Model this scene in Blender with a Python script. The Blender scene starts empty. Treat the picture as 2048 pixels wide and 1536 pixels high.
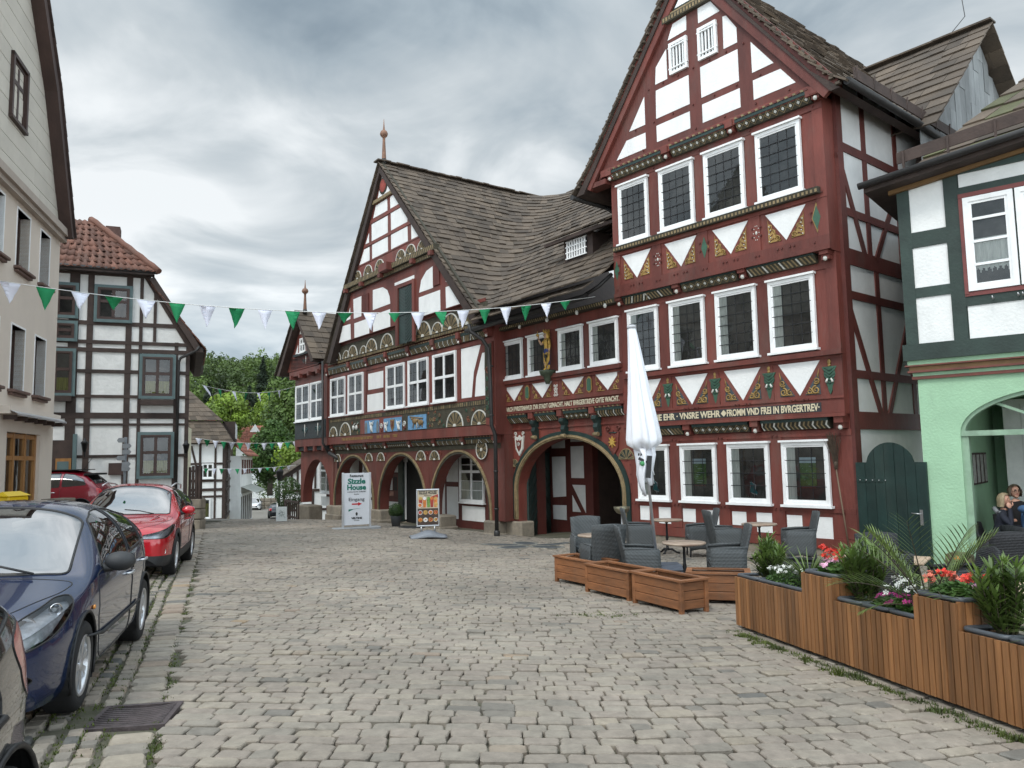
EXPOSURE=0.0
import bpy, bmesh, math, random
import numpy as np
from mathutils import Vector, Matrix
R=random.Random(7)
rad=math.radians
sc=bpy.context.scene
COL=sc.collection
def lerp(a,b,t): return a+(b-a)*t
def sstep(a,b,x):
    t=min(1,max(0,(x-a)/(b-a))); return t*t*(3-2*t)
# ---------------------------------------------------------------- materials
class NT:
    def __init__(s,name):
        m=bpy.data.materials.new(name); m.use_nodes=True; s.m=m; s.t=m.node_tree; s.t.nodes.clear()
    def n(s,typ,**kw):
        o=s.t.nodes.new(typ)
        for k,v in kw.items():
            if k.startswith('i_'):
                k=k[2:]; o.inputs[int(k) if k.isdigit() else k].default_value=v
            else: setattr(o,k,v)
        return o
    def l(s,a,ai,b,bi): s.t.links.new(a.outputs[ai],b.inputs[bi])
def c4(c): return (c[0],c[1],c[2],1)
def mat(name,col,rough=.8,var=.18,vs=2.0,bump=.15,bs=30,metal=0,coat=0,pv=.0,col2=None,stain=0,spec=.5,stretch=None,emit=0,trans=0):
    """painted / weathered surface: large-scale tone drift, fine grain, per-piece variation from the 'v' attribute"""
    N=NT(name); out=N.n('ShaderNodeOutputMaterial'); p=N.n('ShaderNodeBsdfPrincipled')
    N.l(p,0,out,0)
    tc=N.n('ShaderNodeTexCoord'); src=(tc,'Object')
    if stretch:
        mp=N.n('ShaderNodeMapping'); mp.inputs['Scale'].default_value=stretch; N.l(tc,'Object',mp,0); src=(mp,0)
    n1=N.n('ShaderNodeTexNoise'); n1.inputs['Scale'].default_value=vs; n1.inputs['Detail'].default_value=6; n1.inputs['Roughness'].default_value=.65
    N.l(src[0],src[1],n1,'Vector')
    mx=N.n('ShaderNodeMix',data_type='RGBA'); 
    c2=col2 if col2 else tuple(x*(1-var) for x in col)
    c1=col if col2 else tuple(min(1,x*(1+var)) for x in col)
    mx.inputs[6].default_value=c4(c2); mx.inputs[7].default_value=c4(c1)
    rp=N.n('ShaderNodeMapRange'); rp.inputs[1].default_value=.32; rp.inputs[2].default_value=.68; N.l(n1,0,rp,0); N.l(rp,0,mx,0)
    cur=(mx,2)
    if stain:
        n3=N.n('ShaderNodeTexNoise'); n3.inputs['Scale'].default_value=vs*.37; n3.inputs['Detail'].default_value=8; n3.inputs['Roughness'].default_value=.75
        m3_=N.n('ShaderNodeMapping'); m3_.inputs['Scale'].default_value=(2.2,2.2,.45); N.l(tc,'Object',m3_,0); N.l(m3_,0,n3,'Vector')
        r3=N.n('ShaderNodeMapRange'); r3.inputs[1].default_value=.5; r3.inputs[2].default_value=.72; r3.inputs[4].default_value=stain; N.l(n3,0,r3,0)
        m3=N.n('ShaderNodeMix',data_type='RGBA'); m3.inputs[7].default_value=(.12,.11,.09,1); N.l(cur[0],cur[1],m3,6); N.l(r3,0,m3,0); cur=(m3,2)
    if pv:
        at=N.n('ShaderNodeAttribute',attribute_name='v'); mr=N.n('ShaderNodeMapRange'); mr.inputs[3].default_value=1-pv; mr.inputs[4].default_value=1+pv
        N.l(at,'Fac',mr,0); hs=N.n('ShaderNodeHueSaturation'); N.l(mr,0,hs,'Value'); N.l(cur[0],cur[1],hs,'Color'); cur=(hs,0)
    N.l(cur[0],cur[1],p,'Base Color')
    p.inputs['Roughness'].default_value=rough; p.inputs['Metallic'].default_value=metal
    p.inputs['Coat Weight'].default_value=coat; p.inputs['Coat Roughness'].default_value=.03
    p.inputs['Specular IOR Level'].default_value=spec
    if trans: p.inputs['Transmission Weight'].default_value=trans
    if emit: p.inputs['Emission Color'].default_value=c4(col); p.inputs['Emission Strength'].default_value=emit
    if bump:
        n2=N.n('ShaderNodeTexNoise'); n2.inputs['Scale'].default_value=bs; n2.inputs['Detail'].default_value=5
        N.l(src[0],src[1],n2,'Vector'); b=N.n('ShaderNodeBump'); b.inputs['Strength'].default_value=bump; b.inputs['Distance'].default_value=.02
        N.l(n2,0,b,'Height'); N.l(b,0,p,'Normal')
    return N.m
def glass_mat(name,tint=(.55,.6,.6),ior=1.5,extra=.04,gcol=.95):
    N=NT(name); out=N.n('ShaderNodeOutputMaterial'); mx=N.n('ShaderNodeMixShader'); tr=N.n('ShaderNodeBsdfTransparent'); gl=N.n('ShaderNodeBsdfGlossy')
    tr.inputs[0].default_value=c4(tint); gl.inputs['Roughness'].default_value=.02; gl.inputs[0].default_value=(gcol,gcol*1.01,gcol*1.03,1)
    fr=N.n('ShaderNodeFresnel'); fr.inputs[0].default_value=ior
    ad=N.n('ShaderNodeMath',operation='ADD'); ad.inputs[1].default_value=extra; N.l(fr,0,ad,0)
    tc=N.n('ShaderNodeTexCoord'); no=N.n('ShaderNodeTexNoise'); no.inputs['Scale'].default_value=2.5; N.l(tc,'Object',no,0)
    bp=N.n('ShaderNodeBump'); bp.inputs['Strength'].default_value=.06; bp.inputs['Distance'].default_value=.05; N.l(no,0,bp,'Height'); N.l(bp,0,gl,'Normal')
    N.l(ad,0,mx,0); N.l(tr,0,mx,1); N.l(gl,0,mx,2); N.l(mx,0,out,0); return N.m
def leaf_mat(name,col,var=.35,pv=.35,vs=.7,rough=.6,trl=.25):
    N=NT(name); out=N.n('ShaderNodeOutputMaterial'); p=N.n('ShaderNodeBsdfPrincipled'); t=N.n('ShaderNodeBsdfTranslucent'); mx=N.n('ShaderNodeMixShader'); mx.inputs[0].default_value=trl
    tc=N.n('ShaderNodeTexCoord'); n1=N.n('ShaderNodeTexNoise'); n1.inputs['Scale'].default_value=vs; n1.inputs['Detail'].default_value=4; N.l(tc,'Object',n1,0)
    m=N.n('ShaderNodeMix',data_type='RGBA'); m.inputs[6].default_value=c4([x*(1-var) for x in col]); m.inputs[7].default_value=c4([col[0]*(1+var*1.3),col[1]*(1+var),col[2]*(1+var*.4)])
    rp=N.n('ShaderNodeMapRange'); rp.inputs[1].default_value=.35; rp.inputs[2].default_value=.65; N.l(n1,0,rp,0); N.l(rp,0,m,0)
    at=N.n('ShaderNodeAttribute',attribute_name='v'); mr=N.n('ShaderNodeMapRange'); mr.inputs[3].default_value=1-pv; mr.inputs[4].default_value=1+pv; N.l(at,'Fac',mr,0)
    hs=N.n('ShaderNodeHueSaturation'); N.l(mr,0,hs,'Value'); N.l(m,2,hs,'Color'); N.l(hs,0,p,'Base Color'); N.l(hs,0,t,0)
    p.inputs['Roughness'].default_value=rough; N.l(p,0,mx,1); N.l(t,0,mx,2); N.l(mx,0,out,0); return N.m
def weave_mat(name,col,scale=45):
    """wicker: crossed bands with bump"""
    N=NT(name); out=N.n('ShaderNodeOutputMaterial'); p=N.n('ShaderNodeBsdfPrincipled'); N.l(p,0,out,0)
    tc=N.n('ShaderNodeTexCoord'); w=N.n('ShaderNodeTexWave'); w.bands_direction='Z'; w.inputs['Scale'].default_value=scale*.32; w.inputs['Distortion'].default_value=1.5; w.inputs['Detail'].default_value=1; w.inputs['Detail Scale'].default_value=9
    w2=N.n('ShaderNodeTexWave'); w2.bands_direction='DIAGONAL'; w2.inputs['Scale'].default_value=scale*.22; w2.inputs['Distortion'].default_value=.6
    N.l(tc,'Object',w,0); N.l(tc,'Object',w2,0); a=N.n('ShaderNodeMath',operation='MULTIPLY_ADD'); a.inputs[1].default_value=.35; N.l(w2,1,a,0); N.l(w,1,a,2)
    m=N.n('ShaderNodeMix',data_type='RGBA'); m.inputs[6].default_value=c4([x*.35 for x in col]); m.inputs[7].default_value=c4([x*1.25 for x in col]); N.l(a,0,m,0); N.l(m,2,p,'Base Color')
    b=N.n('ShaderNodeBump'); b.inputs['Strength'].default_value=.8; b.inputs['Distance'].default_value=.008; N.l(a,0,b,'Height'); N.l(b,0,p,'Normal'); p.inputs['Roughness'].default_value=.55
    return N.m
# ---------------------------------------------------------------- mesh builder
class MB:
    def __init__(s): s.v=[];s.f=[];s.mi=[];s.sm=[];s.pv=[]
    def add(s,vs,fs,mi=0,sm=False,pv=None):
        o=len(s.v); s.v+= [tuple(p) for p in vs]; pv=R.random() if pv is None else pv
        for f in fs: s.f.append([i+o for i in f]); s.mi.append(mi); s.sm.append(sm); s.pv.append(pv)
    def box(s,x0,x1,y0,y1,z0,z1,mi=0,pv=None):
        s.add([(x0,y0,z0),(x1,y0,z0),(x1,y1,z0),(x0,y1,z0),(x0,y0,z1),(x1,y0,z1),(x1,y1,z1),(x0,y1,z1)],[(0,3,2,1),(4,5,6,7),(0,1,5,4),(1,2,6,5),(2,3,7,6),(3,0,4,7)],mi,pv=pv)
    def bbox(s,x0,x1,y0,y1,z0,z1,c=.01,mi=0,pv=None):
        """box with chamfered edges"""
        X=(x0,x1);Y=(y0,y1);Z=(z0,z1); vs=[];idx={}
        for i in (0,1):
            for j in (0,1):
                for k in (0,1):
                    si,sj,sk=(1-2*i)*c,(1-2*j)*c,(1-2*k)*c
                    for a,p in enumerate(((X[i],Y[j]+sj,Z[k]+sk),(X[i]+si,Y[j],Z[k]+sk),(X[i]+si,Y[j]+sj,Z[k]))):
                        idx[i,j,k,a]=len(vs); vs.append(p)
        fs=[[idx[i,j,k,0] for j,k in ((0,0),(0,1),(1,1),(1,0))] for i in (0,1)]
        fs+=[[idx[i,j,k,1] for i,k in ((0,0),(0,1),(1,1),(1,0))] for j in (0,1)]
        fs+=[[idx[i,j,k,2] for i,j in ((0,0),(0,1),(1,1),(1,0))] for k in (0,1)]
        for j in (0,1):
            for k in (0,1): fs.append([idx[0,j,k,1],idx[1,j,k,1],idx[1,j,k,2],idx[0,j,k,2]])
        for i in (0,1):
            for k in (0,1): fs.append([idx[i,0,k,0],idx[i,1,k,0],idx[i,1,k,2],idx[i,0,k,2]])
        for i in (0,1):
            for j in (0,1): fs.append([idx[i,j,0,0],idx[i,j,1,0],idx[i,j,1,1],idx[i,j,0,1]])
        for i in (0,1):
            for j in (0,1):
                for k in (0,1): fs.append([idx[i,j,k,0],idx[i,j,k,1],idx[i,j,k,2]])
        s.add(vs,fs,mi,pv=pv)
    def obox(s,c,size,M,mi=0,pv=None):
        hx,hy,hz=[k/2 for k in size]; c=Vector(c)
        vs=[c+M@Vector((a*hx,b*hy,d*hz)) for d in (-1,1) for a,b in ((-1,-1),(1,-1),(1,1),(-1,1))]
        s.add(vs,[(0,3,2,1),(4,5,6,7),(0,1,5,4),(1,2,6,5),(2,3,7,6),(3,0,4,7)],mi,pv=pv)
    def prism(s,poly,y0,y1,mi=0,pv=None,mside=None):
        """polygon in (x,z) given depth along y"""
        n=len(poly); vs=[(p[0],y0,p[1]) for p in poly]+[(p[0],y1,p[1]) for p in poly]
        a=sum(poly[i][0]*poly[(i+1)%n][1]-poly[(i+1)%n][0]*poly[i][1] for i in range(n))
        F=list(range(n)); 
        f=[F[:],[i+n for i in reversed(F)]] if a>0 else [F[::-1],[i+n for i in F]]
        q=[[i,i+n,(i+1)%n+n,(i+1)%n] if a>0 else [i,(i+1)%n,(i+1)%n+n,i+n] for i in range(n)]
        pv=R.random() if pv is None else pv
        s.add(vs,f+q,mi,pv=pv)
    def beam(s,p,q,w,y0,y1,mi=0,ext=0):
        """straight timber between two (x,z) points"""
        d=Vector((q[0]-p[0],q[1]-p[1])); d.normalize(); n=Vector((-d.y,d.x))*w/2; e=d*ext
        P=Vector(p)-e; Q=Vector(q)+e
        s.prism([P+n,P-n,Q-n,Q+n],y0,y1+R.uniform(0,.006),mi)
    def hp(s,poly,z0,z1,mi=0,pv=None):
        """polygon in (x,y) given height"""
        n=len(poly); vs=[(p[0],p[1],z0) for p in poly]+[(p[0],p[1],z1) for p in poly]
        a=sum(poly[i][0]*poly[(i+1)%n][1]-poly[(i+1)%n][0]*poly[i][1] for i in range(n))
        if a<0: poly=poly[::-1]; return s.hp(poly,z0,z1,mi,pv)
        s.add(vs,[list(range(n))[::-1],[i+n for i in range(n)]]+[[i,(i+1)%n,(i+1)%n+n,i+n] for i in range(n)],mi,pv=pv)
    def tube(s,pts,r,n=8,mi=0,cap=True,sm=True,pv=None):
        pts=[Vector(p) for p in pts]; rs=r if isinstance(r,(list,tuple)) else [r]*len(pts)
        vs=[];prev=None
        for i,p in enumerate(pts):
            t=(pts[min(i+1,len(pts)-1)]-pts[max(i-1,0)]).normalized()
            if prev is None:
                a=Vector((0,0,1)) if abs(t.z)<.9 else Vector((1,0,0)); u=t.cross(a).normalized()
            else:
                u=(prev-t*prev.dot(t)); u=u.normalized() if u.length>1e-6 else t.orthogonal().normalized()
            prev=u; w=t.cross(u)
            vs+=[p+(u*math.cos(2*math.pi*k/n)+w*math.sin(2*math.pi*k/n))*rs[i] for k in range(n)]
        fs=[]
        for i in range(len(pts)-1):
            for k in range(n): a=i*n+k;b=i*n+(k+1)%n; fs.append([a,b,b+n,a+n])
        pv=R.random() if pv is None else pv
        s.add(vs,fs,mi,sm,pv)
        if cap:
            m=len(pts)-1; o=len(s.v)-len(vs)
            for f in ([k for k in range(n)][::-1],[m*n+k for k in range(n)]):
                s.f.append([i+o for i in f]); s.mi.append(mi); s.sm.append(False); s.pv.append(pv)
    def lathe(s,prof,n=16,c=(0,0,0),mi=0,sm=True,M=None,pv=None,cap=True):
        vs=[];c=Vector(c)
        for r,z in prof:
            for k in range(n):
                p=Vector((r*math.cos(2*math.pi*k/n),r*math.sin(2*math.pi*k/n),z)); vs.append(c+(M@p if M else p))
        fs=[[i*n+k,i*n+(k+1)%n,(i+1)*n+(k+1)%n,(i+1)*n+k] for i in range(len(prof)-1) for k in range(n)]
        if cap and prof[0][0]>1e-4: fs.append(list(range(n))[::-1])
        if cap and prof[-1][0]>1e-4: fs.append([(len(prof)-1)*n+k for k in range(n)])
        s.add(vs,fs,mi,sm,pv)
    def ball(s,c,r,n=10,mi=0,M=None,jit=0):
        r=r if isinstance(r,(tuple,list)) else (r,r,r); m=max(4,n//2+1); vs=[];c=Vector(c)
        for i in range(m+1):
            a=math.pi*i/m
            for k in range(n):
                b=2*math.pi*k/n; j=1+R.uniform(-jit,jit); p=Vector((r[0]*math.sin(a)*math.cos(b)*j,r[1]*math.sin(a)*math.sin(b)*j,r[2]*math.cos(a)*j)); vs.append(c+(M@p if M else p))
        s.add(vs,[[i*n+k,(i+1)*n+k,(i+1)*n+(k+1)%n,i*n+(k+1)%n] for i in range(m) for k in range(n)],mi,True)
    def quad(s,a,b,c,d,mi=0,pv=None): s.add([a,b,c,d],[(0,1,2,3)],mi,pv=pv)
    def build(s,name,mats,parent=None,loc=None,rz=None,label=None):
        me=bpy.data.meshes.new(name); me.from_pydata(s.v,[],s.f)
        mats=mats if isinstance(mats,(list,tuple)) else [mats]
        for m in mats: me.materials.append(m)
        me.polygons.foreach_set('material_index',s.mi); me.polygons.foreach_set('use_smooth',s.sm)
        a=me.attributes.new('v','FLOAT','FACE'); a.data.foreach_set('value',s.pv)
        me.update(); o=bpy.data.objects.new(name,me); COL.objects.link(o)
        if parent: o.parent=parent
        if loc is not None: o.location=loc
        if rz is not None: o.rotation_euler.z=rz
        if label: o['label']=label
        return o
def thing(name,label,cat,loc=(0,0,0),rz=0,group=None):
    o=bpy.data.objects.new(name,None); o.empty_display_size=.2; COL.objects.link(o); o.location=loc; o.rotation_euler.z=rz; tag(o,label,cat,group); return o
def tag(o,label,cat,group=None):
    o['label']=label;o['category']=cat
    if group: o['group']=group
    return o
def struct(o,kind='structure'): o['kind']=kind; return o
def copy_tree(o,parent=None):
    c=o.copy(); COL.objects.link(c); c.parent=parent
    for ch in list(o.children): copy_tree(ch,c)
    return c
def copies(o,spots,labels,group=None):
    """first spot moves the original, the others are copies"""
    for i,(loc,rz) in enumerate(spots):
        c=o if i==0 else copy_tree(o); c.location=loc; c.rotation_euler.z=rz; c['label']=labels[i]
        if group: c['group']=group
def text_mesh(txt,size,bold=0,sx=1.,ext=.004,sp=1.):
    cu=bpy.data.curves.new('t','FONT'); cu.body=txt; cu.size=size; cu.offset=bold; cu.extrude=ext; cu.resolution_u=3; cu.space_character=sp; cu.fill_mode='BOTH'
    o=bpy.data.objects.new('t',cu); COL.objects.link(o); dg=bpy.context.evaluated_depsgraph_get(); dg.update()
    me=bpy.data.meshes.new_from_object(o.evaluated_get(dg)); vs=[(v.co.x*sx,v.co.y,v.co.z) for v in me.vertices]; fs=[list(p.vertices) for p in me.polygons]
    bpy.data.objects.remove(o); bpy.data.curves.remove(cu); bpy.data.meshes.remove(me); return vs,fs
def put_text(mb,txt,size,s0,z0,y0,width=None,mi=0,bold=0,center=False,ext=.004,slope=0,sx=1.):
    """text read by a viewer standing in front of a facade (+y side); s0 = left end"""
    vs,fs=text_mesh(txt,size,bold,1,ext)
    if not vs: return
    x0=min(v[0] for v in vs);x1=max(v[0] for v in vs); k=(width/(x1-x0)) if width else sx; w=(x1-x0)*k
    off=w/2 if center else 0
    mb.add([(s0-((v[0]-x0)*k-off),y0+v[2]+ext,z0+v[1]+slope*(v[0]-x0)*k) for v in vs],fs,mi)
def frame(P,az):
    """root transform of a facade: x = along the facade to the viewer's left, y = out of the facade, z up"""
    a=rad(az); return (P[0],P[1],0), math.atan2(math.cos(a),math.sin(a))
def gz(x,y):
    e=-(x+8.9+.295*(y-14))
    z=-(0.034*min(y,150)+0.028*x)-1.9*sstep(33,60,y)+.5*sstep(0,1.6,e)*(1-sstep(32,36,y))
    d_=(x-7.1)*-.7716+(y-16.51)*-.636
    if x>0 and d_<6: z+=.16*sstep(6,3.5,d_)*sstep(.8,2.5,x)
    if y>110: z+= (y-110)*.02+37*sstep(125,360,y)
    return z
# ---------------------------------------------------------------- roofs
def resample(pts,n):
    pts=[Vector(p) for p in pts]; L=[0]
    for i in range(1,len(pts)): L.append(L[-1]+(pts[i]-pts[i-1]).length)
    out=[];j=0
    for k in range(n+1):
        d=L[-1]*k/n
        while j<len(L)-2 and L[j+1]<d: j+=1
        t=(d-L[j])/max(1e-9,L[j+1]-L[j]); out.append(pts[j].lerp(pts[j+1],t))
    return out,L[-1]
def slabs(mb,rowfn,nrows,w=.4,th=.03,mi=0,wave=0,jit=1.,over=.35,wj=.35,moss=None):
    """stone slabs / tiles laid in overlapping courses; rowfn(t) gives the course line at height fraction t"""
    for r in range(nrows):
        t0=r/nrows; t1=min(1.0,(r+1+over)/nrows)
        A,LA=resample(rowfn(t0),64); B,LB=resample(rowfn(t1),64)
        L=max(LA,LB); 
        if L<.05: continue
        n=max(1,int(round(L/w))); cuts=[0.]
        ph=R.random() if not wave else (0.)
        for k in range(1,n): cuts.append((k+ (R.uniform(-wj,wj) if not wave else 0))/n)
        cuts.append(1.)
        def at(P,f):
            f=min(1,max(0,f))*64; i=min(63,int(f)); return P[i].lerp(P[i+1],f-i)
        for k in range(n):
            a,b=cuts[k],cuts[k+1]; g=.004/max(.3,L) if not wave else 0
            sub=1 if not wave else 4
            p0,p1,q0,q1=at(A,a),at(A,b),at(B,a),at(B,b)
            nrm=(p1-p0).cross(q0-p0) if (q0-p0).length>1e-5 else Vector((0,0,1))
            if nrm.length<1e-9: nrm=(p1-p0).cross(q1-p1)
            if nrm.length<1e-9: continue
            nrm.normalize(); 
            if nrm.z<0: nrm=-nrm
            li=th*(1.5+R.uniform(-.3,.5)*jit); dn=(p0-q0).normalized()*R.uniform(-.02,.03)*jit if (p0-q0).length>1e-6 else Vector()
            vs=[];pv=R.random()
            for i in range(sub+1):
                f=lerp(a+g,b-g,i/sub); wz=wave*math.sin(2*math.pi*i/sub) if wave else 0
                lo=at(A,f)+dn; hi=at(B,f)
                tw=R.uniform(-.006,.006)*jit
                vs+=[lo+nrm*(li+wz+tw),hi+nrm*(th*.35+wz+.0),lo+nrm*(li-th+wz+tw),hi+nrm*(-th*.5+wz)]
            fs=[]
            for i in range(sub):
                o=i*4; fs+=[(o,o+4,o+5,o+1),(o+2,o+3,o+7,o+6),(o,o+2,o+6,o+4),(o+1,o+5,o+7,o+3)]
            fs+=[(0,1,3,2),(sub*4,sub*4+2,sub*4+3,sub*4+1)]
            mb.add(vs,fs,mi if not (moss and R.random()<moss[1]) else moss[0],bool(wave),pv)
def quadrows(A,B,C,D):
    """A-B eaves line, D-C ridge line"""
    A,B,C,D=map(Vector,(A,B,C,D)); return lambda t:[A.lerp(D,t),B.lerp(C,t)]
def curve_rows(fn,n=10): return lambda t:[Vector(fn(t,i/n)) for i in range(n+1)]
# ---------------------------------------------------------------- camera
up=Vector((-.0185,1,147.5/1540)).normalized(); fw=Vector((0,0,1)); Yc=(fw-up*fw.dot(up)).normalized(); Xc=up.cross(Yc)
if Xc.x<0: Xc=-Xc
right=Vector((Xc.x,Yc.x,up.x)); upw=Vector((Xc.y,Yc.y,up.y)); fwd=Vector((Xc.z,Yc.z,up.z))
cd=bpy.data.cameras.new('camera'); cam=bpy.data.objects.new('camera',cd); COL.objects.link(cam); sc.camera=cam
cd.sensor_width=36; cd.lens=1540/2048*36; cd.clip_start=.05; cd.clip_end=3000
Mx=Matrix((right,upw,-fwd)).transposed().to_4x4(); Mx.translation=(0,0,1.65); cam.matrix_world=Mx
# ---------------------------------------------------------------- sky and light
w=bpy.data.worlds.new('World'); sc.world=w; w.use_nodes=True; t=w.node_tree; t.nodes.clear()
def N(typ,**k):
    o=t.nodes.new(typ)
    for a,b in k.items(): setattr(o,a,b)
    return o
def Lk(a,i,b,j): t.links.new(a.outputs[i],b.inputs[j])
SUN_EL,SUN_AZ=rad(52),rad(208)
sky=N('ShaderNodeTexSky',sky_type='NISHITA'); sky.sun_disc=False; sky.sun_elevation=SUN_EL; sky.sun_rotation=SUN_AZ; sky.air_density=1.2; sky.dust_density=2
bg=N('ShaderNodeBackground'); bg.inputs[1].default_value=.1; wo=N('ShaderNodeOutputWorld'); Lk(bg,0,wo,0)
tc=N('ShaderNodeTexCoord'); sp=N('ShaderNodeSeparateXYZ'); Lk(tc,'Generated',sp,0)
def Mth(op,a,b=None):
    o=N('ShaderNodeMath',operation=op)
    for i,x in enumerate((a,b)):
        if x is None: continue
        if isinstance(x,tuple): Lk(x[0],x[1],o,i)
        else: o.inputs[i].default_value=x
    return (o,0)
# cloud deck: direction projected on a high flat layer
zc=Mth('MAXIMUM',(sp,2),.0); zz=Mth('ADD',zc,.26)
px=Mth('DIVIDE',(sp,0),zz); py=Mth('DIVIDE',(sp,1),zz)
cb=N('ShaderNodeCombineXYZ'); Lk(*px,cb,0); Lk(*py,cb,1)
def cloud(scale,off,detail,rough,dist,sy=1.):
    mp=N('ShaderNodeMapping'); mp.inputs['Location'].default_value=off; mp.inputs['Scale'].default_value=(scale,scale*sy,1); Lk(cb,0,mp,0)
    n=N('ShaderNodeTexNoise'); n.inputs['Scale'].default_value=1; n.inputs['Detail'].default_value=detail; n.inputs['Roughness'].default_value=rough; n.inputs['Distortion'].default_value=dist; Lk(mp,0,n,0); return n
c1=cloud(.85,(6.025,.62,4.328),6,.50,.5,1.2); c2=cloud(2.6,(9.455,14.376,4.394),6,.52,.6,1.1)
s=Mth('MULTIPLY',(c1,0),.66); s2=Mth('MULTIPLY',(c2,0),.34); d=Mth('ADD',s,s2)
ramp=N('ShaderNodeValToRGB'); Lk(*d,ramp,0); e=ramp.color_ramp.elements
e[0].position=.41; e[0].color=(2.7,3.4,4.0,1); e[1].position=.60; e[1].color=(9.4,9.8,10.0,1)
x=ramp.color_ramp.elements.new(.46); x.color=(4.2,4.95,5.5,1); x=ramp.color_ramp.elements.new(.53); x.color=(6.3,6.9,7.25,1)
# the sky out of view, overhead and behind the viewer, is brightened to light the walls
gy=Mth('MULTIPLY',(sp,1),-1.); gm=N('ShaderNodeMapRange'); gm.interpolation_type='SMOOTHSTEP'; gm.inputs[1].default_value=-.75; gm.inputs[2].default_value=.5; gm.inputs[3].default_value=1.; gm.inputs[4].default_value=2.6; Lk(*gy,gm,0)
gz_=N('ShaderNodeMapRange'); gz_.interpolation_type='SMOOTHSTEP'; gz_.inputs[1].default_value=.45; gz_.inputs[2].default_value=.95; gz_.inputs[3].default_value=1.; gz_.inputs[4].default_value=1.9; Lk(sp,2,gz_,0)
hz=N('ShaderNodeMapRange'); hz.interpolation_type='SMOOTHSTEP'; hz.inputs[1].default_value=.0; hz.inputs[2].default_value=.30; hz.inputs[3].default_value=1.55; hz.inputs[4].default_value=1.; Lk(sp,2,hz,0)
g0=Mth('MULTIPLY',(gm,0),(gz_,0)); gg=Mth('MULTIPLY',g0,(hz,0))
vm=N('ShaderNodeVectorMath',operation='SCALE'); Lk(ramp,0,vm,0); Lk(*gg,vm,'Scale')
mx=N('ShaderNodeMix',data_type='RGBA'); mx.inputs[0].default_value=.93; Lk(sky,0,mx,6); Lk(vm,0,mx,7); Lk(mx,2,bg,0)
sd=bpy.data.lights.new('sun','SUN'); sd.energy=1.5; sd.angle=rad(15); sd.color=(1,.96,.9); so=bpy.data.objects.new('sun',sd); COL.objects.link(so)
sdir=Vector((math.sin(SUN_AZ)*math.cos(SUN_EL),math.cos(SUN_AZ)*math.cos(SUN_EL),math.sin(SUN_EL))); so.rotation_euler=sdir.to_track_quat('Z','Y').to_euler()
sc.view_settings.view_transform='Standard'; sc.view_settings.look='None'; sc.view_settings.exposure=EXPOSURE
# ---------------------------------------------------------------- materials
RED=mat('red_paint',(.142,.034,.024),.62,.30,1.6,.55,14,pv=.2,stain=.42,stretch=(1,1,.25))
REDD=mat('dark_and_shaded_red',(.105,.025,.019),.62,.2,2,.3,14,pv=.1,stain=.3)  # darker red; on passage and side walls shade is put into the colour
WHITE=mat('white_plaster',(.78,.78,.76),.9,.07,1.2,.45,20,stain=.14)
WPAINT=mat('white_paint',(.82,.82,.81),.45,.06,5,.08,40,stain=.10)
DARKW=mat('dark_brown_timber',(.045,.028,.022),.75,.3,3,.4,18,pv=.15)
GREYW=mat('grey_and_shaded_plaster',(.68,.68,.665),.9,.08,1.5,.3,26,stain=.1)  # white plaster with shade put into its colour; plain grey on small fittings
SLATE=mat('sandstone_slate',(.118,.088,.062),.85,.3,.9,.6,22,pv=.34,col2=(.070,.053,.040),stain=.2)
SLATEG=mat('mossy_slate',(.105,.105,.052),.9,.3,2,.6,30,pv=.3)
TILE=mat('clay_tile',(.175,.072,.046),.8,.35,1.2,.3,25,pv=.35,col2=(.11,.052,.036),stain=.25)
TILER=mat('orange_tile',(.25,.088,.055),.8,.25,1.2,.2,25,pv=.25)
ZINC=mat('dark_zinc',(.045,.043,.042),.5,.25,2,.1,20,metal=.5)
ROOM=mat('room_shade',(.115,.105,.094),.9,.7,1.1,0)  # darkness of unlit rooms put into a flat colour
CURT=mat('curtain',(.78,.77,.72),.9,.2,9,.2,30,stretch=(3,3,.2))
CURTY=mat('yellow_curtain',(.36,.34,.10),.9,.3,9,.2,30,stretch=(4,4,.2))
GLASS=glass_mat('window_glass',(.72,.75,.75),1.5,.02,.9); LEAD=mat('lead',(.035,.035,.037),.5,.2,5,0,metal=.4)
STONE=mat('sandstone_block',(.23,.195,.15),.9,.3,2.2,.7,16,stain=.4,pv=.2)
CARVE=mat('carved_dark',(.048,.042,.026),.8,.35,6,.8,45,pv=.25)
TAN=mat('tan_paint',(.225,.165,.085),.7,.25,6,.3,40,pv=.15)
GOLD=mat('gold_paint',(.30,.185,.055),.5,.25,8,.4,50,pv=.15)
WCARVE=mat('white_carving',(.58,.57,.52),.7,.1,8,.2,40)
GREEN=mat('dark_green_paint',(.012,.031,.027),.45,.25,2.5,.2,22,pv=.12,stain=.12)
GREENL=mat('leaf_green_paint',(.038,.10,.062),.6,.25,6,.2,30)
BLUEP=mat('blue_paint',(.13,.28,.46),.7,.2,6,.2,30)
BLACK=mat('black_plastic',(.012,.012,.013),.5,.2,5,.1,40)
RUBBER=mat('rubber',(.014,.014,.015),.85,.3,8,.2,60)
STEEL=mat('steel',(.5,.5,.5),.32,.1,4,0,metal=.9)
ALU=mat('aluminium',(.62,.63,.65),.35,.05,4,0,metal=.8)
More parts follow.
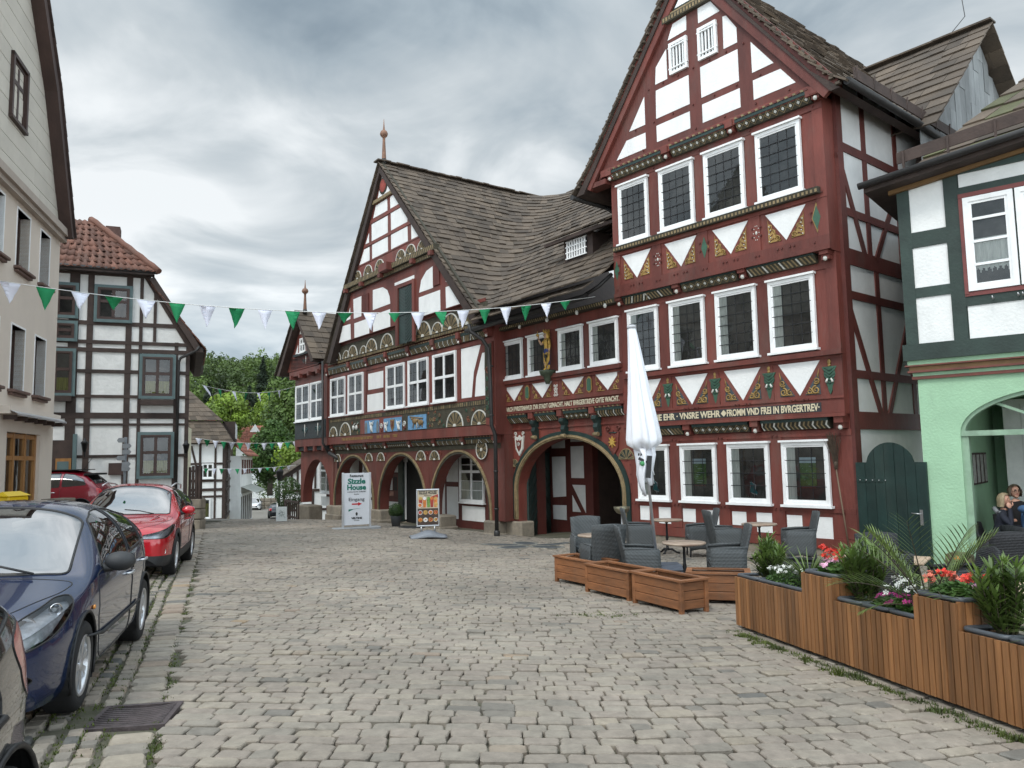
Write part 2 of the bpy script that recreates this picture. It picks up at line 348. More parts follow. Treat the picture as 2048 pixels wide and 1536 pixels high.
# ---------------------------------------------------------------- ground
def nonuni(a,b,fine0,fine1,fs,cs):
    xs=[a];x=a
    while x<b:
        x+= fs if fine0<=x<fine1 else cs*max(1,min(abs(x-fine0),abs(x-fine1))/40); xs.append(x)
    return xs
gx=nonuni(-260,260,-40,20,1.,4.); gy_=nonuni(-14,420,-8,64,1.,4.)
m=MB(); vs=[(x,y,gz(x,y)-.035) for y in gy_ for x in gx]; nx=len(gx)
m.add(vs,[(j*nx+i,j*nx+i+1,(j+1)*nx+i+1,(j+1)*nx+i) for j in range(len(gy_)-1) for i in range(nx-1)],0,True,.5)
GND=mat('joint_earth',(.125,.112,.085),.95,.3,1.3,.6,24,col2=(.070,.072,.040))
struct(m.build('ground',GND))
# the lane beyond the crest
m=MB(); LN=[(34,-9.6,5.5),(42,-13.2,5.),(52,-17.,4.2),(62,-20.3,3.6),(75,-24.6,3.3),(90,-29.8,3.2),(106,-35.3,3.2),(112,-37.5,3.)]
V=[];nn=9
for i in range(len(LN)-1):
    for k in range(8):
        t_=k/8; y=lerp(LN[i][0],LN[i+1][0],t_); x=lerp(LN[i][1],LN[i+1][1],t_); w_=lerp(LN[i][2],LN[i+1][2],t_)
        V+=[(x-w_+2*w_*j/nn,y+.33*(-w_+2*w_*j/nn),gz(x-w_+2*w_*j/nn,y+.33*(-w_+2*w_*j/nn))-.005) for j in range(nn+1)]
q=nn+1; m.add(V,[(r*q+j,r*q+j+1,(r+1)*q+j+1,(r+1)*q+j) for r in range(len(V)//q-1) for j in range(nn)],0,True,.5)
struct(m.build('lane',mat('lane_setts',(.25,.225,.19),.85,.25,6,.6,7,col2=(.15,.14,.12),stain=.2)))
# cobbles as real stones
def inpoly(p,poly):
    x,y=p;c=False;n=len(poly)
    for i in range(n):
        a=poly[i];b=poly[i-1]
        if (a[1]>y)!=(b[1]>y) and x<(b[0]-a[0])*(y-a[1])/(b[1]-a[1])+a[0]: c=not c
    return c
# built-up ground: tall house, town hall, green house, left houses
SOLID=[[(7.0,16.5),(3.2,21.1),(-.6,26.3),(-12.0,41.0),(-2,52),(20,30),(18,18)],[(8.2,14.9),(8.9,14.4),(30,30),(20,30),(9.2,16)],[(-12.2,20),(-6,-1),(-40,-1),(-40,24)],[(-11.6,27),(-13,40),(-30,40),(-30,19)]]
def gut(y): return -2.16-.385*(y-4.69)         # gutter line between parking strip and carriageway
def fore(x,y): # distance in front of the long facades
    d1=(x-7.1)*-.7716+(y-16.51)*-.636; d2=(x+.48)*-.809+(y-25.16)*-.588
    return min(d1,d2) if x<7.3 else 99
def zone(x,y):
    if gut(y)-.34<x<gut(y)+.02: return 'G'
    if x<=gut(y)-.34: return 'P'
    f=fore(x,y)
    if f<2.7+ .12*math.sin(x*1.3): return 'F'
    return 'M'
SV=[];SF=[];SP=[]
def stone(cx,cy,lx,ly,ang,v,h=.0,rnd=.12,dome=(.91,-.007)):
    ca,sa=math.cos(ang),math.sin(ang); o=len(SV); c=rnd*min(lx,ly)
    base=[(-lx/2+c,-ly/2),(lx/2-c,-ly/2),(lx/2,-ly/2+c),(lx/2,ly/2-c),(lx/2-c,ly/2),(-lx/2+c,ly/2),(-lx/2,ly/2-c),(-lx/2,-ly/2+c)]
    base=[(x+R.uniform(-.035,.035)*lx,y+R.uniform(-.05,.05)*ly) for x,y in base]
    z0=gz(cx,cy); tx,ty=R.gauss(0,.022),R.gauss(0,.022)
    for k,(sc_,dz) in enumerate(((1.,-.05),(1.,dome[1]),(dome[0],.002))):
        for x,y in base:
            X=x*sc_;Y=y*sc_; wx=cx+X*ca-Y*sa; wy=cy+X*sa+Y*ca
            SV.append((wx,wy,z0-.034*(wy-cy)-.028*(wx-cx)+dz+h+tx*X+ty*Y))
    for k in (0,8):
        for i in range(8): SF.append((o+k+i,o+k+(i+1)%8,o+k+8+(i+1)%8,o+k+8+i)); SP.append(v)
    SF.append(tuple(o+16+i for i in range(8))); SP.append(v)
def lay(Z,az,u0,u1,v0,v1,rowd,rl,curve=0,jr=.12,tone=(.5,.22),wav=.02,gap=(.006,.018),dome=(.91,-.007)):
    a=rad(az); U=Vector((math.sin(a),math.cos(a))); V=Vector((-U.y,U.x)); v=v0
    while v<v1:
        d=rowd*R.uniform(1-jr,1+jr); u=u0+R.random()*.3; ph=R.random()*6; rowt=R.gauss(0,.05)
        while u<u1:
            l=R.uniform(*rl); uc=u+l/2
            cv=v+d/2+curve(uc) if curve else v+d/2
            cv+=wav*math.sin(uc*1.7+ph)+wav*.6*math.sin(uc*.5+v)
            p=U*uc+V*cv; x,y=p.x,p.y; u+=l
            if not(2.2<y<39) or abs(x)>y*.78+1.5: continue
            if zone(x,y)!=Z or (abs((x+2.82)*.985+(y-5.64)*.17)<.36 and abs((y-5.64)*.985-(x+2.82)*.17)<.33) or any(inpoly((x,y),q) for q in SOLID): continue
            sl=0
            if curve: sl=(curve(uc+.1)-curve(uc-.1))/.2
            ang=math.pi/2-a+math.atan(sl)+R.gauss(0,.02)
            g=R.uniform(*gap); stone(x,y,l-g,d-g,ang,min(1,max(0,R.gauss(tone[0]+rowt,tone[1]))),R.gauss(0,.004),.14,dome)
    # next course
        v+=d
lay('M',90,-14,10,2,39.,.148,(.135,.275),lambda u:.055*max(0,u-.3)**2+ .012*min(0,u+1)**2,.10,(.50,.13),.020,(.006,.017),(.93,-.006))
lay('P',159,-40,0,-10,8,.135,(.13,.21),0,.1,(.45,.25),.015,(.020,.036),(.82,-.022))
lay('F',140.5,-45,0,-14,32,.125,(.10,.17),0,.12,(.42,.14),.01)
y=2.4
while y<36:
    l=R.uniform(.16,.27); stone(gut(y)-.16,y,l-.03,.27,rad(111),min(1,R.gauss(.66,.2)),R.gauss(0,.004),.16,(.86,-.018)) if abs(y-5.64)>.36 else None; y+=l*.955
me=bpy.data.meshes.new('cobbled_street'); me.from_pydata(SV,[],SF); a=me.attributes.new('v','FLOAT','FACE'); a.data.foreach_set('value',SP)
Nn=NT('cobble'); out=Nn.n('ShaderNodeOutputMaterial'); p=Nn.n('ShaderNodeBsdfPrincipled'); Nn.l(p,0,out,0)
at=Nn.n('ShaderNodeAttribute',attribute_name='v'); rp=Nn.n('ShaderNodeValToRGB'); Nn.l(at,'Fac',rp,0); el=rp.color_ramp.elements
el[0].position=0; el[0].color=(.13,.128,.118,1); el[1].position=1; el[1].color=(.34,.25,.16,1)
for ps,c in ((.2,(.215,.192,.160)),(.38,(.305,.266,.216)),(.52,(.298,.250,.205)),(.66,(.345,.298,.238)),(.82,(.325,.275,.212)),(.93,(.30,.225,.17))): q=el.new(ps); q.color=c4(c)
tc=Nn.n('ShaderNodeTexCoord'); n1=Nn.n('ShaderNodeTexNoise'); n1.inputs['Scale'].default_value=9; n1.inputs['Detail'].default_value=8; n1.inputs['Roughness'].default_value=.7; Nn.l(tc,'Object',n1,0)
n0=Nn.n('ShaderNodeTexNoise'); n0.inputs['Scale'].default_value=.45; n0.inputs['Detail'].default_value=5; Nn.l(tc,'Object',n0,0)
mr=Nn.n('ShaderNodeMapRange'); mr.inputs[1].default_value=.25; mr.inputs[2].default_value=.75; mr.inputs[3].default_value=.62; mr.inputs[4].default_value=1.10; Nn.l(n1,0,mr,0)
m0=Nn.n('ShaderNodeMapRange'); m0.inputs[1].default_value=.3; m0.inputs[2].default_value=.7; m0.inputs[3].default_value=.76; m0.inputs[4].default_value=1.16; Nn.l(n0,0,m0,0)
mm=Nn.n('ShaderNodeMath',operation='MULTIPLY'); Nn.l(mr,0,mm,0); Nn.l(m0,0,mm,1)
hs=Nn.n('ShaderNodeHueSaturation'); Nn.l(rp,0,hs,'Color'); Nn.l(mm,0,hs,'Value'); Nn.l(hs,0,p,'Base Color'); p.inputs['Roughness'].default_value=.72
n2=Nn.n('ShaderNodeTexNoise'); n2.inputs['Scale'].default_value=38; n2.inputs['Detail'].default_value=6; Nn.l(tc,'Object',n2,0); bp=Nn.n('ShaderNodeBump'); bp.inputs['Strength'].default_value=.55; bp.inputs['Distance'].default_value=.012; Nn.l(n2,0,bp,'Height'); Nn.l(bp,0,p,'Normal')
me.materials.append(Nn.m); o=bpy.data.objects.new('cobbled_street',me); COL.objects.link(o); struct(o)
print('cobbles',len(SF)//17)
# moss and grass tufts in the joints (nobody could count them)
MOSS=leaf_mat('moss',(.075,.105,.022),.4,.4,3)
m=MB()
def tuft(x,y,h,n,sp_):
    z=gz(x,y)-.01
    for k in range(n):
        a=R.random()*6.28; r=R.random()*sp_; bx,by=x+r*math.cos(a),y+r*math.sin(a); hh=h*R.uniform(.4,1.1); b=R.random()*6.28; w_=R.uniform(.004,.009); dx,dy=math.cos(b),math.sin(b); ln=hh*R.uniform(.2,.8)
        m.add([(bx-dy*w_,by+dx*w_,z),(bx+dy*w_,by-dx*w_,z),(bx+dx*ln,by+dy*ln,z+hh)],[(0,1,2)],0)
for k in range(1500):
    y=3+R.random()**1.6*14; x=gut(y)-R.choice((.0,.34,.47,.6,.74,.87,1.0,1.15,1.3))+R.gauss(0,.015)
    if abs(x)<y*.72: tuft(x,y,.022,9,.045)
for k in range(420): # along the slatted planter
    t_=R.random(); x=lerp(2.55,3.42,t_)-.03-abs(R.gauss(0,.07)); y=lerp(9.1,5.2,t_); tuft(x,y,R.choice((.03,.035,.05)),10,.04)
tuft(2.86,7.05,.1,60,.09); tuft(2.93,6.9,.08,40,.1)
for k in range(60): tuft(1.15+R.gauss(0,.25),10.1+R.gauss(0,.12),.03,9,.06)
struct(m.build('joint_grass',MOSS),'stuff')
# ================================================================ half-timbered kit
def window(root,s0,s1,z0,z1,y,kind='lead',cols=4,rows=5,ledge=True,curtain='l',fm=WPAINT,name='window',fw=.072,sill=True,room=ROOM,bar=None,trans=.36,curm=None):
    m=MB(); d=.075
    m.box(s0,s0+fw,y,y+d,z0,z1); m.box(s1-fw,s1,y,y+d,z0,z1); m.box(s0+fw,s1-fw,y,y+d-.003,z0,z0+fw); m.box(s0+fw,s1-fw,y,y+d-.003,z1-fw,z1)
    g=fw*.55; a0,a1,b0,b1=s0+fw,s1-fw,z0+fw,z1-fw
    m.box(a0,a0+g,y,y+d-.022,b0,b1); m.box(a1-g,a1,y,y+d-.022,b0,b1); m.box(a0+g,a1-g,y,y+d-.024,b0,b0+g); m.box(a0+g,a1-g,y,y+d-.024,b1-g,b1)
    if ledge: m.box(s0-.04,s1+.04,y,y+d+.05,z1+.003,z1+.05); 
    if sill: m.prism([(s0-.05,z0-.055),(s1+.05,z0-.055),(s1+.05,z0-.003),(s0-.05,z0-.003)],y,y+d+.06)
    f=m.build(name,fm,root); a0+=g;a1-=g;b0+=g;b1-=g
    r=MB(); r.box(a0,a1,y+.001,y+.006,b0,b1); r.build('interior_shade',room,f)  # flat dark panel; shade of the unlit room is put into its colour
    if curtain:
        c=MB(); W=a1-a0
        def cur(x0,x1):
            n=max(4,int((x1-x0)/.04)); pts=[(lerp(x0,x1,i/n),y+.014+.006*math.sin(i*2.1)) for i in range(n+1)]
            for i in range(n): c.quad((pts[i][0],pts[i][1],b0),(pts[i+1][0],pts[i+1][1],b0),(pts[i+1][0],pts[i+1][1],b1),(pts[i][0],pts[i][1],b1),0,.5)
        if 'l' in curtain: cur(a1-W*.22,a1)
        if 'r' in curtain: cur(a0,a0+W*.2)
        if 'b' in curtain:
            n=int(W/.035)
            for i in range(n):
                x0=lerp(a0,a1,i/n);x1=lerp(a0,a1,(i+1)/n); yy=(y+.012+.008*(i%2),y+.012+.008*((i+1)%2)); c.quad((x0,yy[0],b0),(x1,yy[1],b0),(x1,yy[1],b0+(b1-b0)*.42),(x0,yy[0],b0+(b1-b0)*.42),0,.5)
        c.build('curtain',curm or CURT,f)
    t1,t2=R.uniform(-.006,.006),R.uniform(-.003,.013); p=MB(); p.quad((a0,y+.036,b0),(a0,y+.036-t2,b1),(a1,y+.036-t2+t1,b1),(a1,y+.036+t1,b0)); p.build('pane',GLASS,f)
    q=MB()
    if kind=='lead':
        for i in range(1,cols): x=lerp(a0,a1,i/cols); q.box(x-.006,x+.006,y+.037,y+.044,b0,b1)
        for i in range(1,rows): z=lerp(b0,b1,i/rows); q.box(a0-.05,a1+.05,y+.041,y+.055,z-.007,z+.007)
        q.build('glazing_bars',LEAD,f)
    elif kind!='none':
        mw=.05
        q.box((a0+a1)/2-mw,(a0+a1)/2+mw,y+.036,y+d-.01,b0,b1)
        zt=lerp(b1,b0,trans); q.box(a0,a1,y+.036,y+d-.006,zt-mw,zt+mw)
        if kind=='cross6':
            for hz in (lerp(b0,zt,.33),lerp(b0,zt,.66)): q.box(a0,a1,y+.036,y+.055,hz-.013,hz+.013)
            q.box(a0,a1,y+.036,y+.055,(zt+b1)/2-.013,(zt+b1)/2+.013)
        q.build('glazing_bars',fm,f)
        if kind=='crosslead':
            q=MB()
            for xa,xb in ((a0,(a0+a1)/2-mw),((a0+a1)/2+mw,a1)):
                x=(xa+xb)/2; q.box(x-.005,x+.005,y+.037,y+.042,b0,b1)
                for hz in (lerp(b0,zt,.33),lerp(b0,zt,.66),(zt+b1)/2): q.box(xa,xb,y+.037,y+.043,hz-.005,hz+.005)
            q.build('lead_bars',LEAD,f)
    return f
def fan(m,s,z,r,y,n=9,mats=(0,1,2),full=False,rim=True):
    """carved half rosette: rays in turn, pale rim and hub; mats = dark, tan, pale"""
    A=2*math.pi if full else math.pi; N_=n*2 if full else n
    for i in range(N_):
        a0=A*i/N_;a1=A*(i+1)/N_; am=(a0+a1)/2; rr=r*.88
        P=lambda a,q:(s-q*math.cos(a),z+q*math.sin(a))
        h=.012 if i%2 else .022
        m.prism([P(a0,.18*r),P(a0,rr),P(am,rr*1.04),P(a1,rr),P(a1,.18*r)],y,y+h,mats[0] if i%2 else mats[1])
        if i%2==0: m.prism([P(am-.03,.25*r),P(am-.035,rr*.95),P(am+.035,rr*.95),P(am+.03,.25*r)],y+.0221,y+.026,mats[0])
    if rim:
        k=22
        for i in range(k):
            a0=A*i/k;a1=A*(i+1)/k; m.prism([P(a0,r*.92),P(a0,r),P(a1,r),P(a1,r*.92)],y,y+.03,mats[2])
    m.prism([(s-.17*r*math.cos(A*i/10),z+.17*r*math.sin(A*i/10)) for i in range(11 if not full else 10)],y,y+.04,mats[2] if rim else mats[1])
def spiral(m,s,z,r,y,turns=1.4,d=1,a0=0,w=.02,mi=0):
    n=int(14*turns); m.tube([(s+d*r*(1-.8*i/n)*math.cos(a0+2*math.pi*turns*i/n),y,z+r*(1-.8*i/n)*math.sin(a0+2*math.pi*turns*i/n)) for i in range(n+1)],[w*(1-.4*i/n) for i in range(n+1)],5,mi)
def strip(root,s0,s1,z0,z1,y,kind,yo=.2,name='carved_strip'):
    """painted filler board under a jetty: rope moulding, green bar, sloping patterned face"""
    m=MB(); h=z1-z0; zr=z1-.045; zg=z1-h*.42
    n=int((s1-s0)/.09)
    for i in range(n):
        x=lerp(s0,s1,(i+.1)/n); x1=lerp(s0,s1,(i+.8)/n); m.prism([(x,zr),(x1,zr),(x1+.02,z1),(x+.02,z1)],y,y+yo+.02,1 if i%2 else 3)
    m.box(s0,s1,y,y+yo,zg,zr-.002,0)
    Y=lambda z:y+yo*.50+(yo*.42)*(z-z0)/(zg-z0)
    m.add([(s0,Y(z0),z0),(s1,Y(z0),z0),(s1,Y(zg),zg-.002),(s0,Y(zg),zg-.002),(s0,y,z0),(s1,y,z0),(s1,y,zg-.002),(s0,y,zg-.002)],[(0,1,2,3),(0,4,5,1),(0,3,7,4),(1,5,6,2)],2)
    def para(pts,mi,e=.007): m.add([(x,Y(z)+e,z) for x,z in pts],[tuple(range(len(pts)))],mi)
    H=zg-z0
    if kind in('diag','chev','zig'):
        st=.105; k=int((s1-s0)/st); mid=(s0+s1)/2
        for i in range(k+1):
            x=s0+i*st; sg=1 if kind=='diag' or x<mid else -1
            if kind=='zig':
                zm=(z0+zg)/2
                for a,b,q in ((z0,zm,1),(zm,zg,-1)):
                    p=[(x,a),(x+.04,a),(x+.04+.05*q,b),(x+.05*q,b)]
                    if q<0: p=[(x+.05,a),(x+.09,a),(x+.04,b),(x,b)]
                    para([(min(s1,max(s0,u)),v) for u,v in p],1 if i%3 else 4)
            else: para([(min(s1,max(s0,u)),v) for u,v in ((x,z0+.01),(x+.045,z0+.01),(x+.045+.09*sg,zg-.01),(x+.09*sg,zg-.01))],1 if (i+int(sg))%4 else 4)
    else:
        st=H*1.15; k=max(2,int(round((s1-s0)/st))); st=(s1-s0)/k
        for i in range(k):
            c=s0+(i+.5)*st; zc=(z0+zg)/2
            for r0,r1,mi in ((.5,.40,1),(.22,.0,4)):
                P=lambda q:[(c-q*st,zc),(c,zc+q*H),(c+q*st,zc),(c,zc-q*H)]
                if r1:
                    A=P(r0);B=P(r1)
                    for j in range(4): para([A[j],A[(j+1)%4],B[(j+1)%4],B[j]],mi)
                else: para(P(r0),mi,.012)
    return m.build(name,[GREEN,TAN,CARVE,REDD,WCARVE],root)
def bracket(m,s,z0,z1,y,w=.17,d=.26,mi=0,ti=1):
    m.box(s-w/2,s+w/2,y,y+d,lerp(z0,z1,.42),z1,mi); m.box(s-w/2+.01,s+w/2-.01,y,y+d*.75,z0+.02,lerp(z0,z1,.42)-.002,mi)
    m.ball((s,y+d*.72,z0+.04),(w*.27,.045,.055),8,ti)
def pegs(m,pts,y,mi=0):
    for s,z in pts: m.box(s-.018,s+.018,y,y+.035,z-.018,z+.018,mi,R.uniform(0,.4))
# ================================================================ tall gabled house
TP=(7.105,16.512); loc,rz=frame(TP,-39.5)
H=thing('tall_house','tall red timber-framed house with a steep gable and white triangular panels','house',loc,rz)
m=MB(); m.box(-.12,6.1,-7.8,0,-.45,2.445); m.box(-.14,6.08,-7.8,.22,2.45,5.96); m.box(-.15,6.05,-7.8,.44,5.965,9.4)
m.prism([(-.16,9.405),(6.45,9.405),(3.12,13.95)],-.2,.6)
m.build('timber_wall',RED,H)
m=MB(); m.box(-.14,6.1,-7.8,-.003,-1.6,-.455); m.build('stone_plinth',STONE,H)
# timber relief: sill rails, posts between the windows, jetty beams
m=MB()
for y,zs in ((0,((2.0,2.13),(.34,.44),(-.44,-.22))),(.22,((5.62,5.95),(3.66,3.86),(2.48,2.74),(2.79,2.84))),(.44,((9.12,9.39),(7.13,7.35),(6.08,6.3)))):
    for a,b in zs: m.box(-.155,6.07,y,y+.03+R.uniform(0,.008),a,b)
    for s in (-.15,1.5,2.96,4.42,5.85):
        zz=(-.2,2.0) if y==0 else (2.84,5.62) if y==.22 else (6.3,9.12)
        for a,b in ((zz[0],zs[1][0]),(zs[1][1],zz[1])): m.box(s,s+ (.3 if s>-.1 and s<5.8 else .24),y,y+.02+R.uniform(0,.006),a,b)
m.box(-.17,6.08,.22,.30,2.40,2.475); m.box(-.18,6.05,.44,.53,5.97,6.07); m.box(-.2,6.3,.6,.66,9.41,9.6)
m.prism([(-.2,3.72),(6.0,3.72),(6.0,3.83),(-.2,3.83)],.25,.36)
m.build('timber_rails',RED,H)
m=MB(); m.prism([(-.02,7.22),(5.98,7.22),(5.98,7.36),(-.02,7.36)],.46,.60); 
for i in range(60): m.box(.0+i*.1,.05+i*.1,.6,.615,7.24,7.31,1)
m.build('window_sill_moulding',[CARVE,TAN],H)
PW=mat('infill_plaster',(.80,.80,.785),.9,.06,1.5,.45,18,stain=.13)
m=MB()
for p in ([(2.85,12.77),(2.47,12.78),(2.21,12.4),(2.85,12.38)],[(3.64,12.73),(3.21,12.76),(3.22,12.38),(3.82,12.36)],[(2.14,12.22),(2.04,12.2),(1.77,11.77),(1.77,11.4),(2.15,11.4)],[(3.88,12.16),(4.24,11.81),(4.28,11.35),(3.88,11.35)],[(1.41,11.25),(.85,10.5),(1.41,10.49)],[(4.27,11.18),(3.21,11.18),(3.21,10.42),(4.29,10.42)],[(2.85,11.23),(1.77,11.23),(1.77,10.44),(2.85,10.44)],[(1.4,10.3),(.69,10.29),(.34,9.83),(1.4,9.83)],[(4.67,11.17),(5.23,10.4),(4.67,10.4)],[(4.29,10.23),(3.22,10.23),(3.22,9.79),(4.29,9.79)],[(2.84,10.26),(1.76,10.26),(1.76,9.79),(2.84,9.79)],[(4.67,10.18),(5.34,10.18),(5.72,9.74),(4.67,9.75)]): q=MB(); q.prism(p,.55,.609); q.build('plaster_panel',PW,H)
for c in (5.27,3.8,2.32,.86):
    for tri,y0,y1 in (([(c+.5,7.09),(c-.5,7.09),(c,6.4)],.4,.449),([(c+.5,3.64),(c-.5,3.64),(c,2.9)],.2,.229)): q=MB(); q.prism(tri,y0,y1); q.build('triangular_panel',PW,H)
for a,b,z0,z1 in ((5.82,5.5,-.07,.3),(5.18,4.79,-.13,.29),(4.39,4.0,-.05,.28),(3.66,3.3,-.1,.27),(2.92,2.53,-.05,.27),(2.25,1.85,-.18,.27),(1.47,1.1,-.15,.25),(.79,.39,-.22,.24)): q=MB(); q.prism([(a,z0),(b,z0),(b,z1),(a,z1)],-.05,.009); q.build('plaster_panel',PW,H)
for k,z in enumerate((.49,3.92,7.41)):
    y=(0,.22,.44)[k]; z1=(1.88,5.55,9.02)[k]
    for i,(a,b) in enumerate(((.36,1.48),(1.82,2.94),(3.28,4.36),(4.76,5.8))):
        f=window(H,a,b,z,z1,y+.022,'lead',4 if k else 3,(4,6,6)[k],curtain='l' if k<2 else None)
        if k==0 and i in (0,2):
            q=MB(); q.box(a+.32,a+.72,.04,.045,z+.42,z+.92,1); q.box(a+.32,a+.72,.04,.045,z+.925,z+1.05,0); q.box(a+.35,a+.69,.04,.045,z+.37,z+.415,2)
            for j in range(9): q.box(a+.34+R.random()*.3,a+.42+R.random()*.28,.0455,.0465,z+.45+j*.05,z+.458+j*.05,0)
            q.build('green_poster',[mat('poster_blue',(.55,.65,.7),.6,.1,8,0),mat('poster_green',(.13,.23,.08),.6,.5,7,0),mat('poster_dark',(.25,.1,.08),.6,.2,8,0)],f)
        if k==0 and i in (1,3):
            q=MB()
            for x,ti in ((a+.42,.12),(a+.6,-.1)):
                q.tube([(x,.05,z+.13),(x+ti,.05,z+.52)],.006,5,0); 
                for j,(u,v) in enumerate(((0,.5),(.5,1))): q.prism([(x+ti*.98-.0,z+.5-.0),(x+ti*.6,z+.25)][::1]+[(x+ti*.6-.13-.03*j,z+.18+.03*j),(x+ti-.12+.04*j,z+.42)],.05+.004*j,.052+.004*j,1+j)
            q.build('table_flag',[STEEL,mat('flag_white',(.7,.7,.7),.8,.05,5,0),mat('flag_teal',(.04,.28,.30),.8,.1,5,0)],f)
# vents in the gable
for a,b in ((3.2,3.76),(2.31,2.86)):
    m=MB(); z0,z1=11.38,12.22
    for u,v in ((a,a+.07),(b-.07,b)): m.box(u,v,.6,.67,z0,z1)
    m.box(a+.07,b-.07,.6,.667,z0,z0+.07); m.box(a+.07,b-.07,.6,.667,z1-.07,z1)
    for i in range(4): x=lerp(a+.08,b-.08,(i+.5)/4); m.box(x-.02,x+.02,.6,.645,z0+.07,z1-.07)
    for hz in (.14,.70): m.box(a-.02,b+.02,.62,.675,z0+hz,z0+hz+.03)
    f=m.build('louvred_vent',WPAINT,H); q=MB(); q.box(a+.07,b-.07,.601,.606,z0+.07,z1-.07); q.build('interior_shade',BLACK,f)  # black panel stands in for the shade behind the louvres
for k in range(4):
    pass
for (a,b,kd) in ((.02,1.9,'diam'),(2.2,3.85,'diam'),(4.14,5.99,'diam')): strip(H,a,b,9.26,9.55,.44,kd,.24)
for (a,b,kd) in ((.24,1.92,'diag'),(2.22,3.85,'diam'),(4.18,5.84,'chev')): strip(H,a,b,5.76,6.06,.22,kd,.24)
for (a,b,kd) in ((.25,1.89,'zig'),(2.24,3.84,'diam'),(4.18,5.84,'chev')): strip(H,a,b,2.16,2.45,.0,kd,.24)
for y,z0,z1 in ((.44,9.26,9.55),(.22,5.76,6.06),(0,2.13,2.45)):
    for s in (.0 if y<.4 else -.1,2.06,4.01,5.98): m=MB(); bracket(m,s,z0,z1,y,.2,.26); m.build('beam_end',[RED,WCARVE],H)
m=MB(); pts=[]
for s in (.05,1.62,3.08,4.55,5.9):
    for z in (5.75,3.76,5.9): pts.append((s,z))
    pegs(m,[(s,9.2),(s-.1,7.24)],.475); 
for c in (5.27,3.8,2.32,.86):
    for d_ in (-.2,-.1,.1,.2): pegs(m,[(c+d_,6.22)],.47); pegs(m,[(c+d_,2.8)],.26)
    for d_ in (-.62,.62): pegs(m,[(c+d_,6.65),(c+d_,6.85),(c+d_*1.1,6.18)],.46)
for a,b,z in ((.5,5.6,9.72),(1.2,5.0,10.36),(1.6,4.5,11.3)):
    for i in range(7): pegs(m,[(lerp(a,b,i/6),z)],.6)
pegs(m,[(s,z) for s in (.1,1.6,1.72,3.1,3.2,4.5,4.62,5.95) for z in (.38,2.03)],.035)
for i in range(8): pegs(m,[(lerp(-.1,2.8,i/7),lerp(9.75,13.4,i/7)),(lerp(6.35,3.5,i/7),lerp(9.75,13.4,i/7))],.6)
m.build('wooden_pegs',REDD,H)
# painted ornaments
ORN=[GOLD,WCARVE,REDD,mat('slate_blue_paint',(.05,.065,.075),.6,.2,5,0),GREENL,GREEN]
for c in (5.27,3.8,2.32,.86):
    for sg in (-1,1): # acanthus, upper storey
        m=MB(); x0=c+sg*.50; pts=[(x0-sg*.06,6.42),(c+sg*.12,6.42)]; n=7
        for i in range(n+1):
            t_=i/n; px_=lerp(c+sg*.14,x0-sg*.06,t_); pz=lerp(6.44,6.95,t_**.8); pts.append((px_+sg*(.0 if i%2 else .035),pz-(.0 if i%2 else .03)))
        m.prism(pts,.44,.458,0)
        for i in range(4): m.tube([(x0-sg*.09,.46,6.45+i*.09),(x0-sg*(.2-.02*i),.47,6.5+i*.1)],.010,4,2)
        spiral(m,c+sg*.2,6.48,.07,.462,1.3,sg,0,.014,0)
        for i in range(5): m.ball((x0-sg*(.09+.03*(i%2)),.465,6.45+i*.085),.016,6,1)
        m.build('acanthus_panel',ORN,H); m=MB()
        # scrolls, first storey
        b0=c+sg*.36
        m.prism([(c+sg*.49,2.9),(c+sg*.12,2.9),(c+sg*.46,3.4)],.22,.228,3)
        spiral(m,b0+sg*.03,3.0,.095,.24,1.5,sg,1.5,.022,0); spiral(m,b0-sg*.12,2.98,.07,.24,1.3,-sg,1.5,.018,0); spiral(m,b0+sg*.05,3.2,.075,.24,1.5,sg,3.8,.02,0); m.tube([(b0+sg*.08,.24,3.28),(b0+sg*.12,.24,3.46)],[.02,.003],5,0); m.tube([(b0-sg*.2,.24,2.93),(b0+sg*.1,.24,2.93)],.012,5,0); m.build('gold_scroll',ORN,H)
for s in (5.97,3.06,.11):
    m=MB()
    for r_,mi,h in ((1.,0,.012),(.8,4,.018)): m.prism([(s+.115*r_,6.72),(s,6.72+.34*r_),(s-.115*r_,6.72),(s,6.72-.34*r_)],.44,.45+h,mi)
    m.build('green_diamond',ORN,H)
for s in (4.53,1.6):
    m=MB()
    m.prism([(s+.1,6.73),(s+.03,6.85),(s,7.03),(s-.03,6.85),(s-.1,6.73),(s-.03,6.6),(s,6.43),(s+.03,6.6)],.44,.462,4); m.ball((s,.465,6.73),(.03,.02,.045),8,1)
    for i in range(10): m.ball((s+.075*math.cos(i*.63),.463,6.73+.17*math.sin(i*.63)),.014,6,1)
    m.build('studded_diamond',ORN,H)
for s in (.14,1.6,3.08,4.54):
    m=MB(); pts=[]; n=7
    for sg in (1,-1):
        for i in range(n+1):
            t_=i/n if sg>0 else 1-i/n; wv=(.165*(1-t_)**.75+.004); pts.append((s+sg*(wv if i%2==(0 if sg>0 else 1) else wv*.78),3.48-.6*t_))
    m.prism(pts,.22,.25,4)
    for i in range(5):
        for sg in (1,-1): m.tube([(s,.255,3.1+i*.07),(s+sg*.12*(1-.0*i),.252,3.2+i*.065)],.008,4,5)
    for sg in (1,-1): m.tube([(s+sg*.04,.27,3.22),(s+sg*.075,.27,3.14)],[.016,.028],6,1)
    m.ball((s,.24,3.58),(.045,.02,.06),7,0); m.ball((s,.24,3.51),(.04,.02,.035),7,0); m.build('acanthus_leaf',ORN,H)
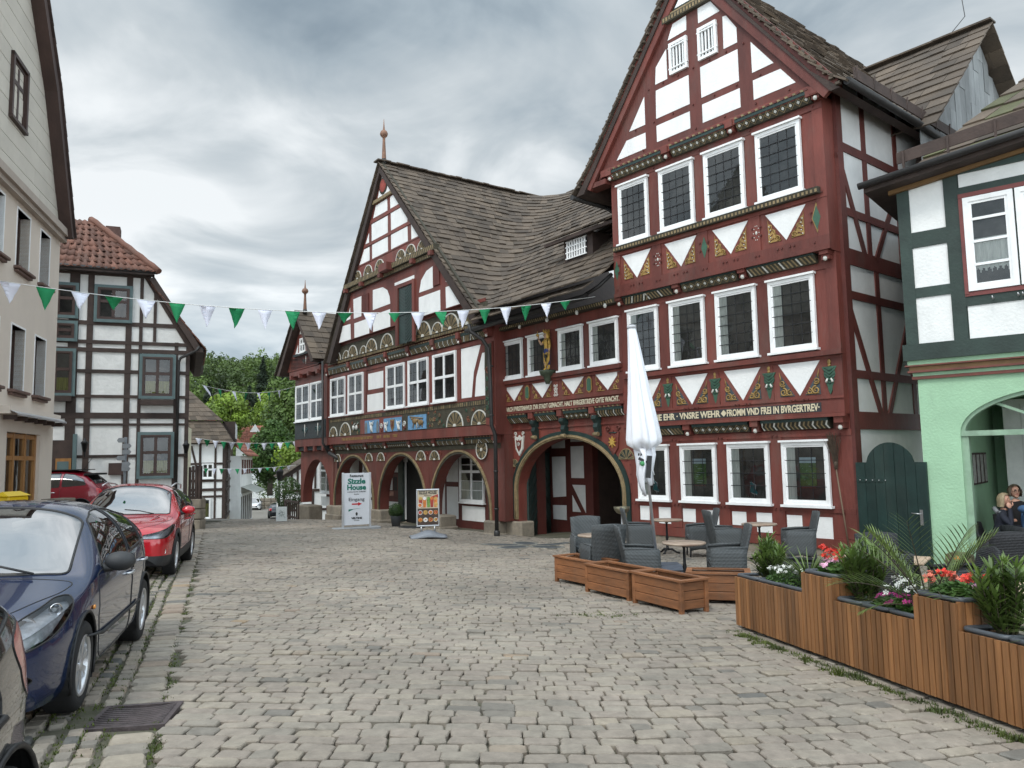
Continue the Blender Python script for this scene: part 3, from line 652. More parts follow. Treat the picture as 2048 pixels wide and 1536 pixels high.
m=MB(); m.box(.36,5.05,.26,.262,2.52,2.72,0); put_text(m,'NE EHR · VNSRE WEHR',.22,5.0,2.545,.262,2.05,1,.006); put_text(m,'FROMM VND FREI IN BVRGERTREV·',.22,2.76,2.545,.262,2.36,1,.006); m.prism([(2.93,2.62),(2.85,2.70),(2.77,2.62),(2.85,2.54)],.262,.272,1)
m.build('inscription',[mat('inscription_ground',(.03,.032,.036),.8,.2,5,.1),mat('cream_lettering',(.60,.52,.36),.7,.12,8,0)],H)
# bargeboards, gable tip
m=MB()
for p,q in (((-.5,9.33),(3.12,14.05)),((6.85,9.28),(3.12,14.05))): m.beam(p,q,.44,.6,.70)
m.box(-.62,.1,.44,.69,9.36,9.5); m.box(6.1,6.9,.3,.68,9.2,9.34)
m.build('bargeboard',RED,H)
m=MB(); m.box(2.35,3.9,.6,.72,12.79,12.95,0); m.box(2.3,3.95,.6,.68,12.96,13.02,1); m.prism([(2.55,13.05),(3.7,13.05),(3.12,13.8)],.6,.64,2); m.prism([(2.72,13.08),(3.52,13.08),(3.12,13.62)],.64,.655,3)
for i in range(16): m.box(2.4+i*.094,2.45+i*.094,.72,.73,12.82,12.92,1)
m.build('gable_tip',[CARVE,TAN,GREEN,PW],H)
# side wall facing the gap
def side(build,off):
    b=MB(); build(b); b.v=[(-y-off,-x,z) for x,y,z in b.v]; b.f=[f for f in b.f]; return b
def sw(b):
    b.box(.06,7.8,-.01,.02,-.4,10.0)
side(sw,.17).build('side_plaster',GREYW,H)  # white infill; the wall's shade is put into its tone
def sw(b):
    for z0,z1 in ((8.28,8.48),(6.82,7.0),(5.72,6.08),(4.95,5.13),(3.22,3.4),(2.12,2.5)): b.box(0,7.7,.02,.05+R.uniform(0,.006),z0,z1)
    b.box(-.02,.22,-.03,.06,-.4,9.9)
    for z0,z1,s in ((6.08,9.9,1.14),(6.08,9.9,2.75),(2.5,5.72,1.38),(2.5,5.72,2.95)): b.box(s,s+.19,.02,.047,z0,z1)
    for p,q in (((.0,8.2),(.98,6.05)),((2.7,7.75),(1.5,6.0)),((.05,4.9),(1.28,2.45)),((2.95,4.75),(1.66,2.45))): b.beam(p,q,.15,.02,.054)
side(sw,.17).build('side_timbers',REDD,H)
# roof
def trow(sg):
    prof=[(-.82,9.30),(-.15,9.98),(3.12,14.38)] if sg>0 else [(7.3,9.15),(6.5,9.98),(3.12,14.38)]
    def f(t):
        pts,_=resample([(x,0,z) for x,z in prof],40); i=min(39,int(t*40)); p=pts[i].lerp(pts[i+1],t*40-i); return [(p.x,.82,p.z),(p.x,-8.5,p.z)]
    return f
m=MB(); m.prism([(-.72,9.26),(-.1,9.86),(3.12,14.2),(6.5,9.86),(7.2,9.1),(6.9,9.1),(3.12,14.02),(-.5,9.26)],-8.4,.74); m.build('roof_boarding',DARKW,H)
m=MB(); slabs(m,trow(1),20,.36,.042,jit=1.4); slabs(m,trow(-1),20,.36,.042,jit=1.4); n=28
for i in range(n):
    t_=i/n; z=lerp(9.35,14.1,t_)
    for x0,x1,sg in ((-.55,3.1,-1),(6.95,3.14,1)): x=lerp(x0,x1,t_); m.box(x-.05+sg*.14,x+.05+sg*.14,.70,.80,z-.03,z+.03)
m.build('roof',SLATE,H)
m=MB(); m.tube([(-.86,.7,9.36),(-.86,-6.2,9.30)],.085,10); m.tube([(7.42,.7,9.16),(7.42,-6,9.1)],.085,10); m.tube([(7.42,-.6,9.15),(7.2,-.9,8.9),(6.4,-1.1,8.5),(6.25,-1.1,6.3),(6.3,-.6,6.1)],.05,8); m.build('gutter',ZINC,H)
m=MB(); m.box(-.83,-.80,.3,-6.0,9.55,9.8); 
for i in range(8): m.tube([(-.8,.2-i*.8,9.45),(-.85,.2-i*.8,9.85)],.02,4)
m.build('snow_guard',DARKW,H)
# ================================================================ gateway house
WP=(TP[0]-.636*6.1,TP[1]+.7716*6.1); loc,rz=frame(WP,-36)
Wg=thing('gateway_house','low red house with a wide round gate arch, between the two gables','house',loc,rz)
def ell(c,zc,a,b,z0,n=26):
    return [(c+a,z0)]+[(c+a*math.cos(math.pi*i/n),zc+b*math.sin(math.pi*i/n)) for i in range(n+1)]+[(c-a,z0)]
ain=ell(2.78,.6,2.46,1.61,-1.5)
m=MB(); m.prism([(6.1,-1.0),(6.1,3.065),(-.05,3.065),(-.05,-1.0)]+[(p[0],max(p[1],-1.0)) for p in ain[::-1]],-.4,0); m.box(-.05,6.1,-5.8,.22,3.07,6.0); m.box(-.05,6.1,-5.8,-.41,2.835,3.06); m.build('timber_wall',RED,Wg)
m=MB()
aout=ell(2.78,.6,2.74,1.83,-.35); amid=ell(2.78,.6,2.60,1.72,-.35); ai=ell(2.78,.6,2.462,1.612,-.35)
for A_,B_,h,mi in ((aout,amid,.05,0),(amid,ai,.075,1)):
    for i in range(len(A_)-1): m.prism([A_[i],A_[i+1],B_[i+1],B_[i]],-.06,h,mi)
am=ell(2.78,.6,2.53,1.665,-.35)
m.tube([(p[0],.08,p[1]) for p in am],.022,6,2)
m.build('arch_moulding',[GREEN,TAN,TAN],Wg)
m=MB(); m.bbox(4.98,5.84,-.45,.1,-1.7,-.42,.04); m.build('corner_stone',STONE,Wg); m=MB(); m.bbox(-.02,.32,-.45,.1,-1.7,-.42,.04); m.build('corner_stone',STONE,Wg)
# passage behind the arch
m=MB(); m.box(3.82,6.3,-2.25,-2.0,-1.4,2.8); m.build('passage_back_wall',REDD,Wg)  # shade of the deep passage put into the darker red
m=MB(); m.box(-.05,3.8,-3.3,-3.2,-1.4,2.8)
for i in range(12):
    z=-1.2+i*.33; m.beam((3.7,z+.9),(1.9,z),.05,-3.2,-3.17); m.beam((.05,z+.9),(1.85,z),.05,-3.2,-3.17)
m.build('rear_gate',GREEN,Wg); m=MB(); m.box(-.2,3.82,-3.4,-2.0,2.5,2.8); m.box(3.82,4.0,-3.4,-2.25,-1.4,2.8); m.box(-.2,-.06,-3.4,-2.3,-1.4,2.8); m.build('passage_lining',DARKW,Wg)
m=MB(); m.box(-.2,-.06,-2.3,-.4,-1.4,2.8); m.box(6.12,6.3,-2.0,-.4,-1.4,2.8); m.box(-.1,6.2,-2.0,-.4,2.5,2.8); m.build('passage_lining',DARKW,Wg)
m=MB()
for p in ([(5.93,1.66),(5.2,1.66),(5.2,.3),(5.9,.25)],[(5.93,-.02),(5.2,0),(5.2,-.5),(5.92,-.5)],[(5.93,2.35),(5.2,2.35),(5.2,1.95),(5.93,1.95)],[(4.9,2.0),(4.25,2.0),(4.25,.93),(4.9,.93)],[(4.9,2.4),(4.25,2.4),(4.25,2.15),(4.9,2.15)],[(4.86,.7),(4.2,.7),(4.2,-.22)],[(4.87,.35),(4.87,-.2),(4.45,-.2)]): q=MB(); q.prism(p,-2.05,-1.99); q.build('plaster_panel',GREYW,Wg)  # white panels toned down, passage shade put into the colour
for P0,P1 in (((5.2,-.35),(6.05,-1.95)),((.3,-.35),(-.0,-1.95))):
    m=MB(); d=Vector((P1[0]-P0[0],P1[1]-P0[1],0)); L=d.length; d.normalize(); nn=Vector((d.y,-d.x,0)); 
    Mx_=Matrix((d,nn,Vector((0,0,1)))).transposed(); cc=Vector((P0[0],P0[1],0))+d*L/2
    m.obox((cc.x,cc.y,.4),(L,.07,2.8),Mx_)
    for i in range(7):
        for sg in (1,-1):
            a_=Matrix.Rotation(sg*rad(45),3,'Y'); q=cc+d*(sg*L/4); m.obox((q.x,q.y,-.7+i*.35),(L*.62,.10,.035),Mx_@a_)
    g=m.build('gate_leaf',GREEN,Wg)
for (a,b) in ((4.52,5.62),(3.22,4.2),(1.57,2.66),(.08,1.23)): window(Wg,a,b,4.24,5.47,.235,'lead',4,4,curtain='l')
m=MB(); m.box(-.03,5.8,.22,.36,4.06,4.19); m.box(-.03,5.8,.22,.27,3.98,4.05); m.box(-.05,6.0,.22,.26,5.56,5.98); m.box(-.04,6.05,.22,.27,3.35,3.47); m.box(-.05,6.05,.0,.28,3.08,3.14)
for s in (-.05,1.27,2.78,4.22,5.68): m.box(s,s+.24,.22,.245,4.2,5.55); m.box(s,s+.24,.22,.245,3.48,3.97)
m.box(-.05,6.05,0,.04,2.55,2.6)
m.build('timber_rails',RED,Wg)
m=MB()
for c in (5.07,3.58,2.1,.6): q=MB(); q.prism([(c+.5,3.98),(c-.5,3.98),(c,3.5)],.2,.229); q.build('triangular_panel',PW,Wg)
m=MB()
for c in (5.07,3.58,2.1,.6):
    for sg in (-1,1):
        spiral(m,c+sg*.33,3.56,.08,.24,1.4,sg,1.5,.02,0); spiral(m,c+sg*.42,3.72,.06,.24,1.3,sg,3.,.016,0); m.tube([(c+sg*.45,.24,3.78),(c+sg*.47,.24,3.92)],[.02,.004],5,0); m.tube([(c+sg*.12,.24,3.5),(c+sg*.46,.24,3.5)],.012,5,0)
for s in (4.32,1.35):
    for r_,mi,h in ((1.,0,.012),(.78,1,.02)): m.prism([(s+.11*r_,3.56),(s+.11*r_,3.86),(s,3.72+.25*r_),(s-.11*r_,3.86),(s-.11*r_,3.56),(s,3.72-.25*r_)],.245,.25+h,mi)
for i in range(4):
    for sg in (1,-1): spiral(m,2.88+sg*.05,3.52+i*.1,.05,.25,1.2,sg,i,.014,2)
m.build('painted_ornament',[GOLD,GREENL,WCARVE],Wg)
m=MB(); put_text(m,'DVRCH FVRSTENHVLD ZVR STADT GEMACHT. HALT BVRGERTREVE GVTE WACHT.',.2,5.58,3.165,.243,5.45,0,.005); m.build('inscription',mat('pale_lettering',(.56,.50,.37),.7,.12,8,0),Wg)
for (a,b,kd) in ((4.42,5.5,'diag'),(2.97,4.02,'diag'),(1.48,2.58,'diam'),(.06,1.15,'zig')): strip(Wg,a,b,2.77,3.07,0,kd,.24)
for s in (5.75,4.2,2.76,1.3): m=MB(); bracket(m,s,2.74,3.07,0,.22,.26); m.build('beam_end',[RED,WCARVE],Wg)
for s in (4.15,2.69,1.22):
    m=MB(); pts=[(.02,2.82),(.24,2.82),(.26,2.72),(.16,2.6),(.2,2.48),(.14,2.36),(.2,2.3),(.17,2.22),(.02,2.22)]
    b=MB(); b.prism(pts,-.09,.09,0); b.v=[(s+y,x,z) for x,y,z in b.v]; m.add(b.v,b.f,0); m.tube([(s-.1,.16,2.28),(s+.1,.16,2.28)],.06,8,1); m.tube([(s-.1,.2,2.75),(s+.1,.2,2.75)],.05,8,0); m.build('scroll_console',[GREEN,TAN],Wg)
m=MB(); sh=lambda c,z,k:[(c+.26*k,z+.28*k),(c+.08*k,z+.2*k),(c,z+.3*k),(c-.08*k,z+.2*k),(c-.26*k,z+.28*k),(c-.22*k,z-.02*k),(c-.2*k,z-.18*k),(c,z-.42*k),(c+.2*k,z-.18*k),(c+.22*k,z-.02*k)]
m.prism(sh(5.09,2.1,.95),0,.05,0); m.prism(sh(5.09,2.08,.55),.05,.065,1); spiral(m,5.09,2.08,.07,.075,1.5,1,0,.012,0)
for sg in (1,-1): spiral(m,5.09+sg*.2,2.42,.07,.03,1.2,sg,0,.022,0)
put_text(m,'1256',.14,5.72,2.3,.002,.26,0)
m.build('white_shield',[WCARVE,RED],Wg)
m=MB(); m.prism(sh(.65,2.05,.95),0,.05,0)
st=[]
for i in range(16): a_=math.pi*i/8; r_=.17 if i%2==0 else .06; st.append((.65+r_*math.sin(a_),2.04+r_*math.cos(a_)))
m.prism(st,.05,.09,1)
for sg in (1,-1): spiral(m,.65+sg*.2,2.42,.08,.03,1.3,sg,0,.024,0)
m.tube([(.5,.05,2.3),(.8,.05,2.3)],.02,5,2)
m.build('star_shield',[RED,mat('bright_gold',(.65,.42,.1),.35,.1,6,0,metal=.4),GREEN],Wg)
m=MB(); fan(m,.15,1.55,.3,.01,9,(0,1,1)); m.build('carved_fan',[GREEN,TAN],Wg); m=MB(); fan(m,5.42,1.35,.26,.01,9,(0,1,1)); m.build('carved_fan',[GREEN,TAN],Wg)
m=MB(); pegs(m,[(.0,z*.26+.1) for z in range(9)]+[(5.92,z*.26-.1) for z in range(9)]+[(1.4-.25*i,2.35) for i in range(4)],.0); m.build('wooden_pegs',REDD,Wg)
m=MB(); m.box(-.05,6.05,.24,.5,5.85,5.98)
for i in range(58): m.prism([(.02+i*.1,5.87),(.06+i*.1,5.87),(.1+i*.1,5.96),(.06+i*.1,5.96)],.5,.51,1)
for s in (.3,1.5,2.9,4.3,5.6): m.ball((s,.52,5.82),(.05,.06,.07),7,2)
m.build('carved_cornice',[CARVE,TAN,WCARVE],Wg)
m=MB(); m.tube([(6.75,.98,6.0),(.55,.98,6.08)],.085,10); m.tube([(.7,.95,6.12),(.35,.7,6.35),(.1,.4,6.7)],.055,8); m.build('gutter',ZINC,Wg)
# ================================================================ town hall with the broad gable
MP=(-.48,25.163); loc,rz=frame(MP,-36); TH=thing('town_hall','broad gabled timber town hall with carved fans and an arcade on stone feet','town hall',loc,rz)
Z0=-.42
def arc(c,hw,top,zc=-.2,n=24): return ell(c,zc,hw,top-zc,Z0,n)
m=MB()
m.box(.1,13.95,-9,0,2.42,6.1); m.prism([(.62,6.105),(13.2,6.105),(12.6,6.95),(1.25,6.95)],-8,.2); m.prism([(1.05,6.955),(12.5,6.955),(7.5,13.55)],-.2,.4)
arches=[(2.92,1.9,1.82),(7.3,1.92,1.8),(11.9,1.98,1.78)]
outl=[(.1,Z0),(.1,2.415),(14.05,2.415),(14.05,Z0)]
poly=[(.1,Z0),(.1,2.415),(14.05,2.415),(14.05,Z0)]
for c,hw,tp in arches[::-1]: poly+=[(p[0],p[1]) for p in arc(c,hw,tp)]
m.prism(poly,-.72,-.3); m.box(.1,14,-1.6,-.75,1.95,2.4)
m.build('timber_wall',RED,TH)
for c,hw,tp in arches:
    m=MB()
    A_=arc(c,hw+.17,tp+.15);B_=arc(c,hw+.09,tp+.08);C_=arc(c,hw+.002,tp+.002)
    for i in range(len(A_)-1): m.prism([A_[i],A_[i+1],B_[i+1],B_[i]],-.32,-.25,0); m.prism([B_[i],B_[i+1],C_[i+1],C_[i]],-.32,-.27,1)
    m.build('arch_moulding',[TAN,CARVE],TH)
for a,b in ((.45,1.15),(3.98,5.12),(8.85,10.05),(13.0,14.55)):
    m=MB(); zb=-1.35; m.bbox(a,b,-.85,-.12,zb,Z0,.05); m.bbox(a-.06,b+.06,-.9,-.06,zb,-.82,.05); m.build('pier_stone',STONE,TH)
m=MB()
for i in range(34): x=.2+i*.41; w_=.39*R.uniform(.8,1.0); m.bbox(x,x+w_,-2.0,-1.52+R.uniform(0,.05),-1.5,-1.02+R.uniform(-.05,.03),.03)
m.build('stone_plinth',STONE,TH)
# arcade back wall
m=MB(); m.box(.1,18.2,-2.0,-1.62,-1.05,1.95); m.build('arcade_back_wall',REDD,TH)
m=MB()
for a,b,z0,z1 in ((5.1,5.95,.75,1.85),(5.1,5.95,-.68,.56),(3.25,4.82,-.7,-.15),(.5,1.9,.75,1.85),(.5,2.9,-.68,.56),(9.92,11.05,-.63,-.2),(9.92,11.05,1.1,1.85),(11.95,13.6,-.63,-.2),(14.2,15.2,.3,1.8),(6.1,7.3,-.6,1.8),(16.0,16.9,-.5,1.8),(17.25,18.9,-.68,-.2)): q=MB(); q.prism([(a,z0),(b,z0),(b,z1),(a,z1)],-1.65,-1.608); q.build('plaster_panel',WHITE,TH)
for a,b in ((3.2,4.9),(11.95,13.6),(17.2,18.88)): window(TH,a,b,0,1.78,-1.6,'cross6',curtain='b',trans=.33)
m=MB(); m.box(7.45,9.85,-1.62,-1.58,-1.05,1.85,0); dr=m.build('doorway_shade',BLACK,TH)  # black sheet stands in for the unlit inside of the open door
m=MB(); m.box(9.3,9.85,-1.55,-1.48,-1.0,1.83,0)
for i in range(5): m.box(9.38,9.77,-1.48,-1.46,-.9+i*.52,-.5+i*.52,0)
m.build('door_leaf',GREEN,dr)
m=MB(); m.box(9.1,9.16,-1.5,-1.44,-.9,1.6,0); m.box(9.0,9.28,-1.5,-1.45,1.55,1.8,0); m.build('door_grille',GREYW,dr)
m=MB(); m.box(9.95,11.08,-1.6,-1.54,0,1.03,0); m.box(10.5,10.98,-1.54,-1.535,.32,.92,1); m.box(10.45,11.0,-1.54,-1.533,.93,.96,1); m.box(10.05,10.4,-1.54,-1.535,.3,.9,2); m.box(10.4,11.0,-1.54,-1.535,.06,.26,3)
for i in range(12): m.box(10.53,10.53+R.uniform(.2,.42),-1.535,-1.533,.36+i*.045,.372+i*.045,2)
m.build('menu_case',[REDD,WPAINT,DARKW,mat('menu_print',(.4,.2,.15),.6,.5,14,0)],TH)
# first floor
for a,b in ((12.05,13.72),(10.15,11.72),(6.35,7.95),(4.48,6.05),(2.5,4.12)): window(TH,a,b,3.73,5.5,.0,'crosslead',curtain=None,trans=.5,ledge=False)
m=MB()
for p in ([(9.72,5.36),(8.24,5.36),(8.24,4.66),(9.72,4.66)],[(9.8,4.46),(8.3,4.46),(8.3,3.72),(9.8,3.72)]): m.prism(p,-.03,.006)
m.build('plaster_panel',PW,TH); m=MB(); m.prism([(2.2,5.5),(.95,5.5),(1.4,4.6),(1.55,3.75),(2.2,3.75)],-.03,.006); m.build('plaster_panel',PW,TH); m=MB(); m.prism([(.86,5.2),(.72,5.2),(.72,3.75),(1.35,3.75),(1.25,4.4)],-.03,.006)
# gable panels
G_=[[(8.38,11.82),(8.11,12.3),(7.08,12.3),(7.06,11.8)],[(6.81,12.3),(6.01,12.3),(5.58,11.8),(6.8,11.8)],[(8.52,11.6),(7.04,11.58),(7.04,10.87),(8.52,10.87)],[(6.76,11.6),(5.4,11.6),(5.36,10.88),(6.74,10.88)],[(5.08,11.27),(4.78,10.9),(5.08,10.9)],[(5.06,10.7),(4.5,10.7),(4.09,10.09),(5.04,10.09)],[(9.13,10.88),(8.79,11.28),(8.79,10.88)],[(8.48,10.7),(7.04,10.7),(7.03,10.09),(8.48,10.09)],[(6.74,10.7),(5.36,10.7),(5.34,10.1),(6.74,10.1)],[(9.73,10.1),(9.26,10.68),(8.74,10.68),(8.73,10.09)],
[(11.11,7.86),(10.7,8.39),(10.68,7.88)],[(10.37,8.7),(9.55,8.7),(9.55,7.83),(10.3,7.83)],[(8.42,8.75),(7.5,8.7),(7.1,8.5),(6.9,8.2),(6.85,7.9),(8.42,7.9)],[(6.45,8.66),(4.84,8.66),(4.84,8.52),(6.45,8.55)],[(4.46,7.9),(4.3,8.35),(3.9,8.62),(3.44,8.7),(3.44,7.89)],[(4.49,7.72),(2.93,7.72),(2.92,6.97),(4.49,6.97)],[(2.53,8.5),(2.02,7.93),(2.52,7.93)],[(2.54,7.74),(1.86,7.74),(1.17,6.98),(2.52,6.98)],[(11.9,6.97),(11.5,7.68),(10.68,7.66),(10.63,6.97)],[(10.26,7.62),(8.78,7.62),(8.77,6.97),(10.25,6.97)],[(8.4,7.68),(6.86,7.68),(6.85,6.97),(8.4,6.97)],[(7.95,12.55),(6.75,12.55),(7.45,13.55)]]
m.build('plaster_panel',PW,TH)
for p in G_: q=MB(); q.prism(p,.37,.409); q.build('plaster_panel',PW,TH)
m=MB(); # rails & posts relief
for z0,z1,y,a,b in ((2.42,2.75,0,.1,14.0),(3.62,3.72,0,.2,13.95),(5.52,5.66,0,.1,14),(6.86,6.98,.2,.3,13.0),(10.02,10.08,.4,3.9,10.4),(9.0,9.03,.4,3.0,11),(10.72,10.85,.4,4.6,9.2),(11.62,11.78,.4,5.3,8.6)): m.box(a,b,y,y+.03+R.uniform(0,.008),z0,z1)
for s in (13.8,11.8,9.85,8.02,6.1,4.2,2.24,.2): m.box(s,s+.22,0,.022+R.uniform(0,.006),3.73,5.5)
m.box(.2,.62,0,.06,2.75,5.5); m.box(4.75,4.93,.4,.47,6.1,8.5); m.box(6.1,6.3,.4,.47,6.1,8.5); m.box(4.93,6.1,.4,.47,8.36,8.5)
m.build('timber_rails',RED,TH)
m=MB() # loading door in the gable
m.box(4.95,6.08,.405,.41,6.15,8.34,0)
for i in range(17):
    z=6.1+i*.13; m.prism([(6.06,z+.3),(5.53,z),(5.53,z+.07),(6.06,z+.37)],.41,.425,0); m.prism([(4.97,z+.3),(5.5,z),(5.5,z+.07),(4.97,z+.37)],.41,.425,0)
m.box(4.95,6.08,.41,.46,7.25,7.33,0); m.build('loading_door',GREEN,TH)
for a,b,z0,z1 in ((8.8,9.41,7.84,8.7),(2.92,3.37,7.93,8.66)):
    m=MB(); m.box(a,b,.405,.415,z0,z1,0)
    for i in range(6): x=lerp(a,b,(i+.5)/6); m.box(x-.03,x+.03,.415,.45,z0,z1,0)
    m.build('slatted_shutter',REDD,TH)
# carved friezes
m=MB(); m.box(.2,13.95,0,.02,2.77,3.43,0); m.box(.2,13.95,0,.03,3.44,3.61,0)
FS=[(13.4,.46),(12.05,.6),(2.63,.56),(1.05,.5)]
for s,r_ in FS: fan(m,s,2.79,r_,.02,11 if r_>.5 else 9)
for i in range(46): # tendrils
    s=R.choice((R.uniform(3.3,4.6),R.uniform(.5,2.0),R.uniform(10.5,11.4),R.uniform(1.6,4.6))); z=R.uniform(2.85,3.38)
    if all(math.hypot(s-a,z-2.79)>b+.07 for a,b in FS): spiral(m,s,z,R.uniform(.05,.09),.03,1.2,R.choice((1,-1)),R.random()*6,.014,R.choice((1,5,6)))
for i in range(96): # worn lettering strokes, too far to read
    s=.4+i*.14; 
    if 8.1<s<8.3: continue
    for k in range(R.choice((1,2,2,3))): x=s+k*.035; m.prism([(x,3.46),(x+.016,3.46),(x+.016+R.uniform(-.02,.02),3.59),(x+R.uniform(-.02,.0),3.59)],.03,.036,1)
def blue(a,b): m.box(a,b,.02,.035,2.8,3.35,4)
m.box(6.6,10.46,.02,.026,2.78,3.42,7); blue(8.62,10.0); blue(6.62,8.2); blue(4.66,6.1)
m.build('carved_frieze',[CARVE,TAN,WCARVE,GREENL,BLUEP,GREENL,mat('rust_paint',(.22,.07,.035),.7,.3,6,0),RED],TH)
m=MB() # small painted reliefs on blue ground
def fig(s,z,h,mi):
    m.tube([(s,.05,z),(s,.06,z+h*.55)],[.05,.075],6,mi); m.ball((s,.06,z+h*.72),(.05,.05,.065),7,mi); 
    for sg in (1,-1): m.tube([(s,.06,z+h*.5),(s+sg*.12,.06,z+h*.62),(s+sg*.17,.06,z+h*.9)],[.03,.025,.02],5,mi); m.tube([(s+sg*.03,.05,z+.12),(s+sg*.07,.05,z-.0)],.03,5,mi)
fig(9.3,2.84,.5,0); 
for sg in (1,-1): m.prism([(9.3+sg*.45,2.82),(9.3+sg*.65,2.82),(9.3+sg*.65,3.2),(9.3+sg*.55,3.3),(9.3+sg*.45,3.2)],.035,.05,2)
m.prism(sh(7.4,3.1,.7),.035,.06,1); m.prism(sh(7.4,3.1,.42),.06,.075,3); spiral(m,7.4,3.1,.06,.08,1.4,1,0,.015,1)
for sg in (1,-1): fig(7.4+sg*.55,2.83,.42,0); spiral(m,8.4 if sg>0 else 6.4,3.05,.12,.04,1.6,sg,0,.022,0); spiral(m,8.4 if sg>0 else 6.4,2.9,.09,.04,1.4,-sg,2,.02,3)
for a,b in ((5.05,3.05),(5.5,3.12)): m.ball((a,.06,b),(.22,.05,.11),8,1); m.ball((a+.2,.06,b+.09),(.09,.04,.06),7,1); [m.tube([(a+k,.05,b-.05),(a+k+.03,.05,2.86)],.022,5,1) for k in (-.13,.12)]
m.tube([(4.9,.05,3.2),(5.9,.06,3.3)],.025,5,1); m.tube([(5.35,.05,2.82),(5.35,.05,3.2)],.02,5,0)
for s in (11.1,10.8): m.ball((s,.06,3.1),(.1,.05,.12),7,0); m.tube([(s,.05,3.2),(s-.2,.06,3.3)],[.04,.01],5,0)
m.build('painted_relief',[mat('relief_white',(.62,.62,.58),.7,.2,6,0),mat('relief_brown',(.22,.14,.06),.7,.3,6,0),mat('relief_grey',(.16,.17,.17),.8,.2,6,0),RED],TH)
m=MB(); # gold minuscule line on the lower beam
for i in range(52):
    s=12.4-i*.105
    if i in (31,32,33,38,39,46,47): continue
    m.prism([(s,2.56),(s-.03,2.56),(s-.03,2.68),(s,2.68)],.036,.042); m.prism([(s,2.66),(s-.07,2.66),(s-.07,2.68),(s,2.68)],.036,.0422)
    if i%3: m.prism([(s-.05,2.56),(s-.07,2.56),(s-.07,2.655),(s-.05,2.655)],.036,.0421)
m.build('gold_lettering',GOLD,TH)
def jetty(z0,z1,y,ss,nm):
    for s in ss: m=MB(); bracket(m,s,z0-.02,z1,y,.22,.24); m.build('beam_end',[RED,WCARVE],TH)
    ss=sorted(ss)
    for i in range(len(ss)-1): strip(TH,ss[i]+.12,ss[i+1]-.12,z0,z1,y,('chev','zig','diag','diam','chev','zig')[i%6],.17)
jetty(2.16,2.41,-.3,(13.95,12.1,10.3,8.4,6.3,4.4,2.4,.4),'lower')
jetty(5.7,6.06,0,(13.9,11.4,9.6,7.72,5.83,3.91,2.1,.35),'upper')
m=MB(); m.box(.2,13.6,.2,.23,6.12,6.85,0)
for s,r_ in ((12.5,.42),(11.5,.36),(10.8,.5),(9.7,.34),(8.92,.54),(7.48,.56),(4.5,.6),(3.44,.4),(2.53,.58),(1.4,.6)): fan(m,s,6.24,r_,.23,11)
for i in range(100):
    s=.5+i*.125
    for k in range(R.choice((1,2,2,3))): x=s+k*.035; m.prism([(x,6.1),(x+.016,6.1),(x+.02,6.2),(x,6.2)],.235,.243,1)
m.build('fan_frieze',[CARVE,TAN,WCARVE],TH)
m=MB(); m.prism([(3.2,9.42),(10.8,9.42),(10.35,10.02),(3.95,10.02)],.4,.41,3)
for s,r_ in ((9.9,.38),(8.85,.42),(7.76,.42),(5.9,.4),(5.1,.42),(4.2,.36)): fan(m,s,9.5,r_,.41,9)
m.box(2.95,10.95,.4,.62,9.2,9.42,0); m.box(2.9,11,.4,.52,9.02,9.2,0); m.box(6.3,7.0,.4,.85,9.15,9.45,4)
for i in range(60): x=3.0+i*.132; m.prism([(x,9.22),(x+.05,9.22),(x+.11,9.4),(x+.06,9.4)],.62,.63,1); m.prism([(x+.06,9.04),(x+.11,9.04),(x+.05,9.18),(x,9.18)],.52,.53,1)
for s in (10.7,9.1,7.3,4.6,3.2): m.box(s-.1,s+.1,.4,.7,9.03,9.2,4)
m.build('gable_frieze',[CARVE,TAN,WCARVE,RED,RED],TH)
m=MB(); m.box(6.05,8.5,.4,.5,12.36,12.5,0); m.lathe([(.36,0),(.36,.02),(.3,.03)],20,(7.4,.41,12.95),1,M=Matrix.Rotation(rad(-90),3,'X')); m.lathe([(.29,.03),(.27,.04),(.0,.045)],20,(7.4,.41,12.95),2,M=Matrix.Rotation(rad(-90),3,'X'))
for p,q in (((.4,6.5),(7.5,13.9)),((12.8,6.6),(7.5,13.9))): m.beam(p,q,.2,.4,.5,3)
m.build('gable_tip',[TAN,CARVE,mat('disc_red',(.28,.05,.035),.7,.2,6,.2),CARVE],TH)
# carved corner post
m=MB(); m.box(.22,.6,.06,.08,3.0,5.45,0); m.prism([(.6,4.6),(.22,4.6),(.25,5.1),(.41,5.4),(.57,5.1)],.08,.1,0); spiral(m,.41,4.55,.13,.1,1.5,1,0,.03,1)
for i in range(8): spiral(m,.41+(.08 if i%2 else -.08),3.15+i*.16,.08,.09,1.3,1 if i%2 else -1,i,.018,2)
m.build('carved_corner_post',[CARVE,mat('rust_carving',(.2,.07,.04),.7,.3,6,0),GREENL],TH)
m=MB() # carved spandrels above the arcade
m.box(.3,13.9,-.3,-.285,1.98,2.15,0)
for s,r_ in ((13.6,.36),(10.25,.36),(9.1,.36),(5.65,.38),(4.6,.36)): fan(m,s,1.62,r_,-.29,9)
fan(m,1.35,1.95,.34,-.25,8,full=True)
for s in (10.6,8.7,5.2,4.2,13.2): spiral(m,s,1.85,.1,-.28,1.4,1,0,.02,3)
m.build('carved_spandrel',[CARVE,TAN,WCARVE,mat('rust_carving_b',(.22,.06,.04),.7,.3,6,0)],TH)
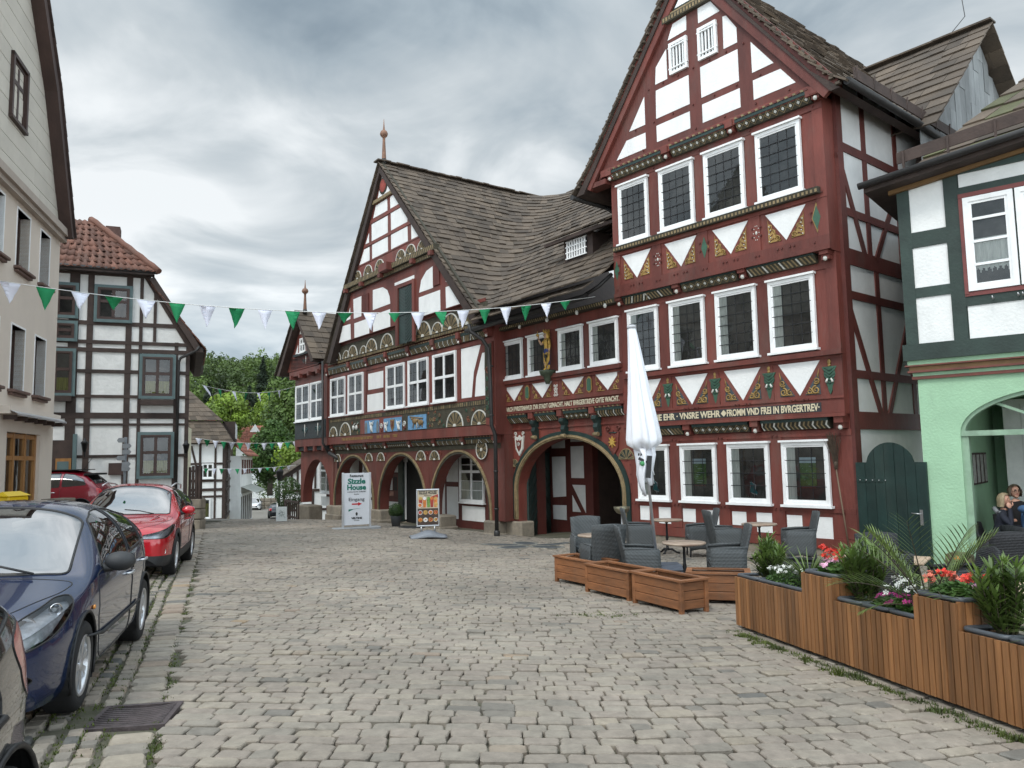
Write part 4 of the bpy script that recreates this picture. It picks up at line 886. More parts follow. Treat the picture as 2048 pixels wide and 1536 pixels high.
# ---------- roofs: left slope, right slope sweeping round into the gateway roof
m=MB()
def lrow(t): 
    x=lerp(13.25,7.5,t); z=6.25+7.72*t if t>.12 else 6.15+ (7.82*t); return [(x,.62,z),(x,-9,z)]
slabs(m,lrow,30,.38,.03)
def rrow(t):
    s=lerp(-.1,7.5,t); z=6.05+7.9*t-.12*math.sin(math.pi*min(1,t*1.6))*(1-t)
    ys,yc=.62,lerp(1.0,-8.6,t)     # verge and gateway slope offset at this height
    if t<.04: return [(s+.15,.95,z),(-5.45,1.0,z)]
    r=min(2.6,2.4*t+.15,abs(yc-ys)*.9)
    pts=[(s,ys,z)]
    for i in range(13):
        a_=math.pi/2*i/12; pts.append((s-r+r*math.cos(a_),yc+r-r*math.sin(a_),z-.05*math.sin(2*a_)*min(1,t*3)))
    if yc+r>ys: 
        pts=[(s,ys,z)]+[(s-(i/12)**1.3*r,lerp(ys,yc,(i/12)),z) for i in range(1,13)]
    pts.append((-5.45,yc,z)); return pts
slabs(m,rrow,31,.36,.036,wj=.42,jit=1.2)
# ridge slabs
for i in range(34): y=.55-i*.29; m.obox((7.5,y,14.0+R.uniform(-.015,.02)),(.42,.32,.05),Matrix.Rotation(R.uniform(-.06,.06),3,'Y'))
for i in range(25): x=7.0-i*.5; m.obox((x,-8.7,14.0+R.uniform(-.02,.02)),(.5,.42,.05),Matrix.Rotation(R.uniform(-.05,.05),3,'X'))
m.build('roof',SLATE,TH)
m=MB(); m.prism([(13.0,6.2),(7.5,13.8),(.2,6.15),(.6,6.1),(7.5,13.5),(12.6,6.1)],-8.5,.55); m.build('roof_boarding',DARKW,TH)
def finial(root,x,y,z,h,nm='finial'):
    m=MB(); m.lathe([(.10,0),(.09,h*.1),(.055,h*.5),(.06,h*.56),(.14,h*.60),(.17,h*.65),(.13,h*.71),(.05,h*.74),(.03,h*.82),(.008,h)],12,(x,y,z),0); m.lathe([(.11,0),(.12,.1),(.1,.22)],12,(x,y,z-.1),1); m.build(nm,[mat('weathered_copper',(.20,.10,.06),.6,.35,5,.2),ZINC],root)
finial(TH,7.47,.35,14.0,1.85)
# dormer vent in the sweeping roof
m=MB(); m.box(-3.55,-2.2,-2.6,-1.15,7.6,8.5,0); m.box(-3.3,-2.35,-1.15,-1.12,7.85,8.42,1)
for i in range(8): m.box(-3.26+i*.118,-3.205+i*.118,-1.12,-1.09,7.88,8.40,2)
for z in (7.85,8.04,8.22,8.39): m.box(-3.32,-2.33,-1.12,-1.085,z,z+.035,2)
dv=m.build('roof_vent',[DARKW,BLACK,WPAINT],TH)
m=MB(); slabs(m,quadrows((-1.3,-.85,8.55),(-5.2,-.85,8.55),(-5.0,-3.6,9.80),(-1.9,-3.6,9.80)),7,.36,.035); m.build('vent_roof',SLATE,dv); m=MB(); m.box(-4.9,-1.5,-1.0,-.9,8.42,8.52); m.build('vent_eaves_board',DARKW,dv)
# rainwater pipes of the hall
m=MB(); m.tube([(.15,.98,6.0),(.12,.95,5.75),(-.05,.6,5.5),(-.12,.42,5.2),(-.12,.36,4.0),(-.12,.34,2.7),(-.12,.2,2.4),(-.12,.2,-.9)],.065,10); 
for z in (4.6,3.,1.2,0): m.tube([(-.12,.34 if z>2.5 else .2,z),(-.12,.34 if z>2.5 else .2,z+.05)],.08,10)
m.lathe([(.1,0),(.1,.25),(.075,.3)],10,(-.12,.2,-.95)); m.build('downpipe',ZINC,TH); m=MB(); m.tube([(14.1,.3,6.4),(14.12,.25,3.0),(14.12,.25,2.5),(14.0,0,2.0)],.06,8); m.tube([(14.0,0,2.05),(13.6,-.35,1.75),(13.6,-.35,1.3)],.1,8); m.build('downpipe',ZINC,TH)
# ---------- small gabled bay at the far end
m=MB(); m.box(14.0,18.2,-6,.1,2.4,6.3); m.prism([(14.6,6.305),(18.9,6.305),(16.65,9.0)],-.1,.3); 
m.prism([(14.05,Z0),(14.05,2.4),(18.25,2.4),(18.25,Z0)]+arc(16.2,1.72,1.75)[0:],-.72,-.25); m.build('bay_wall',RED,TH)
m=MB(); m.box(14.1,18.15,.1,.13,2.78,3.66,0); m.box(14.5,18.3,.1,.3,6.35,6.95,0); m.box(14.3,18.4,.1,.35,6.0,6.25,2)
for s in (15.2,16.9): spiral(m,s,3.2,.16,.15,1.5,1,0,.02,1); spiral(m,s-.4,3.2,.16,.15,1.5,-1,0,.02,1); m.tube([(s-.2,.15,2.9),(s-.2,.15,3.5)],.025,5,3)
for s in (16.2,): m.tube([(s,.31,6.5),(s,.31,6.9)],.02,5,3); spiral(m,s+.3,6.65,.13,.31,1.4,1,0,.016,1)
for s in (14.5,15.6,16.8,18.0): m.box(s-.1,s+.1,.1,.45,5.85,6.05,2); m.box(s-.1,s+.1,-.2,.12,2.15,2.4,2)
m.box(14.2,18.2,-.2,.0,2.2,2.4,0); m.box(15.6,17.7,.3,.42,6.98,7.1,0); m.prism([(16.2,8.1),(17.1,8.1),(16.65,8.8)],.3,.32,3)
m.build('bay_carving',[mat('blue_black_carving',(.03,.036,.038),.8,.3,6,.7,40),mat('teal_carving',(.06,.11,.11),.7,.3,6,0),RED,WCARVE],TH)
for a,b in ((14.4,15.98),(16.15,18.02)): window(TH,a,b,3.68,5.52,.1,'crosslead',curtain=None,trans=.5,ledge=False)
m=MB(); m.prism([(15.5,7.12),(15.9,7.12),(15.9,7.7)],.28,.309); m.prism([(17.3,7.12),(17.7,7.12),(17.3,7.6)],.28,.309); m.build('bay_plaster',PW,TH)
window(TH,16.2,16.95,7.12,7.85,.3,'cross',curtain=None,trans=.4,ledge=False,fw=.06)
m=MB(); slabs(m,lambda t:[(lerp(19.6,16.65,t),.75,lerp(6.2,9.25,t)),(lerp(19.6,16.65,t),-5,lerp(6.2,9.25,t))],9,.42,.03); slabs(m,lambda t:[(lerp(14.2,16.65,t),.75,lerp(6.5,9.25,t)),(lerp(14.2,16.65,t),-5,lerp(6.5,9.25,t))],9,.42,.03); m.build('bay_roof',SLATE,TH)
m=MB(); m.prism([(19.4,6.15),(16.65,9.1),(14.3,6.45),(14.6,6.4),(16.65,8.85),(19.0,6.15)],-4.9,.68); m.build('bay_roof_boarding',DARKW,TH)
finial(TH,16.4,.3,9.15,1.65)
m=MB(); m.bbox(16.8,18.45,-.85,-.1,-1.5,-.55,.05); m.build('pier_stone',STONE,TH)
# dormer wing of the tall house with a slate-hung gable
WSL=mat('grey_slate_board',(.25,.26,.26),.6,.35,1.6,.3,22,pv=.28,stretch=(1,1,.3))
m=MB(); slabs(m,quadrows((-1.25,-2.75,9.25),(4.2,-2.75,9.25),(4.2,-7.0,13.25),(-1.25,-7.0,13.25)),12,.5,.035); slabs(m,quadrows((-1.25,-11.3,9.25),(4,-11.3,9.25),(4,-7.0,13.25),(-1.25,-7.0,13.25)),12,.5,.035)
for i in range(10): m.obox((3.5-i*.5,-7,13.3),(.52,.4,.05),Matrix.Rotation(R.uniform(-.04,.04),3,'X'))
m.build('dormer_roof',SLATE,H)
m=MB()
def sw(b):
    for i in range(22):
        y0=3.0+i*.37; y1=y0+.355; top=lambda y:min(13.05,9.45+.94*(y-3.0)) if y<7 else 9.45+.94*(11.0-y)
        zs=[8.2]; z=8.2+R.uniform(.6,1.4)
        while z<top(y0+.17): zs.append(z); z+=R.uniform(1.1,1.7)
        for k,zb in enumerate(zs):
            zt=zs[k+1]+.05 if k+1<len(zs) else None
            p=[(y0,zb),(y1,zb),(y1,zt or top(y1)),(y0,zt or top(y0))]
            if p[2][1]>p[1][1] and p[3][1]>p[0][1]: b.prism(p,0+.012*(k%2),.03+.012*(k%2)+R.uniform(0,.008))
side(sw,.75).build('slate_hung_gable',WSL,H)
def sw(b): b.prism([(3.0,8.2),(7,13.1),(11,8.2)],-.3,-.005)
side(sw,.75).build('dormer_wall',DARKW,H)
m=MB(); m.tube([(1.0,-7,13.35),(-.2,-7.0,13.4),(-.6,-6.95,13.7),(-.55,-6.9,14.5)],.012,5); m.build('lightning_rod',ZINC,H)
# ================================================================ green cafe house
GP=(8.023,15.061); loc,rz=frame(GP,-50)
G=thing('cafe_house','mint green ground floor with an arched seating recess under dark green timber framing','house',loc,rz)
MINT=mat('mint_plaster',(.335,.53,.35),.9,.09,1.2,.55,22,stain=.22); DG=mat('bottle_green_timber',(.022,.040,.032),.6,.25,2.5,.3,20,pv=.15)
ao=[(-.62,-1.2)]+[(-2.35+1.73*math.cos(math.pi*i/26),1.96+.80*math.sin(math.pi*i/26)) for i in range(27)]+[(-4.08,-1.2)]
m=MB(); m.prism([(.05,-1.0),(.05,3.3),(-6,3.3),(-6,-1.2)]+ao[::-1],-.45,0); m.box(-6,.05,-3.9,-3.8,-1.2,3.2); m.box(-.62,.05,-3.8,-.45,-1.2,3.2); m.box(-6,-4.08,-3.8,-.46,-1.2,3.2); m.box(-6,0,-3.8,-.46,2.75,3.25); m.build('ground_floor_wall',MINT,G)
m=MB(); m.box(-6.0,.06,-6,.12,3.41,6.9); m.prism([(-6,6.905),(-6,7.5),(.06,6.92),(.06,6.905)],-4,.115); m.build('upper_wall',DG,G)
m=MB()
for a,b,h,mi in ((3.03,3.09,.07,0),(3.09,3.16,.05,1),(3.16,3.20,.14,0),(3.20,3.28,.11,2),(3.28,3.31,.18,0),(3.31,3.405,.13,1)): m.box(-6,.08+h*.8,-.3,h,a+.002,b,mi)
m.build('cornice',[mat('cornice_red',(.15,.045,.032),.6,.2,4,.1),MINT,mat('cornice_ochre',(.21,.115,.045),.6,.2,4,.1)],G)
m=MB()
for a,b in ((.17,-.05),(-.66,-.90)): m.box(b,a if a>0 else a,.12,.165,3.72,6.98)
m.box(-6,.24,.12,.2,3.4,3.715); m.prism([(-6,6.9),(-6,7.55),(.16,6.93),(.16,6.9)],.12,.19)
for z0,z1 in ((5.62,5.93),(4.62,4.82)): m.box(-.66,-.05,.12,.16,z0,z1)
m.box(-6,-.9,.12,.158,6.46,6.64); m.box(-6,-.9,.12,.158,4.34,4.56)
m.build('timber_frame',DG,G)
m=MB()
for p in ((-.05,-.66,5.93,6.9),(-.05,-.66,4.82,5.62),(-.05,-.66,3.72,4.62),(-.92,-6,6.64,6.9),(-.92,-6,3.72,4.34)): m.box(p[1],p[0],.11,.135,p[2],p[3])
m.build('plaster_infill',WHITE,G)
m=MB(); m.box(-.97,-.90,.12,.19,4.56,6.5); m.box(-2.9,-.9,.12,.18,4.52,4.6); m.box(-2.9,-.9,.12,.2,6.42,6.5); m.build('window_casing',mat('casing_red',(.16,.04,.035),.6,.2,4,.1),G)
for a,b in ((-1.78,-.97),(-2.62,-1.81)):
    f=window(G,a,b,4.61,6.41,.13,'none',fm=WPAINT,curtain=None,ledge=False,sill=False,fw=.09)
    q=MB()
    for z in (5.95,5.52,5.08): q.box(a+.13,b-.13,.168,.195,z,z+.05)
    q.build('glazing_bars',WPAINT,f)
    q=MB(); n=26
    for i in range(n):
        x0=lerp(a+.14,b-.14,i/n);x1=lerp(a+.14,b-.14,(i+1)/n); zb=4.93+.1*abs(math.sin(i*.72)); q.quad((x0,.142+.006*(i%2),zb),(x1,.142+.006*((i+1)%2),zb),(x1,.142+.006*((i+1)%2),5.6),(x0,.142+.006*(i%2),5.6))
    q.build('lace_curtain',CURT,f)
m=MB()
for x in (-1.35,-1.75,-1.82): m.tube([(x,.13,4.5),(x,.17,4.42),(x,.3,4.40),(x,.3,4.46)],.012,5)
m.build('flower_box_hook',STEEL,G)
# roof: eaves with gutter, hip at the left, snow board
m=MB(); E0=6.93
slabs(m,curve_rows(lambda t,f:(lerp(lerp(.70,-3.3,t),-8,f),lerp(.62,-4.4,t),E0+.115*(.85-lerp(lerp(.85,-3.3,t),-8,f))*(1-t)+(.35*t if t<.12 else .042+4.7*(t-.12))),2),13,.55,.04,wj=.4,moss=(1,.16))
slabs(m,curve_rows(lambda t,f:(lerp(.70,-3.3,t),lerp(.62-t*5.02,-6,f),E0+(.35*t if t<.12 else .042+4.7*(t-.12))),2),13,.5,.04)
m.build('roof',[SLATE,SLATEG],G)
m=MB(); m.hp([(.66,.6),(-6,.6),(-6,.12),(.24,.12),(.24,-4),(.66,-4)],6.78,6.90,0); m.hp([(.3,.25),(-6,.25),(-6,.15),(.3,.15)],6.70,6.78,1); m.v=[(x,y,z+.115*max(0,.85-x)) for x,y,z in m.v]; m.build('eaves_board',[DARKW,mat('eaves_ochre',(.17,.09,.03),.7,.2,4,.1)],G)
m=MB(); m.tube([(-6,.70,7.69),(.74,.70,6.925)],.066,10); m.build('gutter',ZINC,G)
m=MB(); m.prism([(-7,8.2),(-7,8.44),(.15,7.66),(.15,7.42)],.02,.05); 
for i in range(9): m.box(.0-i*.8,.04-i*.8,.05,.1,7.2+i*.088,7.66+i*.088)
m.build('snow_guard',DARKW,G)
# arch joinery and recess
m=MB(); ai2=[(-2.35+1.66*math.cos(math.pi*i/26),1.96+.73*math.sin(math.pi*i/26)) for i in range(27)]; ao2=ao[1:28]
for i in range(26): m.prism([ao2[i],ao2[i+1],ai2[i+1],ai2[i]],-.25,-.05)
m.box(-4.05,-.62,-.26,-.03,1.9,2.0); m.box(-.74,-.62,-.25,-.06,-1.0,1.9)
a=Vector((-1.05,2.5)); m.beam((-1.18,2.52),(-2.35,1.98),.05,-.2,-.12)
m.build('arch_frame',mat('sage_paint',(.25,.37,.26),.6,.2,3,.2,stain=.3),G)
m=MB(); m.box(-1.6,-.95,-2.9,-2.84,-.8,2.7,0); m.box(-4.05,-1.65,-2.9,-2.86,-.6,2.7,1); m.box(-1.29,-1.26,-2.84,-2.83,-.7,2.6,2); m.build('shop_front',[WPAINT,ROOM,GREYW],G)
for i in range(4):
    y=-.62-i*.42; m=MB(); m.box(-.68,-.63,y-.32,y,.95,1.58,0); m.box(-.69,-.681,y-.28,y-.04,.99,1.54,1); m.build('picture_frame',[DARKW,mat('faded_print_%d'%i,(.30,.30,.28),.5,.4,9,0)],G)
m=MB(); b=[(-.25,-.75),(-.72,-.75),(-.70,-.32),(-.6,-.27),(-.38,-.26),(-.27,-.3)]
m.prism(b,.0,.28,0); gs=m.build('guard_stone',mat('mossy_stone',(.15,.13,.075),.95,.4,5,.8,20,col2=(.06,.06,.022)),G)
m=MB(); m.lathe([(.05,0),(.05,.015),(.0,.02)],14,(-.46,.28,-.36),0,M=Matrix.Rotation(rad(-90),3,'X')); m.build('reflector',mat('orange_reflector',(.8,.25,.02),.3,.1,5,0),gs)
m=MB(); m.box(-.24,.06,-.4,.03,-1.0,-.62); m.build('base_course',mat('pink_base',(.35,.22,.17),.9,.15,3,.2),G)
# ================================================================ garden gate between the houses
A=Vector((7.22,16.30,0));B=Vector((8.02,15.02,0)); d=(B-A); L=d.length; loc=(B.x,B.y,0)
gt=thing('garden_gate','dark green plank gate with a curved top in the gap beside the red house','gate',loc,math.atan2(-d.y,-d.x))
m=MB()
def gtop(x): # x from 0 at right to L at left
    u=x/L
    if u<.17: return 1.42
    if u>.83: return 1.42
    v=(u-.17)/.66; s=math.sin(math.pi*v); return 1.42+.40*min(1,s**.55) 
for i in range(7):
    x0=L*i/7+.004;x1=L*(i+1)/7-.004; n=6; pts=[(x0,-.72),(x1,-.72)]+[(lerp(x1,x0,k/n),gtop(lerp(x1,x0,k/n))) for k in range(n+1)]; m.prism(pts,0,.045+R.uniform(0,.006))
m.build('gate_planks',GREEN,gt)
m=MB(); m.box(L*.6,L-.02,.05,.062,1.02,1.09,0); [m.ball((L-.1-i*.14,.064,1.055),.014,6,1) for i in range(5)]; m.box(L*.5,L-.02,.05,.06,-.3,-.24,0); m.build('strap_hinge',[GREEN,STEEL],gt)
m=MB(); m.box(.12,.18,.05,.06,.2,.5); m.tube([(.15,.06,.42),(.15,.11,.42),(.32,.11,.43)],.012,6); m.build('door_handle',STEEL,gt)
# ================================================================ cream rendered house on the left
KP=(-11.94,20.0); loc,rz=frame(KP,163.7); K=thing('cream_house','cream rendered house with a panel-clad mansard gable at the left edge','house',loc,rz)
CREAM=mat('cream_render',(.64,.56,.48),.95,.05,.8,.4,45,stain=.04); CLAD=mat('cladding_panel',(.58,.54,.47),.85,.07,1.1,.1,30,pv=.05); BRN=mat('brown_soffit',(.055,.030,.024),.6,.25,2,.2,20,stretch=(1,1,.3)); WBRN=mat('brown_window',(.050,.026,.020),.5,.2,4,.1)
holes=[(.9,1.66,6.1,7.42),(2.48,3.36,6.1,7.42),(.92,1.76,3.35,4.78),(2.52,3.42,3.35,4.78),(4.2,5.0,6.1,7.42),(4.2,5.0,3.35,4.78),(1.05,3.42,.55,2.42)]
m=MB() # wall with real openings: vertical strips
xs=sorted(set([0,9]+[h[0] for h in holes]+[h[1] for h in holes]))
for i in range(len(xs)-1):
    a,b=xs[i],xs[i+1]; hs=sorted([(h[2],h[3]) for h in holes if h[0]<=a and h[1]>=b]); z=-.8
    for u,v in hs: m.box(a,b,-.3,0,z,u); z=v
    m.box(a,b,-.3,0,z,7.7)
m.box(0,9,-9,-.6,-.8,7.7); m.box(0,.3,-.6,-.3,-.8,7.7); m.build('wall',CREAM,K)
for a,b,z0,z1 in holes[:6]:
    f=window(K,a,b,z0,z1,-.27,'cross',fm=WBRN,curtain='lr' ,trans=.33,ledge=False,sill=False,fw=.07)
    q=MB(); w_=.045
    for u0,u1,v0,v1 in ((a-w_,a,z0,z1),(b,b+w_,z0,z1),(a-w_,b+w_,z1,z1+w_)): q.box(u0,u1,-.2,.012,v0,v1)
    q.build('white_reveal',WPAINT,f)
    q=MB(); q.bbox(a-.12,b+.12,-.24,.14,z0-.07,z0,.015); q.bbox(a-.07,b+.07,-.24,.09,z0-.13,z0-.075,.012); q.build('window_sill',mat('sill_brown',(.12,.07,.055),.6,.2,3,.1),f)
OAK=mat('honey_oak',(.33,.155,.045),.45,.25,4,.15,20,stretch=(3,3,.5))
m=MB(); a,b,z0,z1=1.05,3.42,.55,2.42
for x in (a,a+.75,a+1.55,b-.12): m.box(x,x+.12,-.2,-.08,z0,z1)
for z in (z0,z0+1.25,z1-.12): m.box(a,b,-.19,-.09,z,z+.1)
f=m.build('shop_window',OAK,K); q=MB(); q.quad((a,-.14,z0),(a,-.14,z1),(b,-.14,z1),(b,-.14,z0)); q.build('pane',GLASS,f); q=MB(); q.box(a,b,-.55,-.5,z0,z1); q.build('interior_shade',ROOM,f)  # dark panel in place of the unlit shop behind the glass
q=MB()
for x in (a+.25,a+1.05,a+1.9):
    for i in range(7): q.quad((x+i*.06,-.3+.02*(i%2),z0+.1),(x+i*.06+.06,-.3+.02*((i+1)%2),z0+.1),(x+i*.06+.06,-.3+.02*((i+1)%2),z1-.1),(x+i*.06,-.3+.02*(i%2),z1-.1))
q.build('curtain',CURT,f)
m=MB(); m.prism([(.2,2.78),(.2,2.95),(4,2.95),(4,2.78)],.0,.22,0); m.add([(.2,.0,2.96),(4,.0,2.96),(4,.36,2.78),(.2,.36,2.78),(.2,.36,2.74),(4,.36,2.74)],[(0,1,2,3),(3,2,5,4)],1)
for i in range(6): m.box(.3+i*.7,.36+i*.7,.05,.3,2.66,2.76,2)
m.build('awning_box',[CREAM,ALU,DARKW],K)
m=MB(); m.prism([(-.1,7.7),(-.1,7.88),(9,7.88),(9,7.7)],-.3,.22); m.box(-.06,9,0,.14,7.58,7.7); m.build('cornice',mat('cornice_cream',(.40,.34,.29),.8,.1,2,.1),K)
gz0=lambda s:(7.88+ (s+.05)*1.85 if s<1.75 else 11.2+(s-1.75)*1.2)
m=MB()
z=7.9
while z<14.5:
    z2=z+.40
    sl=(z-7.88)/1.85 if z<11.2 else 1.75+(z-11.2)/1.2; sl2=(z2-7.88)/1.85 if z2<11.2 else 1.75+(z2-11.2)/1.2
    if sl2>4.45: break
    cuts=[sl]+[c for c in (R.uniform(1.5,2.4),R.uniform(4.5,5.5)) if c>sl2+.1]+[9-sl]
    for i in range(len(cuts)-1):
        a=cuts[i]+.004; b=cuts[i+1]-.004; a2=max(a,sl2) if i==0 else a; b2=min(b,9-sl2) if i==len(cuts)-2 else b; m.prism([(a,z),(b,z),(b2,z2-.014),(a2,z2-.014)],-.1,.03+R.uniform(0,.004))
    z=z2
m.prism([(0,7.88),(9,7.88),(7.2,11.1),(4.5,14.3),(1.8,11.1)],-9,-.005)
m.build('gable_cladding',CLAD,K)
f=window(K,3.35,4.2,9.22,10.55,-.02,'cross',fm=WBRN,curtain=None,trans=.33,ledge=False,fw=.07)
q=MB(); q.box(3.25,3.35,.0,.1,9.2,10.62); q.box(4.2,4.3,.0,.1,9.2,10.62); q.box(3.25,4.3,.0,.1,10.55,10.64); q.box(3.25,4.3,.0,.12,9.15,9.22); q.build('window_casing',WBRN,f)
m=MB()
for sg in (0,1):
    X=lambda s:9-s if sg else s
    pts=[(-.05,7.68),(.14,7.68),(1.95,10.85),(4.5,14.0),(4.5,14.36),(1.75,10.98)]
    m.prism([(X(a),b) for a,b in pts],.0,.32)
m.build('verge_board',BRN,K)
m=MB(); 
def kr(t):
    p=[(-.07,7.72),(1.72,11.05),(4.5,14.45)]; q,_=resample([(a,0,b) for a,b in p],30); i=min(29,int(t*30)); v=q[i].lerp(q[i+1],t*30-i); return [(v.x,.37,v.z),(v.x,-9,v.z)]
slabs(m,kr,22,.3,.035); slabs(m,lambda t:[(9-p[0],p[1],p[2]) for p in kr(t)],22,.3,.035); m.build('roof',mat('dark_tile',(.055,.035,.03),.8,.3,2,.2,pv=.3),K)
m=MB(); m.obox((1.70,.2,11.08),(.1,.3,.25),Matrix.Rotation(rad(25),3,'Y')); m.build('verge_end',BRN,K)
# ================================================================ black and white house
BP=(-11.37,27.0); loc,rz=frame(BP,247); BW=thing('black_white_house','white house with dark timber grid, teal window frames and a red tiled half-hipped roof','house',loc,rz)
ROUGH=mat('rough_white_render',(.72,.71,.68),.95,.07,3,1.0,7,stain=.08); TEAL=mat('teal_frame',(.10,.15,.15),.6,.15,4,.15)
m=MB(); m.prism([(0,-.8),(0,5.7),(1.45,8.3),(6.4,8.3),(7.8,5.7),(7.8,-.8)],-8,0); m.build('rendered_wall',ROUGH,BW)
m=MB()
def post(a,b,z0,z1): m.box(a,b,0,.03+R.uniform(0,.008),z0,z1)
for a,b,t_ in ((0,.13,5.9),(.38,.5,5.9),(1.53,1.64,8.2),(1.87,2.06,8.3),(3.05,3.24,8.3),(3.48,3.78,8.3),(5,5.2,8.3),(6.0,6.2,8.2),(7.6,7.8,5.8)): post(a,b,-.3,t_)
post(1.1,1.2,5.9,7.6)
for a,b in ((8.12,8.3),(6.4,6.54),(5.76,5.88),(5.48,5.62),(4.76,4.88),(3.92,4.02),(3.22,3.42),(2.98,3.06),(1.9,2.0),(-.35,.55)):
    x0=0 if b<5.7 else (b-5.7)/1.8; post2=(x0,7.8-x0); m.box(post2[0],post2[1],0,.042+R.uniform(0,.008),a,b)
m.beam((-.1,5.6),(1.5,8.3),.2,0,.06); m.beam((7.9,5.6),(6.35,8.3),.2,0,.06)
m.build('timber_frame',DARKW,BW)
def bwin(a,b,z0,z1,cur=True,plant=False):
    q=MB(); c=.1
    for u0,u1,v0,v1 in ((a-c,a,z0-c,z1+c),(b,b+c,z0-c,z1+c),(a,b,z1,z1+c),(a-.03,b+.03,z0-c,z0)): q.box(u0,u1,.05,.09+(.03 if v1==z0 else 0),v0,v1)
    f=q.build('window',TEAL,BW)
    g=window(f,a,b,z0,z1,.045,'cross',fm=WBRN,curtain=None,trans=.42,ledge=False,sill=False,fw=.06,name='sash')
    if cur:
        q=MB(); n=20
        for i in range(n):
            x0=lerp(a+.1,b-.1,i/n);x1=lerp(a+.1,b-.1,(i+1)/n); q.quad((x0,.056+.01*(i%2),z0+.09),(x1,.056+.01*((i+1)%2),z0+.09),(x1,.056+.01*((i+1)%2),z0+.52),(x0,.056+.01*(i%2),z0+.52))
        q.build('curtain',CURTY,g)
    return f
bwin(1.96,2.94,6.6,7.7,False);bwin(3.6,4.6,6.68,7.7,False);bwin(3.6,4.6,5.9,6.4,False);bwin(.55,1.5,4.0,5.36);bwin(3.62,4.6,4.06,5.46);bwin(.55,1.5,1.26,2.66)
m=MB(); m.box(.5,1.55,.04,.3,3.68,3.86); m.box(3.6,4.65,.04,.3,3.78,3.96); m.build('window_box',DARKW,BW)
m=MB(); m.box(3.5,4.6,.03,.06,-.2,2.5,0); m.box(3.55,4.0,.06,.1,.5,1.9,1); m.box(3.4,3.52,.03,.14,-.2,2.7,2); m.box(3.62,3.95,.1,.115,.9,1.8,2); m.build('house_door',[DARKW,OAK,TEAL],BW)
m=MB(); m.box(1.95,2.45,.03,.08,1.32,1.72); m.build('notice_board',WBRN,BW)
def lantern(x,z,y,root,rm=BLACK):
    q=MB(); q.tube([(x,y-.3,z-.1),(x,y-.1,z-.25),(x,y,z-.1)],.015,5,0); q.lathe([(.05,0),(.1,.28),(.13,.29),(.05,.38),(.02,.46)],6,(x,y,z-.1),0); q.build('wall_lantern',rm,root)
lantern(3.15,2.2,.35,BW); lantern(.06,2.1,.35,BW)
m=MB(); m.tube([(-.3,.3,5.75),(-.2,.25,5.6),(.3,.1,5.35),(.36,.07,5.2),(.36,.07,-.2)],.05,8); m.tube([(-.42,.1,5.72),(-.5,-8,5.72)],.08,8); m.tube([(1.1,.35,8.28),(6.8,.35,8.34)],.07,8); m.build('gutter',ZINC,BW)
m=MB()
slabs(m,curve_rows(lambda t,f:(lerp(lerp(1.1,3.42,t),lerp(6.7,4.4,t),f),lerp(.42,-1.9,t),lerp(8.28,10.55,t)),2),9,.23,.02,wave=.028)
slabs(m,curve_rows(lambda t,f:(lerp(-.5,3.42,t),lerp(.3 if t<.41 else lerp(.42,-1.9,(t-.41)/.59),-8,f),lerp(5.65,10.55,t)),2),16,.23,.02,wave=.028)
slabs(m,curve_rows(lambda t,f:(lerp(8.3,4.4,t),lerp(.3 if t<.41 else lerp(.42,-1.9,(t-.41)/.59),-8,f),lerp(5.65,10.55,t)),2),16,.23,.02,wave=.028)
for (a,b,c),(d_,e_,f_) in (((1.05,.45,8.3),(3.42,-1.9,10.6)),((6.75,.45,8.3),(4.4,-1.9,10.6)),((3.42,-1.9,10.6),(3.9,-8,10.6))): m.tube([(lerp(a,d_,i/12),lerp(b,e_,i/12),lerp(c,f_,i/12)+.03*(i%2)) for i in range(13)],.11,8)
m.build('roof',TILE,BW)
m=MB(); m.box(2.6,3.1,-4.2,-3.6,9.0,10.9); m.build('chimney',mat('chimney_brick',(.10,.055,.045),.9,.3,4,.4),BW)
m=MB(); m.prism([(-.45,5.55),(1.2,8.15),(1.35,8.05),(-.2,5.55)],-8,.28); m.hp([(1.2,.38),(6.6,.38),(6.6,0),(1.2,0)],8.18,8.26); m.build('soffit',DARKW,BW)
# retaining wall and fence beside it
rw=MB()
for r_ in range(4):
    x=-11.2
    for i in range(5): rw.bbox(-11.35-i*.25,-10.92-i*.25,27.05+i*.55,27.55+i*.55,-1.0+r_*.36,-.66+r_*.36,.03)
rw=rw.build('retaining_wall',STONE); tag(rw,'low rubble retaining wall under the dark picket fence','wall')
fn=MB(); fn.box(-11.36,-10.93,27.1,27.16,.55,.62); fn.box(-11.36,-10.93,27.1,27.16,1.35,1.42)
for i in range(4): fn.box(-11.36+i*.11,-11.27+i*.11,27.07,27.1,.42,1.55+R.uniform(-.02,.02))
for i in range(30): fn.box(-10.97-i*.05,-10.93-i*.05,27.12+i*.11,27.21+i*.11,.42,1.55+R.uniform(-.02,.02))
fn=fn.build('picket_fence',DARKW); tag(fn,'dark stained picket fence on the rubble wall by the white house','fence')
